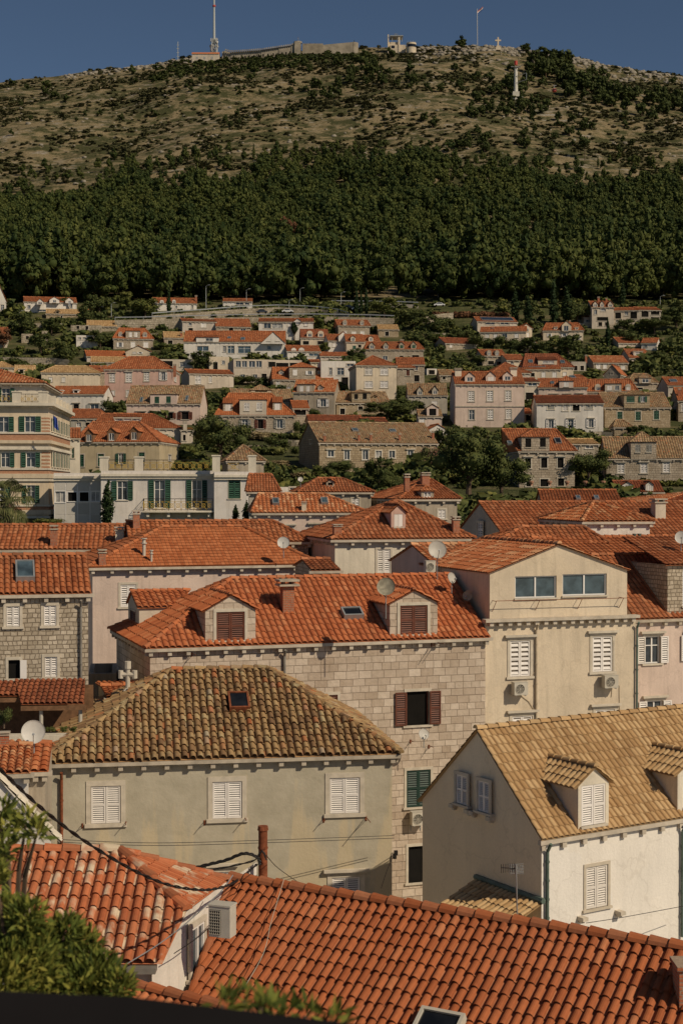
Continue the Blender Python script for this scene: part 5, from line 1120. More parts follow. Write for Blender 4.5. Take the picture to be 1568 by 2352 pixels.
# 7 ---- left foreground house with whitewashed tiles
O7 = Vector((-3.9, 31., -19)); n7 = empty('house', O7, 0, 'white walled house with whitewash stained orange tiles and a small side window at lower left', 'house', 'houses of the old town'); g7 = lambda *q: Vector(q)-O7
bm = bmesh.new(); V7 = [g7(-9.6,34,-8.2), g7(-5.0,34,-8.2), g7(-3.32,32.25,-9.07), g7(-3.68,30.85,-9.77), g7(-9.6,30.85,-9.77)]
tile_mesh(bm, [V7[4], V7[3], V7[2], V7[1], V7[0]], pitch=.235, row=.40, amp=.075, lip=.045, near=True, jit=.012, stag=.1, seed=21)
tile_mesh(bm, [g7(-5,34,-8.2), g7(-3.32,32.25,-9.07), g7(-2.62,34.9,-9.1)], pitch=.12, row=.4, amp=.03, near=True, seed=22)
tile_mesh(bm, [g7(-9.6,34,-8.2), g7(-5,34,-8.2), g7(-2.62,34.9,-9.1), g7(-3.2,36.5,-9.5), g7(-9.6,37,-9.6)], near=False, seed=23, slab=False) if False else None
caps(bm, g7(-9.6,34,-8.2), g7(-5,34,-8.2), .13, .42, 1); caps(bm, g7(-3.32,32.25,-9.07), g7(-5,34,-8.2), .13, .42, 2); caps(bm, g7(-2.62,34.9,-9.1), g7(-5,34,-8.2), .09, .42, 3)
bm_build(bm, 'roof', 'tile_patchy', n7)
fr7 = Frame((0,0,0), Vector((1.25,3.9,0)).normalized(), Vector((-3.9,1.25,0)).normalized()); L7 = 6.
class Q: pass
def w7px(x, y):
    d = ray(x, y); nrm = -fr7.ey; t = (O7.dot(nrm))/d.dot(nrm); p = d*t-O7; return p.dot(fr7.ex), p.z
mf7 = lambda u, z, off: fr7.L(u, -off, z)
a_, d_ = w7px(432, 2133); b__, c__ = w7px(461, 2226); h7 = (min(a_, b__), max(a_, b__), c__, d_)
mb = MB(); zt7 = 19-9.85; cells(mb, -.02, L7, 0, zt7, [h7], mf7, .16); mb.face([fr7.L(-.02,0,zt7), fr7.L(L7,0,zt7), fr7.L(L7,0,19-9.15), fr7.L(1.3,0,19-9.15)])
mb.face([(-5.6,.1,0),(-.0,.1,0),(-.0,.1,zt7),(-5.6,.1,zt7)]); mb.build('wall', 'st_white', n7)
make_window(n7, lambda u, z, off: mf7(u, z, off+.08), *h7, 'd', 40, .10, False, rev=.06)
mb = MB(); mb.box(-2.2, .1, -.32, .0, zt7-.1, zt7+.02); mb.build('gutter', 'gutter', n7)
c = at(511, 2112, 32.0); t_ = empty('air_conditioner', c+Vector((0,0,-.34)), math.radians(-20), 'cream air conditioner box with a square grille beside the lower left roof', 'air conditioner', 'air conditioners on the walls')
mb = MB(); mb.box(-.3,.3,-.2,.2,0,.8); mb.box(-.32,.32,-.22,.22,.8,.84); mb.build('casing', 'ac_white', t_)
mb = MB(); 
for i in range(6): x = -.27+i*.06; mb.box(x-.008, x+.008, -.225, -.215, .08, .7)
for i in range(9): z = .08+i*.077; mb.box(-.28, .04, -.232, -.226, z-.008, z+.008)
mb.build('grille', 'ac_white', t_); mb = MB(); mb.box(-.28, .04, -.214, -.202, .07, .71); mb.build('fan', 'dark', t_); t_.scale = (.82,.82,.82)
# 8 ---- nearest small roof
A8 = at(285, 2258, 29.5); O8 = Vector((A8.x, A8.y, -19)); n8 = empty('house', O8, 0, 'nearest low orange roof whose ridge shows just above the dark parapet', 'house', 'houses of the old town'); g8 = lambda q: q-O8
d8 = Vector((.83,-.557,0)); q8 = Vector((-.557,-.83,-.5)); bm = bmesh.new(); tile_mesh(bm, [g8(A8+q8*3.2-d8*2), g8(A8+q8*3.2+d8*5.2), g8(A8+d8*5.2), g8(A8-d8*2)], pitch=.2, row=.4, near=True, jit=.01, seed=31); caps(bm, g8(A8-d8*2), g8(A8+d8*5.2), .12, .45, 8); bm_build(bm, 'roof', 'tile_fore', n8)
mb = MB(); 
for a, b in ((A8-d8*1.9, A8+d8*5.1), (A8-d8*1.9+q8*3, A8+d8*5.1+q8*3)): a = g8(a)-Vector((0,0,.1)); b = g8(b)-Vector((0,0,.1)); mb.face([a, b, Vector((b.x, b.y, 0)), Vector((a.x, a.y, 0))])
mb.build('wall', 'st_white', n8)
# 9 ---- left stone house, pink hipped house, rows behind
n11 = House('P','rubble stone house at the left edge with a skylight in its orange roof',-140,203,1366,Y=58,a=13,roof=('g',(30,1276)),wall='stone_rough',tile='tile_orange',near=True,base=-20,wins='s15,1393,46,1439;s101,1391,130,1437;s103,1509,132,1555;k20,1516,46,1558;s-80,1395,-50,1440',
    group='houses of the old town',tk=dict(pitch=.235,row=.38,amp=.065))
n11.skylight(37,1298,42,40); ppipe(n11,186,1378,1560,'gutter',.05)
mb = MB(); u, z1 = n11.fpx(47,1516,n11.ff); u2, z0 = n11.fpx(62,1558,n11.ff); mb.box(u, u2, -.09, -.05, z0, z1); mb.build('shutter', 'shutter_white', n11.root)
n12 = House('P','pink rendered house with a broad hipped roof of small flat orange tiles',213,716,1302,Y=76,a=17,roof=('h',(465,1210),373,557),wall='st_rose',tile='tile_bright',base=-20,wins='s277,1343,313,1394',group='houses of the old town',over=.35,
    tk=dict(pitch=.21,row=.30,amp=.022,lip=.028,near=True,flat=True),chim=((236,1300,1262,16),))
mb = MB()
for x, y, h_, r in ((331,1276,.85,.09),(348,1290,.55,.06)): u, y_, z = n12.rpx(x, y); mb.cyl((u,y_,z-.1),(u,y_,z+h_),r,n=10); mb.cyl((u,y_,z+h_*.72),(u,y_,z+h_*.78),r*1.8,n=10); mb.cyl((u,y_,z+h_),(u,y_,z+h_+.05),r*1.8,n=10)
mb.build('vent_pipe', 'ac_white', n12.root)
n13 = House('P','long stone building with an orange roof and two chimneys below the palm',-120,310,1262,Y=84,a=5,roof=('g',(120,1206)),wall='stone_dark',tile='tile_orange',base=-20,group='houses of the old town',tk=dict(near=True,pitch=.27,row=.38),
    wins='k20,1274,44,1300;k130,1274,160,1300',chim=((124,1256,1206,15),(275,1252,1210,19,'st_trim')))
n14 = House('P','orange roofed building hipped at its right end behind the broad pink house roof',300,708,1246,Y=83,a=12,roof=('h',(500,1197),None,626),wall='stone_rough',tile='tile_orange',base=-20,group='houses of the old town',tk=dict(near=True,pitch=.27,row=.38),chim=((314,1216,1172,15),))
dish(651,1246,78,14,'white satellite dish rising over the hip of the broad pink house roof',0,20,'dish',.8)
m1 = House('E','pink rendered house with a mottled orange roof and two blue skylights',190,944,776,Y=99,a=6,roof=('h',(450,648),215,665),wall='st_rose',tile='tile_pale',base=-14,group='houses of the old town',wins='^s578,870,638,966;^s410,878,448,905;^s790,868,828,900',
    tk=dict(near=True,pitch=.27),sky=((310,690,42,38),(645,686,42,38)),chim=((527,768,700,32,'st_cream'),))
m2 = House('E','grey stone house with a low hipped roof and tiny roof vent behind the mottled roof',500,988,634,Y=112,a=9,roof=('h',(700,541),620,790),wall='st_dirty',tile='tile_orange',base=-14,group='houses of the old town',wins='s856,678,906,740;s750,672,780,690',dorm=((680,736,594,566,545,dict(wk='k')),))
m4 = House('E','house with a steep hipped orange roof, white dormer and tall brick chimneys right of centre',1192,1580,682,Y=108,a=15,D=9,roof=('h',(1370,546),1345,1400),wall='st_dirty',tile='tile_orange',base=-14,group='houses of the old town',wins='s1450,756,1500,818',
    dorm=((1334,1420,672,628,592,dict(kind='h',wk='c')),),chim=((1238,640,508,34),(1366,600,498,54)))
m5 = House('P','whitewashed house with a hipped orange roof and a pink dormer',769,1072,1238,Y=80,a=14,roof=('h',(911,1149),906,915),wall='st_trim',tile='tile_orange',base=-16,group='houses of the old town',wins='s866,1262,896,1316',over=.35,
    tk=dict(near=True,pitch=.26,row=.4),dorm=((898,931,1213,1177,1158,dict(wall='st_pink')),),chim=((776,1229,1204,18),(1048,1225,1186,16)))
m6 = House('E','small orange hipped roof squeezed between the white annexe and the grey stone house',150,345,632,Y=116,a=4,roof=('h',(250,512),150,300),wall='st_grey',tile='tile_orange',base=-14,group='houses of the old town')
m7 = House('P','low stone outbuilding with an orange roof in the gap left of the whitewashed house',718,775,1309,Y=73,a=14,roof=('g',(745,1284)),wall='stone_rough',tile='tile_orange',base=-18,D=4,group='houses of the old town',tk=dict(near=True))
r1 = House('P','long house with a wide orange roof and a shaded grey gable at its left',1160,1640,1236,Y=88,a=16,D=8,roof=('g',(1097,1154)),wall='st_grey',tile='tile_orange',base=-16,group='houses of the old town',tk=dict(near=True,pitch=.27),chim=((1516,1192,1145,26,'st_pale'),),sides='l s1100,1200,1112,1232')
r2 = House('P','white walled house with a hipped roof crossing in front of the grey gabled house',1341,1491,1197,Y=83,a=13,D=6.5,roof=('h',(1362,1153),1358,1366),wall='st_white',tile='tile_pale',base=-16,group='houses of the old town',tk=dict(near=True,pitch=.27))
r3 = House('P','low hipped orange roof with a chimney stub in front of the white walled hipped house',1135,1385,1250,Y=78,a=11,roof=('h',(1270,1210),1198,1338),wall='st_pale',tile='tile_orange',base=-16,group='houses of the old town',tk=dict(near=True,pitch=.27))
r6 = House('P','bright orange roof with two skylights at the right edge behind the vent pipe roof',1525,1760,1248,Y=92,a=14,roof=('g',(1560,1160)),wall='st_pale',tile='tile_bright',base=-16,group='houses of the old town',sky=((1536,1180,14,14),(1556,1180,18,14)))
mb = MB(); u, y_, z = r5.rpx(1456, 1252); 
for k in (0, .28): mb.cyl((u+k,y_,z-.1),(u+k,y_,z+.55),.08,n=10); mb.cyl((u+k,y_,z+.55),(u+k,y_,z+.6),.12,n=10)
mb.build('vent_pipe', 'metal_green', r5.root)
dish(1564,1234,72,15,'white satellite dish cut by the right edge above the orange roofs',-15,18,'dish',.9)
# left corner: awning terrace, alley roofs, white gable
c = at(-30, 1566, 56); z0 = c.z; t_ = empty('awning_roof', (c.x, c.y, -18), math.radians(5), 'tiled terrace awning on white posts below the rubble stone house', 'awning'); h = z0+18
bm = bmesh.new(); tile_mesh(bm, [(-1,-1.2,h-.36),(1.6,-1.2,h-.36),(1.6,.2,h),(-1,.2,h)], pitch=.2, row=.35, near=True, seed=3); tile_mesh(bm, [(1.5,-2.0,h-.56),(3.75,-2.0,h-.56),(3.6,.2,h+.05),(1.0,.2,h+.05)], pitch=.2, row=.35, near=True, seed=4); bm_build(bm, 'roof', 'tile_red', t_)
mb = MB(); 
for x in (2.2, 3.6): mb.cyl((x,-1.85,h-4.2),(x,-1.85,h-.68),.07,n=8)
mb.build('post', 'ac_white', t_); mb = MB(); mb.box(1.5,3.8,-2.05,-1.95,h-.80,h-.64); mb.box(-1,1.5,-1.25,-1.15,h-.6,h-.45); mb.box(-1.5,3.9,.25,.35,-0.,h-.2); mb.build('beam', 'wood', t_)
al = House('P','low terrace wall with dark openings and potted plants below the tiled awning',-60,152,1692,Y=53,a=4,D=.6,roof=('flat',),wall='st_trim',base=-20,group='houses of the old town',name='terrace_building',cat='building',wins='')
dish(77,1681,47,27,'large round satellite dish on the terrace at the left edge',12,18,'dish',1.4)
p1 = House('P','old low roof of broken tan tiles beside a brick chimney at the left edge',-80,62,1775,Y=44,a=10,D=5,roof=('g',(0,1713)),wall='st_white',tile='tile_pale',near=True,base=-20,group='houses of the old town',tk=dict(pitch=.22,row=.3,jit=.02,amp=.06),chim=((10,1715,1682,22),))
p2 = House('P','narrow strip of orange roof between the left edge and the grey house',62,104,1768,Y=46,a=8,D=4,roof=('g',(80,1708)),wall='st_dirty',tile='tile_fore',near=True,base=-20,group='houses of the old town')
p3 = House('P','white rendered gable wall behind the foreground bush at the left edge',-120,118,1944,Y=40,a=12,D=.6,roof=('f',(-30,1765),-20),wall='st_white',tile='st_trim',base=-20,group='houses of the old town',corn=False)
p4 = House('P','grey wall with a sliver of orange roof above the left hip of the grey house',252,372,1600,Y=57,a=15,D=4,roof=('g',(300,1574)),wall='st_grey',tile='tile_bright',near=True,base=-20,group='houses of the old town')
p5 = House('P','shaded rear building with a dark railed balcony behind the rubble stone house',204,268,1548,Y=66,a=8,D=4,roof=('flat',),wall='st_dirty',base=-20,group='houses of the old town')
# stone cross finial
c = at(294, 1580, 56.5); mb = MB(); s = .0163
mb.cyl((0,0,-1),(0,0,.75),.10,.08,8); mb.cyl((0,0,.72),(0,0,1.0),.12,n=8); mb.cyl((-.26,0,.5),(.26,0,.5),.09,n=8); 
for x in (-.26,.26): mb.cyl((x,0,.36),(x,0,.66),.1,n=8)
mb.cyl((0,0,-.1),(0,0,.0),.2,.1,8); o = mb.build('cross_finial', 'surround', None, loc=c); tag(o, 'small carved stone cross finial in front of the ashlar house corner', 'finial')
# rusty flue and the cables
c = at(604, 2012, 36.2); top = at(604, 1897, 36.2).z; mb = MB(); mb.cyl((0,0,-.6),(0,0,top-c.z-.08),.11,n=14); mb.cyl((0,0,top-c.z-.1),(0,0,top-c.z),.135,.12,14); mb.cyl((0,0,(top-c.z)*.55),(0,0,(top-c.z)*.58),.125,n=14)
o = mb.build('flue_pipe', 'rust', None, loc=c); tag(o, 'rusty brown metal flue pipe standing at the corner of the big orange roof', 'flue pipe')
def wire(pts, r, label, name='cable', mat='cable', sub=6, cat='cable', twist=0, strands=1):
    P = [at(*p) for p in pts]; out = []
    for i in range(len(P)-1):
        p0 = P[max(0, i-1)]; p1 = P[i]; p2 = P[i+1]; p3 = P[min(len(P)-1, i+2)]
        for k in range(sub):
            t = k/sub; out.append(.5*((2*p1)+(p2-p0)*t+(2*p0-5*p1+4*p2-p3)*t*t+(3*p1-p0-3*p2+p3)*t*t*t))
    out.append(P[-1]); o0 = out[0].copy(); mb = MB()
    for s in range(strands):
        ph = 6.283*s/strands; q = []
        for j, p in enumerate(out):
            a = ph+j*.9*twist; q.append(p-o0+Vector((math.cos(a)*r*1.1*(strands > 1), 0, math.sin(a)*r*1.1*(strands > 1))))
        mb.tube(q, r, 5)
    o = mb.build(name, mat, None, loc=o0); return tag(o, label, cat, None)
wire([(-30,1735,22),(30,1795,23),(110,1868,24.5),(200,1935,26),(300,1995,27.5),(380,2030,28.8),(450,2043,30),(500,2040,31.5),(545,2022,34.8),(590,1985,36.0)], .017, 'thick twisted black cable sagging from the left edge to the rusty flue', strands=2, twist=1, sub=12)
wire([(440,1995,36),(480,1985,36),(520,1975,36),(560,1960,36),(590,1968,36),(598,1985,36.0)], .022, 'looped bundle of black cables reaching left from the rusty flue', strands=3, twist=.7, sub=8)
wire([(450,2000,36),(500,1995,36),(550,1985,36),(585,1975,36),(602,1955,36),(612,1975,36.0)], .014, 'thin black cable looping round the rusty flue', strands=2, twist=.6, sub=8)
wire([(535,2010,33),(505,2050,32.6),(440,2110,32),(370,2165,31.2),(290,2215,30.4)], .012, 'thin grey cable running down the white wall to the patched tiles', mat='metal_grey')
wire([(560,2008,33),(530,2070,34.8),(470,2140,32.2),(400,2190,31)], .010, 'black service wire crossing the white wall below the air conditioner')
wire([(652,2020,34.3),(640,2060,33.8),(622,2120,33.1),(605,2190,32.2),(560,2270,31.4)], .008, 'loose pale wire trailing down the big orange roof', mat='ac_white')
wire([(135,1928,48),(350,1936,49),(600,1930,50),(905,1919,52)], .010, 'upper thin wire strung across the grey rendered wall')
wire([(135,1934,48),(350,1942,49),(600,1936,50),(905,1925,52)], .010, 'lower thin wire strung across the grey rendered wall')
wire([(905,1962,52),(890,1995,50),(875,2040,48)], .010, 'thin wire dropping from the bracket at the corner of the grey house')
wire([(612,1965,33.3),(640,1995,40),(690,2030,50)], .010, 'thin wire falling away to the right of the rusty flue')
wire([(1345,2120,41),(1440,2105,43),(1600,2075,46)], .010, 'thin wire stretched across the white wall at lower right')
# dark parapet
P0 = at(-300, 2262, 3.0); P1 = at(300, 2290, 3.1); P2 = at(830, 2354, 3.25); P3 = at(1300, 2440, 3.4); mb = MB()
pp = [P0, P1, P2, P3]; o0 = Vector((P1.x, P1.y, -3.5)); dn = Vector((0,0,-3.5))
for a, b in zip(pp[:-1], pp[1:]):
    bk = Vector((0,.10,-.06)); A_, B_ = a-o0, b-o0; mb.face([A_, B_, Vector((B_.x, B_.y, 0)), Vector((A_.x, A_.y, 0))]); mb.face([A_, B_, B_+bk, A_+bk]); mb.face([A_+bk, B_+bk, Vector((B_.x, B_.y+.10, 0)), Vector((A_.x, A_.y+.10, 0))])
plain('parapet', (.012,.011,.012), .95, .05); o = mb.build('parapet_wall', 'parapet', None, loc=o0); tag(o, 'blurred black parapet wall along the bottom left of the view', 'wall')
# ---------------------------------------------------------------- hotel, annexe
def railing(parent, P0, P1, h, mat='gold', posts=None):
    """wrought railing: dark top rail, gilt lattice"""
    P0 = Vector(P0); P1 = Vector(P1); L = (P1-P0).length; d = (P1-P0)/L; up = Vector((0,0,1)); mb = MB()
    mb.tube([P0+up*h, P1+up*h], .028, 5, 1); mb.tube([P0+up*.08, P1+up*.08], .02, 4, 1); mb.tube([P0+up*h*.78, P1+up*h*.78], .014, 4)
    n = max(1, int(L/.55))
    for i in range(n+1): p = P0+d*L*i/n; mb.tube([p, p+up*h], .018, 4, 1)
    for i in range(n):
        a = P0+d*L*i/n; b = P0+d*L*(i+1)/n; m = (a+b)/2
        mb.tube([a+up*.1, b+up*h*.76], .016, 4); mb.tube([b+up*.1, a+up*h*.76], .016, 4)
        c = m+up*(h*.43); r = h*.17; pts = [c+d*r*math.cos(k*math.pi/4)+up*r*math.sin(k*math.pi/4) for k in range(9)]; mb.tube(pts, .022, 4)
    return mb.build('railing', [mat, 'cable'], parent)
ho = House('D','hotel with striped brick corner piers, pale yellow cornices and green shutters at the left edge',-260,336,38,Y=142,a=4.5,D=20,roof=('flat',),wall='st_hotel',name='hotel',cat='hotel',group=None,base=-9,
    wins='v172,112,246,222;v-8,115,62,222;v182,362,246,463;v8,362,70,463;v186,588,244,712;v-30,588,40,712',surmat='st_trim',sur=.06)
f = ho.mapf(ho.ff); g = ho.mapf(ho.fr); W, D = ho.W, ho.D
def zf(y): return ho.fpx(336, y, ho.ff)[1]
def band(y0, y1, off, mat, name='string_course'):
    mb = MB(); z1, z0 = zf(y0), zf(y1); mb.box(-.0, W+off, -off, -.004, z0, z1); mb.box(W+.004, W+off-.003, .003-.004, D, z0, z1-.002); return mb.build(name, mat, ho.root)
for y0, y1, off, mt in ((20,42,.55,'st_trim'),(42,52,.22,'st_trim'),(222,234,.12,'st_trim'),(278,300,.28,'st_hotel'),(320,334,.16,'st_trim'),(334,344,.26,'st_trim'),(470,482,.12,'st_trim'),(508,540,.2,'st_hotel'),(545,560,.14,'st_trim'),(722,734,.12,'st_trim'),(758,790,.2,'st_hotel'),(800,815,.12,'st_trim')): band(y0, y1, off, mt)
for y0, y1 in ((234,277),(482,508),(734,757)): band(y0, y1, .02, 'brick_band', 'brick_band')
for y0, y1 in ((110,221),(346,469)):
    mb = MB(); z1, z0 = zf(y0), zf(y1); n = 5; u = ho.fpx(288, 200, ho.ff)[0]; 
    for i in range(n): a = z0+(z1-z0)*i/n; mb.box(u, W+.012, -.012, 1.2, a, a+(z1-z0)*.5/n)
    mb.build('striped_pier', 'brick_band', ho.root)
    for k in range(7):
        v = 2.2+k*2.5; gm2 = lambda u, z, off: g(u, z, off+.12); make_window(ho.root, gm2, v, v+1.3, z0+.15, z1-.1, 'g', 10, .05, False, surmat='st_trim', rev=.1)
mb = MB(); hr = zf(-60); z0 = zf(20)
top = zf(-50)
for u in (ho.fpx(118, 0, ho.ff)[0], W-.5): mb = MB(); mb.box(u-.4, u+.4, -.3, .5, z0, top-.0); mb.box(u-.46, u+.46, -.36, .56, top+.0, top+.12); mb.build('parapet_pier', 'st_trim', ho.root)
for k in range(6): mb = MB(); mb.box(W-.5, W+.35, 2.5+k*3.2, 3.2+k*3.2, z0, top-.15); mb.build('parapet_pier', 'st_trim', ho.root)
railing(ho.root, (-8,-.1,z0), (ho.fpx(104,0,ho.ff)[0],-.1,z0), top-z0-.15); railing(ho.root, (ho.fpx(132,0,ho.ff)[0],-.1,z0), (W-.9,-.1,z0), top-z0-.15)
for k in range(5): railing(ho.root, (W+.05, 3.2+k*3.2, z0), (W+.05, 5.7+k*3.2, z0), top-z0-.25)
h2 = House('A','set back top floor of the hotel under a mottled hipped orange roof',-260,285,742,Y=145,a=4.5,D=14,roof=('h',(0,641),-150,-60),wall='st_trim',tile='tile_pale',name='penthouse',cat='attic storey',group=None,base=ho.base+2,wins='v14,780,72,885;v-100,780,-40,885',surmat='st_trim',over=.5,tk=dict(near=True,pitch=.3,row=.45))
c = at(125, 968, 141); t_ = empty('flag', c+Vector((0,0,-1)), 0, 'dark blue flag hanging from the corner of the hotel', 'flag'); mb = MB(); mb.tube([(-.6,0,0),(.0,-.1,2.6)], .04, 5); mb.build('flag_pole', 'metal_grey', t_)
V_ = []; F_ = []
for i in range(7):
    for j in range(9): V_.append((-.15+i*.16+.05*j*.6, -.12+.12*math.sin(i*1.9+j*.3), 2.5-j*.34-(i*.12)))
for i in range(6):
    for j in range(8): a = i*9+j; F_.append((a, a+9, a+10, a+1))
me = bpy.data.meshes.new('cloth'); me.from_pydata(V_, [], F_); me.materials.append(MATS['blue']); t_.scale = (.42,.42,.42); t_.location = at(124, 962, 140.5)-Vector((0,0,.7)); o = link(me, 'cloth', t_); md = o.modifiers.new('thick', 'SOLIDIFY'); md.thickness = .02
an = House('D','white hotel annexe with green shutters and a gilded balcony',697,1476,487,Y=134,a=4,D=11,roof=('flat',),wall='st_annex',name='hotel_annexe',cat='hotel annexe',group=None,base=-10,wins='v808,558,880,690;v1064,552,1138,745;v1322,552,1392,745',surmat='st_trim',sur=.05)
tw = House('D','white end tower of the hotel annexe with one closed green shutter window',1476,1766,494,Y=133.2,a=4,D=12,roof=('flat',),wall='st_annex',name='annexe_tower',cat='tower',group=None,base=-10,wins='g1574,548,1657,680',surmat='st_trim',sur=.05)
cn = House('D','flat grey panelled link building between the hotel and its annexe',372,700,503,Y=136,a=4,D=8,roof=('flat',),wall='st_annex',name='link_building',cat='link building',group=None,base=-10,wins='c382,630,450,706;k470,636,530,698;k551,636,612,698;c628,630,692,700',surmat='frame_white',sur=.06)
plain('panel', (.50,.47,.42), .5, .3, var=.05)
def panel_grid(h):
    mb = MB(); xs = (378,455,537,622,695); ys = (545,628,710,792,860)
    for x in xs: u, _ = h.fpx(x, 600, h.ff); mb.box(u-.03, u+.03, -.05, 0, 0, h.ez-1.2)
    mb.build('mullion', 'frame_white', h.root); mb = MB()
    for i in range(4):
        for j in range(4):
            if j == 1: continue
            u0, z1 = h.fpx(xs[i], ys[j], h.ff); u1, z0 = h.fpx(xs[i+1], ys[j+1], h.ff); mb = MB(); mb.box(u0+.05, u1-.05, -.025, -.003, z0+.03, z1-.03); mb.build('cladding_panel', 'panel', h.root)
panel_grid(cn)
for h, y in ((an, 500), (tw, 505), (cn, 512)):
    mb = MB(); z = h.fpx(h.W and 700, y, h.ff)[1]; z = h.ez-.5; mb.box(-.0, h.W+(.25 if h is tw else 0), -.28, -.003, z, z+.22); mb.box(0, h.W+(.18 if h is tw else 0), -.16, -.004, z-.22, z-.003); mb.build('cornice', 'st_trim', h.root)
mb = MB(); zt = an.ez
pu = [an.fpx(x, 480, an.ff)[0] for x in (718, 958)]
for u in pu: mb = MB(); mb.box(u-.38, u+.38, .0, .7, zt, zt+1.15); mb.box(u-.45, u+.45, -.06, .76, zt+1.15, zt+1.27); mb.build('terrace_pier', 'st_trim', an.root)
railing(an.root, (pu[0]+.4,.2,zt), (pu[1]-.4,.2,zt), .95); railing(an.root, (pu[1]+.4,.2,zt), (an.W-.4,.2,zt), .95)
for x in (1490, 1738): mb = MB(); u = tw.fpx(x, 480, tw.ff)[0]; mb.box(u-.34, u+.34, .0, .7, tw.ez, tw.ez+1.35); mb.box(u-.4, u+.4, -.06, .76, tw.ez+1.35, tw.ez+1.47); mb.build('terrace_pier', 'st_trim', tw.root)
railing(tw.root, (1.2,.2,tw.ez), (tw.W-1.5,.2,tw.ez), .95)
u0, zb_ = an.fpx(994, 762, an.ff); u1, _ = an.fpx(1476, 762, an.ff); mb = MB(); mb.box(u0-.1, u1, -1.3, -.003, zb_-.15, zb_); 
for i in range(4): u = u0+.4+(u1-u0-.8)*i/3; mb.box(u-.12, u+.12, -1.1, -.003, zb_-.55, zb_-.152)
mb.build('balcony', 'st_trim', an.root); railing(an.root, (u0,-1.22,zb_), (u1-.1,-1.22,zb_), 1.05); railing(an.root, (u0,-1.22,zb_), (u0,-.05,zb_), 1.05)
for q_ in (('A','orange roofed house cut by the left edge among the bushes',-40,50,418,505,('g',362),'d10,430,30,455',dict(wall='st_pale',D=6)),('A','crumbling stone ruin wall left of the small flat roofed house',150,228,405,470,('flat',),'k180,420,200,445',dict(wall='stone_wall',D=3,name='stone_ruin',cat='ruin')),
    ('A','tall broken stone ruin beside the leaning pole on the left slope',290,330,385,490,('flat',),'',dict(wall='stone_wall',D=3,name='stone_ruin',cat='ruin')),('C','concrete terrace with dark arches left of the long pale roofed house',798,900,596,665,('flat',),'k815,625,840,658;k860,625,885,658',dict(wall='st_concrete',D=5,name='terrace_building',cat='building')),
    ('B','low stone house with a gable end right of the white balcony house',1462,1560,690,740,('g',655),'k1480,700,1500,720',dict(wall='stone_far',tile='tile_tanold',D=6,a='l25')),('B','white pergola terrace right of the white corner balcony',1372,1440,645,690,('flat',),'k1385,655,1425,685',dict(wall='st_white',D=4,name='terrace_building',cat='building')),
    ('A','cream terrace block below the white apartments left of the modern house',1442,1580,562,668,('flat',),'d1530,590,1550,615;k1470,600,1500,650',dict(wall='st_cream',D=7,name='terrace_building',cat='building')),('D','narrow stair building with a brick chimney right of the clerestory roof',1248,1330,205,300,('s',190),'k1262,240,1280,280',dict(wall='st_pale',D=5,tile='tile_tan',chim=((1276,205,145,26,'st_pale'),))),
    ('C','small white house with a flat roof behind the striped awning',478,560,640,700,('flat',),'d500,655,530,680',dict(wall='st_white',D=5)),('C','pale garage building left of the tall narrow house',885,938,290,350,('g',276),'d900,305,930,325',dict(wall='st_pale',D=5)),
    ('E','small rendered outbuilding behind the white dish in the garden',345,470,600,640,('flat',),'d430,605,465,630',dict(wall='st_white',D=4,Y=122)),('B','cream garden house between the apartments and the modern house',575,640,600,640,('g',585),'',dict(wall='st_cream',D=5))):
    hs(*q_[:8], **q_[8])
# ---------------------------------------------------------------- summit
def ztop(px, py, Y): return at(px, py, Y)
plain('fortstone', (.30,.26,.20), .95, .1, var=.3, sc_=.25); plain('steel', (.42,.44,.43), .5, .3, var=.1); plain('pylon', (.60,.57,.50), .7, .2, var=.08)
b = at(492, 136, 1128); t_ = empty('television_mast', b, 0, 'tall lattice television mast crowded with antennas on the mountain crest', 'mast'); k = 1128/FL
mb = MB()
for sx, sy in ((-1,-1),(1,-1),(1,1),(-1,1)): mb.tube([(sx*2.4,sy*2.4,-3),(sx*1.7,sy*1.7,8),(sx*1.2,sy*1.2,15)], .42, 5)
for i in range(6):
    z = i*2.4; r = 2.3-z*.07
    for a, c_ in (((-1,-1),(1,-1)),((1,-1),(1,1)),((1,1),(-1,1)),((-1,1),(-1,-1))): mb.tube([(a[0]*r,a[1]*r,z),(c_[0]*r*.93,c_[1]*r*.93,z+2.4)], .16, 4); mb.tube([(a[0]*r,a[1]*r,z),(c_[0]*r,c_[1]*r,z)], .2, 4)
mb.build('lattice', 'steel', t_); mb = MB(); mb.cyl((0,0,0),(0,0,15),.6,n=8); mb.cyl((0,0,14),(0,0,48),1.0,.6,10); mb.build('shaft', 'steel', t_)
mb = MB(); mb.cyl((0,0,38.8),(0,0,40),1.2,n=10); mb.build('red_band', 'red', t_)
rs = random.Random(2)
for i in range(34):
    mb = MB(); a = rs.uniform(0, 6.28); z = rs.uniform(3, 15); r = 2.7-(z)*.06+rs.uniform(0,.8); x, y = math.cos(a)*r, math.sin(a)*r
    if i % 2: mb.lathe((x,y-.2,z), [(.01,0),(.85,.1),(.85,.5),(.01,.5)], 10, 0, (math.cos(a),math.sin(a),0))
    else: mb.box(x-.28, x+.28, y-.2, y+.2, z-1.3, z+1.3)
    mb.build('antenna', 'dish', t_)
for x, y0, y1, l in ((409,92,135,'thin antenna mast standing left of the television mast'),): 
    c = at(x, y1+4, 1130); mb = MB(); hh = (y1-y0)*1130/FL; mb.tube([(0,0,-2),(0,0,hh)], .22, 5)
    for q in (.2,.4,.62,.8): mb.box(-.9,.9,-.2,.2,hh*q,hh*q+.35)
    tag(mb.build('antenna_mast', 'steel', None, loc=c), l, 'mast')
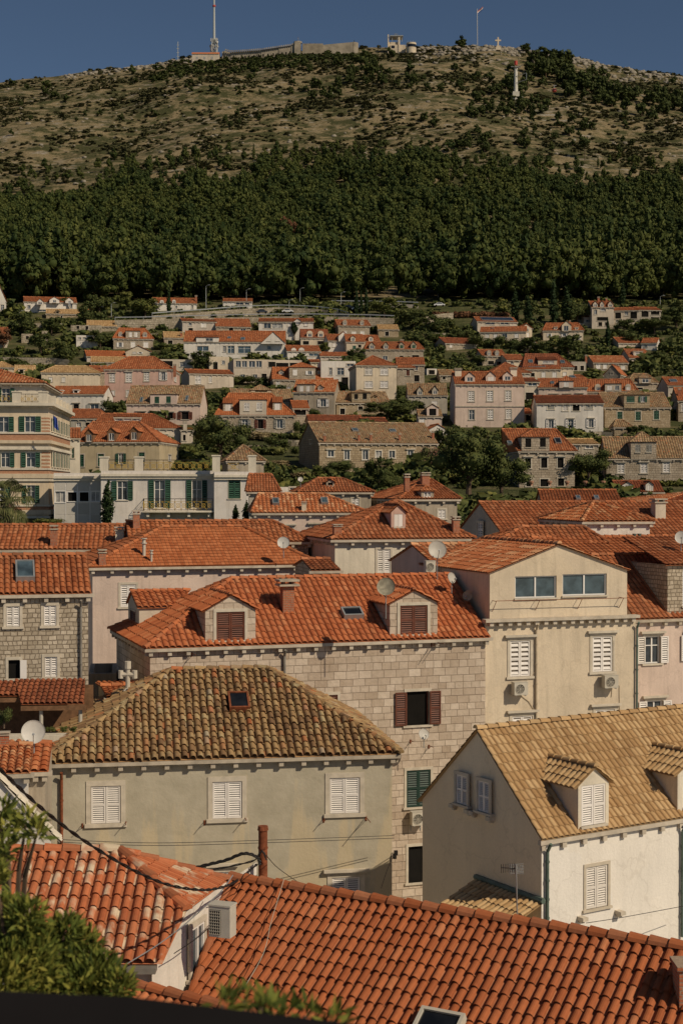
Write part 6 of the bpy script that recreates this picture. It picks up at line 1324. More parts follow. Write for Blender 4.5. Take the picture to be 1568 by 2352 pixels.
def crest_house(px0, px1, yt, yb, Y, dep): a = at(px0, yb, Y); b_ = at(px1, yb, Y); return a, b_.x-a.x, (yb-yt)*Y/FL
a, w_, h_ = crest_house(441, 503, 124, 138, 1120, 8); t_ = empty('hut', a-Vector((0,0,3)), 0, 'low building with an orange roof at the foot of the television mast', 'building')
mb = MB(); mb.box(0, w_, 0, 7, 0, h_+3); mb.face([(w_,0,h_+3),(w_,7,h_+3),(w_,3.5,h_+5)]); mb.build('wall', 'st_pale', t_); mb = MB(); mb.face([(-.3,-.4,h_+2.95),(w_+.3,-.4,h_+2.95),(w_+.3,3.5,h_+5.2),(-.3,3.5,h_+5.2)]); mb.face([(w_+.3,7.4,h_+2.95),(-.3,7.4,h_+2.95),(-.3,3.5,h_+5.2),(w_+.3,3.5,h_+5.2)]); mb.build('roof', 'tile_orange', t_)
for i in range(3): mb = MB(); x = w_*(.15+.28*i); mb.box(x, x+1.4, -.06, -.01, 3.8, 5.6); mb.build('window', 'curtain', t_)
# fort: long embrasured wall, gatehouse, bastion
o = at(510, 137, 1125); t_ = empty('fort', o-Vector((0,0,4)), 0, 'long ruined stone fort with a row of embrasures along the mountain crest', 'fort'); kk = 1125/FL
def fx(x): return (x-510)*kk
def fz(y): return (137-y)*kk+4
mb = MB(); pr = [(510,119),(515,117),(530,121),(600,116),(640,110),(668,106),(672,103),(688,98)]
for i in range(len(pr)-1):
    (xa, ya), (xb, yb) = pr[i], pr[i+1]; A_ = [(fx(xa),-i*.4,0),(fx(xb),-i*.4,0),(fx(xb),-i*.4,fz(yb)),(fx(xa),-i*.4,fz(ya))]; B_ = [(q[0],q[1]+9,q[2]) for q in A_]
    mb.face(A_); mb.face(B_); mb.face([A_[3],A_[2],B_[2],B_[3]]); mb.face([A_[0],A_[3],B_[3],B_[0]]); mb.face([A_[1],A_[2],B_[2],B_[1]])
mb.build('wall', 'fortstone', t_); mb = MB()
for i in range(34): x = 518+i*4.9; y = np.interp(x, [p[0] for p in pr], [p[1] for p in pr]); mb.box(fx(x), fx(x)+.9, -2.6, -1.6, fz(y)-.3, fz(y)+.9)
mb.build('battlements', 'fortstone', t_)
for i, (x, y) in enumerate(((562,133),(571,132),(582,131),(593,129.5),(603,129),(614,128),(626,127),(637,126),(646,125),(655,124),(664,122.5),(674,121.5))): mb = MB(); mb.box(fx(x), fx(x)+1.1, -3.2, -3.05, fz(y)-1.4, fz(y)+.6); mb.build('embrasure', 'dark', t_)
mb = MB(); mb.box(fx(676), fx(690), -3.5, 5, 0, fz(99)); mb.cyl((fx(683),1,fz(99)),(fx(683),1,fz(96)),3.2,n=10); mb.tube([(fx(684),1,fz(97)),(fx(684),1,fz(84))], .15, 4); mb.build('tower', 'fortstone', t_)
mb = MB(); mb.box(fx(694), fx(741), -3, 6, 0, fz(103)); mb.build('gatehouse', 'fortstone', t_)
mb = MB(); 
A_ = [(fx(741),-1,0),(fx(808),-1,0),(fx(808),-1,fz(98)),(fx(741),-1,fz(104))]; B_ = [(q[0],q[1]+8,q[2]) for q in A_]; mb.face(A_); mb.face(B_); mb.face([A_[3],A_[2],B_[2],B_[3]]); mb.cyl((fx(811),3,0),(fx(811),3,fz(97)),3.4,n=14); mb.build('bastion', 'fortstone', t_)
# upper station / restaurant
o = at(890, 112, 1120); t_ = empty('cable_car_station', o-Vector((0,0,4)), 0, 'cream cable car station with a flat canopy on the crest', 'station'); kk = 1120/FL; fx = lambda x: (x-890)*kk; fz = lambda y: (112-y)*kk+4
mb = MB(); mb.box(fx(890), fx(892.5), 0, 6, 0, fz(79)); mb.box(fx(892.5), fx(918), 1, 9, 0, fz(96)); mb.box(fx(896), fx(931), 0, 8, 0, fz(103)); mb.box(fx(914), fx(918), -.5, 0, 0, fz(85)); mb.build('wall', 'st_cream', t_)
mb = MB(); mb.box(fx(895), fx(925), -1, 9, fz(84), fz(82)); 
for x in (900, 912, 922): mb.tube([(fx(x),0,fz(96)),(fx(x),0,fz(84))], .25, 4)
mb.tube([(fx(908),2,fz(82)),(fx(908),2,fz(75))], .2, 4); mb.tube([(fx(904),2,fz(77)),(fx(914),2,fz(77))], .2, 4); mb.build('canopy', 'metal_grey', t_)
mb = MB(); mb.box(fx(898), fx(906), -.1, -.02, fz(103)-2.5, fz(103)-.6); mb.build('window', 'glass_dark', t_)
o = at(944, 113, 1115); t_ = empty('restaurant', o-Vector((0,0,4)), 0, 'round restaurant pavilion with a dark window band right of the station', 'restaurant'); mb = MB(); t_.scale = (.85,.85,.8); mb.cyl((0,0,0),(0,0,6.2),4.2,n=20); mb.cyl((0,0,8.8),(0,0,10.4),4.3,n=20); mb.build('drum', 'st_cream', t_); mb = MB(); mb.cyl((0,0,6.2),(0,0,8.8),4.05,n=20); mb.build('window_band', 'glass_dark', t_)
mb = MB()
for i in range(10): a_ = i*.63; mb.tube([(3.6*math.cos(a_),3.6*math.sin(a_),10.4),(3.6*math.cos(a_),3.6*math.sin(a_),11.9)], .16, 4)
mb.build('railing', 'metal_grey', t_)
c = at(1096, 118, 1118); hh = 97*1118/FL; t_ = empty('flagpole', c-Vector((0,0,2)), 0, 'tall thin flagpole with a red white and blue flag on the crest', 'flagpole'); mb = MB(); mb.tube([(0,0,0),(-.3,0,hh+2)], .2, 5); mb.build('pole', 'pylon', t_)
mb = MB(); q = lambda i, j: (-.3+i*1.05, .3*math.sin(i*1.3), hh+2-2.2+i*1.0+j*.75*-1+math.sin(i*1.5)*.25)
for j, m_ in ((0,0),(1,1),(2,2)):
    for i in range(4): mb.face([q(i,j+1), q(i+1,j+1), q(i+1,j), q(i,j)], m_)
mb.build('flag', ['red','frame_white','blue'], t_)
c = at(1143, 109, 1110); t_ = empty('stone_cross', c-Vector((0,0,2.2)), 0, 'large pale stone cross on a plinth on the crest', 'cross'); mb = MB(); mb.box(-1.8,1.8,-1.8,1.8,0,2.2); mb.box(-1.1,1.1,-1.1,1.1,2.2,3.4); mb.build('plinth', 'st_cream', t_); mb = MB(); mb.box(-.5,.5,-.5,.5,3.4,9.6); mb.box(-2.1,2.1,-.45,.45,6.8,7.8); mb.build('cross', 'st_hotel', t_)
c = gpix(1182, 227, 352); kk = c.y/FL; t_ = empty('cable_car_pylon', c-Vector((0,0,1)), 0, 'white cable car pylon with a red top standing on a concrete base', 'pylon'); hh = 88*kk; mb = MB(); mb.cyl((0,0,1),(0,0,hh-4.),1.35,.95,12); mb.build('column', 'pylon', t_); mb = MB(); mb.cyl((0,0,hh-2),(0,0,hh+.5),.98,n=12); mb.build('top_band', 'red', t_)
mb = MB(); mb.box(-4,4,-3,3,-2,2); mb.box(-2,2,-2,2,2,5); mb.build('base', 'pylon', t_); mb = MB(); 
for z in (hh-13, hh-9, hh-4): mb.tube([(0,-1,z),(6 if z < hh-5 else 4,-3,z+1.5)], .18, 4)
mb.tube([(6,-3,hh-11.5),(6,-3,hh-7.5)], .18, 4); mb.tube([(-3,0,hh-3),(3,0,hh-3)], .3, 4); mb.build('ladder_arm', 'metal_grey', t_)
c = at(1272, 208, c.y-60); kk = c.y/FL*.72; t_ = empty('gondola', c, 0, 'small red cable car gondola hanging in front of the dark trees', 'gondola'); mb = MB(); r = 7*kk; mb.lathe((0,0,-r*.75), [(.01,0),(r*.75,.1),(r,r*.35),(r,r*1.2),(r*.8,r*1.45),(.01,r*1.5)], 12); mb.build('cabin', 'red', t_); mb = MB(); mb.cyl((0,0,-r*.1),(0,0,r*.42),r*1.03,n=12); mb.build('window_band', 'glass_dark', t_); mb = MB(); mb.tube([(0,0,r*.7),(0,0,r*2.0),(r*.4,0,r*2.2)], .2, 5); mb.tube([(-r*.6,0,r*2.1),(r*.9,0,r*2.25)], .3, 5); mb.build('hanger', 'metal_grey', t_)
# ---------------------------------------------------------------- road, retaining walls, lamps, cars
def strip_wall(pts, hb, name, label, mat='stone_wall', th=.5, rail=True, cat='wall'):
    """pts: picture points of the top edge; hb: picture height"""
    P = []
    for x, y in pts: g_ = gpix(x, y+hb, 200); t = g_+Vector((0,0,hb*g_.y/FL)); P.append((g_, t))
    o0 = P[0][0].copy(); root = empty(name, o0, 0, label, cat); mb = MB(); r_ = MB(); o_ = Vector((0,th,0))
    for (a, ta), (b_, tb) in zip(P[:-1], P[1:]):
        a, ta, b_, tb = a-o0-Vector((0,0,2)), ta-o0, b_-o0-Vector((0,0,2)), tb-o0
        mb.face([a, b_, tb, ta]); mb.face([ta, tb, tb+o_, ta+o_]); mb.face([a+o_, b_+o_, tb+o_, ta+o_])
        if rail:
            u = Vector((0,0,.75)); r_.box(0,1,0,1,0,1, T=lambda q: ta+(tb-ta)*q.x+Vector((0,.3+.06*q.y,.5+.2*q.z)))
            n = max(1, int((tb-ta).length/4))
            for i in range(n): p = ta+(tb-ta)*i/n+Vector((0,.4,0)); r_.tube([p, p+u], .06, 4)
    mb.build('wall', mat, root)
    if rail: r_.build('guardrail', 'metal_grey', root)
    return P
w1 = strip_wall([(265,735),(330,734),(400,732),(480,730),(560,728),(640,727),(720,727),(800,728),(850,729),(905,731)], 24, 'retaining_wall', 'long rough stone retaining wall with a guardrail above the upper houses')
w2 = strip_wall([(350,725),(400,721),(460,717),(520,712),(580,708),(640,706),(700,708),(740,711),(775,716),(800,724)], 17, 'retaining_wall', 'curved retaining wall of the upper road with a pale guardrail')
strip_wall([(762,696),(850,697),(915,698),(960,700)], 8, 'road_viaduct', 'low concrete road edge showing between the cypresses', 'st_concrete', rail=True)
strip_wall([(970,730),(1000,722),(1040,718)], 22, 'retaining_wall', 'short stretch of retaining wall overgrown by bushes', rail=False)
strip_wall([(0,820),(60,821),(120,822),(160,826)], 18, 'garden_wall', 'dry stone garden wall among the bushes at the left edge', rail=False)
for i_, (xa, xb, y_, h_, l_) in enumerate(((20,150,742,9,'below the three gabled white house'),(175,255,772,10,'behind the small flat roofed house'),(985,1035,764,8,'left of the stone barn'),(1110,1165,812,9,'below the two dormer stone house'),(1325,1395,742,9,'under the tall narrow house'),(1395,1440,746,10,'under the terraced house'),(1200,1240,800,8,'beside the little garden hut'),
    (1355,1405,992,14,'between the white house and the shed'),(660,700,1010,14,'left of the long stone house gable'),(560,640,1062,8,'in the garden behind the pavilion'),(1440,1540,838,8,'on the right slope above the slate wall house'),(880,925,848,10,'right of the pyramid roofed house'),(470,520,848,12,'in front of the flat roofed modern house'),(205,250,858,9,'left of the cream tan roofed house'),(1180,1200,1118,16,'at the left end of the urn terrace'),(820,880,1090,10,'below the windows of the long stone house'))):
    strip_wall([(xa, y_), ((xa+xb)/2, y_+(-1)**i_), (xb, y_+1)], h_, 'garden_wall', 'low stone garden wall '+l_, rail=False)
strip_wall([(330,718+48),(395,766)], 10, 'garden_wall', 'short garden wall below the retaining wall', rail=False)
tw_ = strip_wall([(1188,1116),(1240,1116),(1300,1115),(1345,1115),(1392,1115)], 12, 'terrace_wall', 'pale terrace wall carrying terracotta urns in front of the rubble house', 'st_trim', rail=False)
for x in (1220, 1262, 1302, 1344, 1385):
    p = gpix(x, 1127, 150)+Vector((0,0,12*gpix(x, 1127, 150).y/FL)); mb = MB(); mb.lathe(Vector((0,0,0)), [(.15,0),(.12,.1),(.25,.3),(.28,.45),(.2,.5)], 10); o = mb.build('urn', 'st_terra', None, loc=p+Vector((0,.2,.0))); tag(o, 'terracotta urn standing on the pale terrace wall', 'urn', 'urns on the terrace wall')
for pl in ((w1,4.5,'road'),(w2,5,'road')):
    mb = MB()
    for (a, ta), (b_, tb) in zip(pl[0][:-1], pl[0][1:]): o_ = Vector((0,pl[1],0)); mb.face([ta-Vector((0,-.5,.1)), tb-Vector((0,-.5,.1)), tb+o_-Vector((0,0,.1)), ta+o_-Vector((0,0,.1))])
    o = mb.build('road', 'asphalt', None); o['kind'] = 'structure'
LP = [('A',372,155,100,'left of the three gabled white house roof'),('A',772,298,200,'at the left end of the retaining wall'),('A',688,280,228,'among trees at the left of the road'),('A',1422,245,78,'behind the road between two white houses'),('B',132,230,104,'beside the small house at the road bend'),('B',425,270,178,'short one by the yellow bushes on the curved wall'),
      ('B',500,216,98,'tall one above the curved wall'),('B',417,130,76,'high in the trees above the curved wall'),('B',782,240,126,'at the right end of the curved wall'),('B',955,140,70,'just above the cypress group'),('B',1130,195,158,'above the viaduct edge'),('B',1448,152,82,'at the edge of the forest right of the viaduct'),('C',1405,240,150,'at the far right of the upper row of houses'),('A',140,312,255,'at the left edge beside the bushes'),('C',232,440,375,'in front of the solar panel house')]
for R, x, yb, yt, w in LP:
    X, Yb = cv(R, x, yb); Yt = cv(R, 0, yt)[1]; p = gpix(X, Yb, 200); k = p.y/FL; hh = (Yb-Yt)*k; t_ = empty('street_lamp', p, 0, 'thin pale street lamp pole '+w, 'street lamp', 'street lamps along the upper road')
    mb = MB(); mb.cyl((0,0,-.5),(0,0,hh),.09,.05,6); mb.build('pole', 'steel', t_); mb = MB(); mb.tube([(0,0,hh),(.6,-.3,hh+.25)], .06, 5); mb.box(.5,1.0,-.45,-.2,hh+.2,hh+.3); mb.build('lamp_head', 'metal_grey', t_)
def car(px, py, mat, label, ya=0):
    p = gpix(px, py, 200)+Vector((0,0,.9)); t_ = empty('parked_car', p, ya, label, 'car', 'cars on the upper road'); t_.scale = (.6,.6,.6); mb = MB()
    pr = [(-2.1,.35),(-2.1,.8),(-1.5,.92),(-.95,1.42),(.7,1.45),(1.35,.98),(2.05,.82),(2.15,.4)]
    for y in (-.85,.85): mb.face([(x,y,z) for x, z in pr])
    for i in range(len(pr)): a, b_ = pr[i], pr[(i+1) % len(pr)]; mb.face([(a[0],-.85,a[1]),(b_[0],-.85,b_[1]),(b_[0],.85,b_[1]),(a[0],.85,a[1])])
    mb.build('body', mat, t_); mb = MB(); mb.face([(-1.3,-.86,.95),(1.15,-.86,.95),(.62,-.86,1.36),(-.88,-.86,1.36)]); mb.build('window', 'glass_dark', t_)
    for x in (-1.3, 1.35):
        for y in (-.86, .66): mb = MB(); mb.cyl((x,y,.33),(x,y+.2,.33),.33,n=12); mb.build('wheel', 'dark', t_)
dish(690,1101,114,6,'small white dish in the garden behind the mottled orange roof',10,18,'dish',.8)
car(820,722,'car_white','white car on the road in front of the cypress group'); car(661,728,'car_white','white car below the yellow bushes on the lower road'); car(800,719,'car_dark','dark car at the right end of the curved wall'); car(1008,713,'car_white','white car half hidden at the edge of the trees on the right'); car(602,729,'car_dark','dark car left of the white car below the yellow bushes')
# ---------------------------------------------------------------- garden trees
TM = {}
def tmesh(kind, mat, n=1400, size=.075, v=0, k=.66):
    key = (kind, mat, v)
    if key not in TM:
        rs = np.random.RandomState(hash(kind+mat) % 1000+v if False else sum(map(ord, kind+mat))+v*17); L = crown_lobes(rs, kind); vv, ff = leaf_cloud(rs, L, n, size, .6, quad=False, fill=.3); c_, cf = core(L, k)
        TM[key] = npmesh('crown', np.concatenate([vv, c_]), np.concatenate([ff, cf+len(vv)]), [mat])
    return TM[key]
TRK = None
def trunkmesh(h=.5):
    global TRK
    if TRK is None:
        mb = MB(); mb.tube([(0,0,-.1),(.01,0,.2),(0,.01,.45)], [.045,.035,.022], 7)
        for i in range(5): a = i*1.26; mb.tube([(0,0,.25+.03*i),(math.cos(a)*.13,math.sin(a)*.13,.5),(math.cos(a)*.24,math.sin(a)*.24,.68)], [.022,.014,.006], 5)
        me = bpy.data.meshes.new('trunk'); me.from_pydata(mb.v, [], mb.f); me.materials.append(MATS['bark']); TRK = me
    return TRK
def gt(x, yb, w, h, kind='round', mat='leaf_garden', label=None, name='garden_tree', cat='tree', Y=None, group='garden trees between the houses'):
    p = gpix(x, yb) if Y is None else at(x, yb, Y); k = p.y/FL; t_ = empty(name, p, rnd.uniform(0,6.28), label, cat, group)
    n = 700 if w < 30 else (1500 if w < 70 else 3600); size = .085 if w < 30 else (.058 if w < 70 else .034)
    if kind == 'cypress': n = int(n*.9); size *= .7
    o = link(tmesh(kind, mat, n, size, 1 if w >= 70 else (2 if w >= 30 else rnd.randrange(3, 6))), 'crown', t_); sxy = w*k/(.80 if kind == 'round' else (.3 if kind == 'cypress' else .85)); o.scale = (sxy, sxy, h*k*1.04)
    o2 = link(trunkmesh(), 'trunk', t_); o2.scale = (h*k,)*3 if kind != 'cypress' else (h*k*.3, h*k*.3, h*k*.6)
    return t_
GT = [(508,1072,112,132,'round','leaf_garden','big olive toned tree left of the garden pavilion'),(1075,1165,150,190,'round','leaf_garden','largest broad tree standing between the long stone house and the rubble house'),(1150,1160,110,130,'round','leaf_garden','broad tree leaning against the left of the rubble house'),(1030,1060,60,85,'round','leaf_garden','tall tree at the right end of the long stone house'),
 (1350,1117,92,92,'round','leaf_garden','round dark tree right of the urn terrace rubble house'),(1003,1110,66,90,'round','leaf_pink','oleander with pink flowers at the right corner of the long stone house'),(1075,1115,34,30,'bush','leaf_pink','low bush with magenta flowers beside the largest tree'),(775,1100,76,52,'bush','leaf_garden','wide bush under the left windows of the long stone house'),(870,1130,62,82,'round','leaf_garden','dense tree in front of the middle of the long stone house'),
 (730,1095,26,34,'bush','leaf_light','small bright bush left of the wide bush'),(920,1140,80,60,'bush','leaf_garden','thicket behind the hipped roof vent house'),(960,1160,70,50,'bush','leaf_garden','thicket left of the tall brick chimneys'),
 (262,948,58,36,'bush','leaf_garden','dark bush below the pink house corner'),(466,852,56,46,'round','leaf_garden','bushy tree in front of the flat roofed house'),(818,834,40,34,'round','leaf_garden','round tree left of the four dormer stone house'),(676,782,22,42,'pine','leaf_cypress','dark conifer in front of the long white house'),(745,812,24,26,'round','leaf_light','small tree beside the porch house'),(634,815,22,30,'round','leaf_garden','slim tree in front of the apartment gable'),
 (335,734,60,48,'round','leaf_light','broad bright tree left of the cypress on the road'),(285,716,42,44,'round','leaf_light','yellow green tree at the foot of the forest'),(389,728,14,68,'cypress','leaf_cypress','tall dark cypress splitting the white chimney house'),(818,724,15,66,'cypress','leaf_cypress','left cypress of the group beside the road'),(829,724,11,56,'cypress','leaf_cypress','slim middle cypress of the group beside the road'),(841,724,15,64,'cypress','leaf_cypress','right cypress of the group beside the road'),
 (882,730,58,46,'round','leaf_light','spreading bright pine right of the cypress group'),(1270,748,28,108,'cypress','leaf_cypress','tallest dark cypress above the central gable house'),(1300,748,36,92,'cypress','leaf_cypress','broad dark cypress right of the tallest one'),(1181,738,26,78,'cypress','leaf_cypress','dark cypress above the solar panel house'),(1211,742,30,62,'cypress','leaf_cypress','stout cypress right of the solar panel house'),(1394,796,16,66,'cypress','leaf_cypress','lone cypress below the balcony column house'),
 (1428,700,18,60,'cypress','leaf_cypress','cypress in the forest above the terraced house'),(1386,690,14,58,'cypress','leaf_cypress','cypress rising behind the tall narrow house'),(1325,748,50,58,'round','leaf_garden','dark round tree left of the tall narrow house'),(1303,822,58,56,'round','leaf_garden','flecked tree in front of the central gable house'),(1250,820,44,36,'round','leaf_garden','tree left of the flecked tree on the slope'),
 (43,845,60,30,'bush','leaf_garden','grey green bush on the left slope'),(95,815,50,52,'round','leaf_garden','tree above the left garden wall'),(152,838,56,54,'round','leaf_garden','tree right of the left garden wall'),(232,800,52,42,'round','leaf_garden','tree between the white flat house and the dormer house'),(367,826,42,30,'bush','leaf_garden','bush right of the cream gable'),(60,770,50,50,'round','leaf_garden','tree below the three gabled house'),(120,770,46,44,'round','leaf_garden','tree below the low stone building'),
 (10,800,40,44,'round','leaf_rust','rust tinged tree at the left edge'),(890,968,92,54,'round','leaf_garden','garden tree in front of the tan roofed stone house'),(940,962,60,50,'round','leaf_garden','garden tree left of the small pink house'),(924,916,28,30,'bush','leaf_garden','dark bush between the pyramid roof and the grey house'),(725,958,40,24,'bush','leaf_garden','bush below the white gable wall'),(590,884,60,26,'bush','leaf_garden','bush below the flat roofed modern house'),(548,882,44,24,'bush','leaf_garden','bush left below the modern house'),
 (1268,1158,46,32,'round','leaf_light','bright little tree before the long orange roof with skylights'),(1065,1190,44,42,'bush','leaf_garden','dark shrub left of the grey gable'),(1548,1046,76,60,'round','leaf_garden','tree at the right edge above the tan roof house'),(1462,1006,44,30,'round','leaf_garden','dark tree left of the pergola at right'),(1130,975,40,22,'bush','leaf_light','pale shrub in front of the greige house'),(1145,918,30,18,'bush','leaf_light','shrub beside the greige house entrance'),
 (200,745,40,40,'round','leaf_garden','tree right of the low stone building'),(230,725,50,50,'round','leaf_garden','dark tree at the left end of the road'),(140,706,50,26,'bush','leaf_garden','bushes at the forest foot behind the gabled house'),(950,758,60,44,'round','leaf_garden','grey green ivy clad tree above the dormer house'),(1010,768,56,46,'round','leaf_garden','tree on the slope left of the solar panel house'),(975,790,50,36,'bush','leaf_garden','bush above the stone barn'),(1060,790,44,36,'round','leaf_garden','tree between the stone barn and the solar panel house'),
 (1100,800,56,36,'bush','leaf_garden','bush below the solar panel house'),(1160,800,50,34,'bush','leaf_garden','bush under the little white hut'),(1210,812,60,40,'round','leaf_garden','tree right of the little white hut'),(1080,840,60,30,'bush','leaf_garden','bush left of the two dormer stone house'),(1445,790,50,40,'bush','leaf_garden','bush left of the low orange roof in the trees'),(1500,768,70,46,'round','leaf_garden','tree below the open concrete balconies'),(1550,760,60,60,'round','leaf_garden','tree at the right edge below the forest'),(1430,765,46,34,'round','leaf_garden','tree under the terraced house'),
 (1520,840,60,44,'bush','leaf_garden','bush at the right edge of the slope'),(1480,850,50,30,'bush','leaf_light','pale bush right of the glazed dormer house'),(1360,835,36,26,'bush','leaf_garden','bush at the foot of the small grey gable'),(1560,900,40,30,'bush','leaf_garden','bush beside the slate wall house'),(1085,890,30,22,'round','leaf_garden','small tree at the foot of the two dormer stone house'),
 (430,1052,36,36,'bush','leaf_light','bright shrub right of the yellow house'),(690,1050,40,30,'bush','leaf_garden','bush left of the long stone house gable'),(640,1075,60,22,'bush','leaf_dry','patch of tall dry grass beside the pavilion'),(690,1100,60,20,'bush','leaf_dry','patch of pale dry grass below the hedge'),(600,1012,50,26,'bush','leaf_dry','dry shrub under the ivy pergola'),(640,1030,60,34,'bush','leaf_garden','hedge block below the ivy pergola'),(690,1000,30,40,'bush','leaf_garden','ivy on the garden wall right of the pergola'),
 (1250,1110,22,40,'round','leaf_rust','thin rusty leaved tree on the urn terrace'),(1225,1115,24,36,'round','leaf_garden','thin green tree on the urn terrace'),(1285,1112,20,28,'round','leaf_rust','small reddish shrub on the urn terrace')]
for x, yb, w, h, kd, mt, lb in GT: gt(x, yb, w, h, kd, mt, lb, 'cypress' if kd == 'cypress' else ('shrub' if kd == 'bush' else 'garden_tree'), 'shrub' if kd == 'bush' else 'tree')
gt(247, 1212, 42, 110, 'cypress', 'leaf_cypress', 'dense conical cypress standing in front of the white annexe', 'cypress', Y=126); gt(541, 1200, 21, 42, 'cypress', 'leaf_cypress', 'small pointed cypress, left one of the pair below the annexe tower', 'cypress', Y=124); gt(566, 1200, 27, 50, 'cypress', 'leaf_cypress', 'small rounded cypress, right one of the pair below the annexe tower', 'cypress', Y=123)
gt(110, 1210, 62, 24, 'bush', 'leaf_light', 'leafy shrub top showing over the roof ridge below the hotel', 'shrub', 'shrub', Y=118); gt(10, 1668, 36, 52, 'bush', 'leaf_garden', 'shrub on the terrace at the left edge behind the dish', 'shrub', 'shrub', Y=52)
for x, w in ((115,26),(150,20),(168,16)): gt(x, 1682, w, 16, 'bush', 'leaf_light', {115:'potted plant right of the round dish',150:'middle potted plant on the terrace',168:'potted plant at the right end of the terrace'}[x], 'potted_plant', 'plant', Y=50, group=None)
def hedge(x0, x1, yb, h, label, mat='leaf_garden'):
    a = gpix(x0, yb); b_ = gpix(x1, yb); rs = np.random.RandomState(int(x0)); n = max(2, int((b_-a).length/1.4)); k = a.y/FL; L = []
    for i in range(n+1): p = (b_-a)*i/n; L.append((p.x+rs.uniform(-.2,.2), p.y+rs.uniform(-.3,.3), p.z+h*k*.5, 1.1, .9, h*k*.55*rs.uniform(.8,1.15)))
    v, f_ = leaf_cloud(rs, L, n*140, .42, .6, False); c_, cf = core(L, .75); o = link(npmesh('hedge', np.concatenate([v, c_]), np.concatenate([f_, cf+len(v)]), [mat]), 'hedge', None, a); tag(o, label, 'hedge', 'hedges and vines')
hedge(1288,1356,1010,20,'clipped green hedge in front of the long white house'); hedge(1408,1560,1116,12,'yellow green vine trellis before the tan roofed rubble house','leaf_light'); hedge(578,676,1008,14,'ivy covered pergola behind the garden pavilion'); hedge(585,640,1045,22,'square cut hedge right of the pavilion'); hedge(1180,1300,1000,10,'low hedge between the greige house and the white house','leaf_light')
hedge(600,720,1095,12,'low hedge along the foot of the dry grass'); hedge(520,560,712,10,'short hedge beside the road'); hedge(580,660,722,14,'yellow bushes growing over the curved retaining wall','leaf_light'); hedge(900,1000,728,18,'ivy hanging over the end of the retaining wall'); hedge(130,330,742,10,'scrubby hedge along the lower road'); hedge(1000,1160,730,14,'rusty brush on the bank above the solar panel house','leaf_rust')
# palm
p = at(20, 1215, 118); t_ = empty('palm_tree', p-Vector((0,0,3)), 0, 'fan palm with drooping fronds at the left edge in front of the hotel', 'palm tree'); mb = MB(); mb.cyl((0,0,-4),(0,0,5),.45,.32,9); mb.build('trunk', 'bark', t_); rs = np.random.RandomState(3); V_ = []; F_ = []
for i in range(46):
    a = rs.uniform(0,6.28); el_ = rs.uniform(-.9,1.1); st = Vector((math.cos(a)*math.cos(el_), math.sin(a)*math.cos(el_), math.sin(el_))); L_ = rs.uniform(1.0,1.5); c_ = Vector((0,0,5.2))+st*L_; side = st.cross(Vector((0,0,1))).normalized(); upv = side.cross(st)
    for j in range(13):
        q = (j-6)/6*1.15; dr = (st*math.cos(q)+side*math.sin(q)).normalized(); e_ = c_+dr*rs.uniform(1.0,1.35)-Vector((0,0,.55*abs(q)+.35)); m_ = c_+dr*.65; n_ = dr.cross(upv).normalized()*.05
        b0 = len(V_); V_ += [tuple(c_), tuple(m_+n_), tuple(e_), tuple(m_-n_)]; F_.append((b0,b0+1,b0+2,b0+3))
    b0 = len(V_); V_ += [(0,0,5.1),(0,.04,5.2),tuple(c_+side*.03),tuple(c_-side*.03)]; F_.append((b0,b0+1,b0+2,b0+3))
me = bpy.data.meshes.new('crown'); me.from_pydata(V_, [], F_); me.materials.append(MATS['leaf_palm']); link(me, 'crown', t_)
# undergrowth between the houses
foot = [(h.inv, h.W, h.D) for h in HOUSES]
UT = [temp(80+i, 'bush', 90, .26, .72, .6) for i in range(4)]; inst = []; inst2 = []; rnd = random.Random(9); Y_ = 128.
while Y_ < 356:
    st = 2.3+(Y_-128)*.004; x = -.29*Y_
    while x < .29*Y_:
        X = x+rnd.uniform(-.5,.5)*st; YY = Y_+rnd.uniform(-.5,.5)*st; x += st; ok = True
        for inv, W_, D_ in foot:
            q = inv @ Vector((X, YY, 0))
            if -1.3 < q.x < W_+1.3 and (-7 if YY < 150 else -4.2) < q.y < D_+.8: ok = False; break
        if not ok: continue
        if YY < 150 and X < -12: continue
        nz = noise.noise(Vector((X*.06, YY*.06, 4)))
        if nz < -.28: continue
        h = rnd.uniform(1.0, 2.1)*(1+max(0, nz)*1.5); (inst2 if rnd.random() < .28 else inst).append((rnd.randrange(4), X, YY, ground(X, YY)-.3, h*rnd.uniform(1.1,1.6), h, rnd.uniform(0,6.28)))
    Y_ += st*.9
print('undergrowth', len(inst))
tag(link(merged('undergrowth', inst, UT, 'leaf_garden'), 'undergrowth'), 'green undergrowth and shrubs filling the gardens between the houses', 'undergrowth', kind='stuff')
tag(link(merged('undergrowth', inst2, UT, 'leaf_light'), 'undergrowth'), 'lighter yellow green shrubs mixed through the gardens', 'undergrowth', kind='stuff')
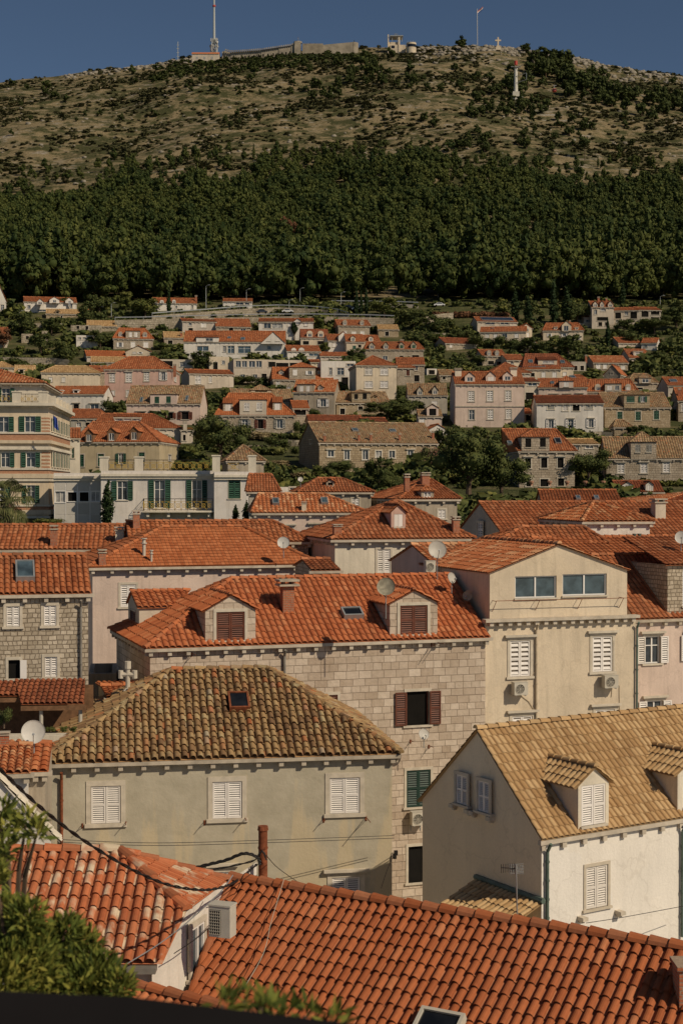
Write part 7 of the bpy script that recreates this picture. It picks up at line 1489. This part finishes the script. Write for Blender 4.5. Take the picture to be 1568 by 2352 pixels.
# foreground bushes
def near_bush(name, label, lobes, Y, n, seed, size=.05):
    """lobes given as picture x, y, radius"""
    rs = np.random.RandomState(seed); P = [at(x, y, Y+rs.uniform(-.3,.3)) for x, y, r in lobes]; o0 = P[0].copy(); L = [((p-o0).x, (p-o0).y, (p-o0).z, r*Y/FL, r*Y/FL*1.0, r*Y/FL) for p, (x, y, r) in zip(P, lobes)]
    lobes_ = np.array(L); vol = lobes_[:,3]**2; k = rs.choice(len(L), n, p=vol/vol.sum()); d = unit(rs.normal(size=(n,3))); r = rs.uniform(.25, 1.1, n)**.6; c = lobes_[k,:3]+d*r[:,None]*lobes_[k,3:]
    ax = unit(d*.7+np.array([0,0,.55])+rs.normal(size=(n,3))*.5); w = unit(np.cross(ax, rs.normal(size=(n,3)))); s = size*rs.uniform(.6,1.4,n)[:,None]
    v = np.stack([c, c+ax*s*.45+w*s*.14, c+ax*s, c+ax*s*.45-w*s*.14], 1).reshape(-1,3); f_ = np.arange(n*4).reshape(n,4)
    t_ = empty(name, o0, 0, label, 'shrub'); me = npmesh('foliage', v, f_, ['leaf_near']); link(me, 'foliage', t_); mb = MB()
    for p in L: mb.tube([(0,0,-1.2),(p[0]*.6,p[1]*.6,p[2]*.6-.2),(p[0],p[1],p[2])], [.02,.012,.005], 5)
    mb.build('stem', 'bark', t_)
near_bush('shrub','blurred leafy shrub with pale yellow flower buds in the lower left corner',[(60,2210,72),(130,2235,74),(60,2110,40),(110,2190,60),(20,2150,50),(80,2165,40),(180,2180,50),(225,2230,45),(200,2270,55),(270,2268,36),(0,2250,80),(0,2090,36),(150,2140,34),(-10,2010,24),(240,2290,40),(100,2290,60)],6.5,13000,5,.044)
near_bush('shrub','thin leafy shoot poking in at the left edge above the patched roof',[(20,1900,30),(60,1895,24),(0,1870,30),(85,1915,16),(10,1950,22),(5,1980,16)],6.8,520,6,.06)
near_bush('shrub','dark blurred leaves over the parapet at the bottom centre',[(510,2310,24),(560,2300,26),(600,2310,22),(650,2318,26),(700,2335,30),(760,2345,26),(620,2335,30)],3.6,260,7,.045)
# ---------------------------------------------------------------- camera, light, world
cam = bpy.data.cameras.new('camera'); co = bpy.data.objects.new('camera', cam); COL.objects.link(co)
co.location = (0,0,0); co.rotation_euler = (math.pi/2-TH, 0, 0)
cam.sensor_fit = 'VERTICAL'; cam.sensor_height = 36; cam.sensor_width = 24; cam.lens = 36*FL/2352.; cam.clip_end = 6000; cam.clip_start = .2
cam.dof.use_dof = True; cam.dof.focus_distance = 62; cam.dof.aperture_fstop = 5.4
sc.camera = co
sv = Vector((1.1, -.86, 1.15)).normalized(); el = math.asin(sv.z)
L = bpy.data.lights.new('sun', 'SUN'); L.energy = 4.2; L.angle = math.radians(.53); L.color = (1, .85, .64)
lo = bpy.data.objects.new('sun', L); COL.objects.link(lo); lo.rotation_euler = sv.to_track_quat('Z', 'Y').to_euler()
w = bpy.data.worlds.new('World'); sc.world = w; w.use_nodes = True; nt = w.node_tree; bg = nt.nodes['Background']
sk = nt.nodes.new('ShaderNodeTexSky'); sk.sky_type = 'NISHITA'; sk.sun_disc = False; sk.sun_elevation = el; sk.sun_rotation = math.atan2(sv.x, sv.y)
sk.altitude = 50; sk.air_density = .5; sk.dust_density = .3; sk.ozone_density = 2.5
mx = nt.nodes.new('ShaderNodeMix'); mx.data_type = 'RGBA'; mx.blend_type = 'MULTIPLY'; mx.inputs[0].default_value = 1
nt.links.new(sk.outputs[0], mx.inputs[6]); mx.inputs[7].default_value = (.67, .65, .58, 1)
nt.links.new(mx.outputs[2], bg.inputs[0]); bg.inputs[1].default_value = .112
sc.view_settings.view_transform = 'Standard'; sc.view_settings.look = 'None'; sc.view_settings.exposure = -.27; sc.view_settings.gamma = 1
sc.render.engine = 'CYCLES'
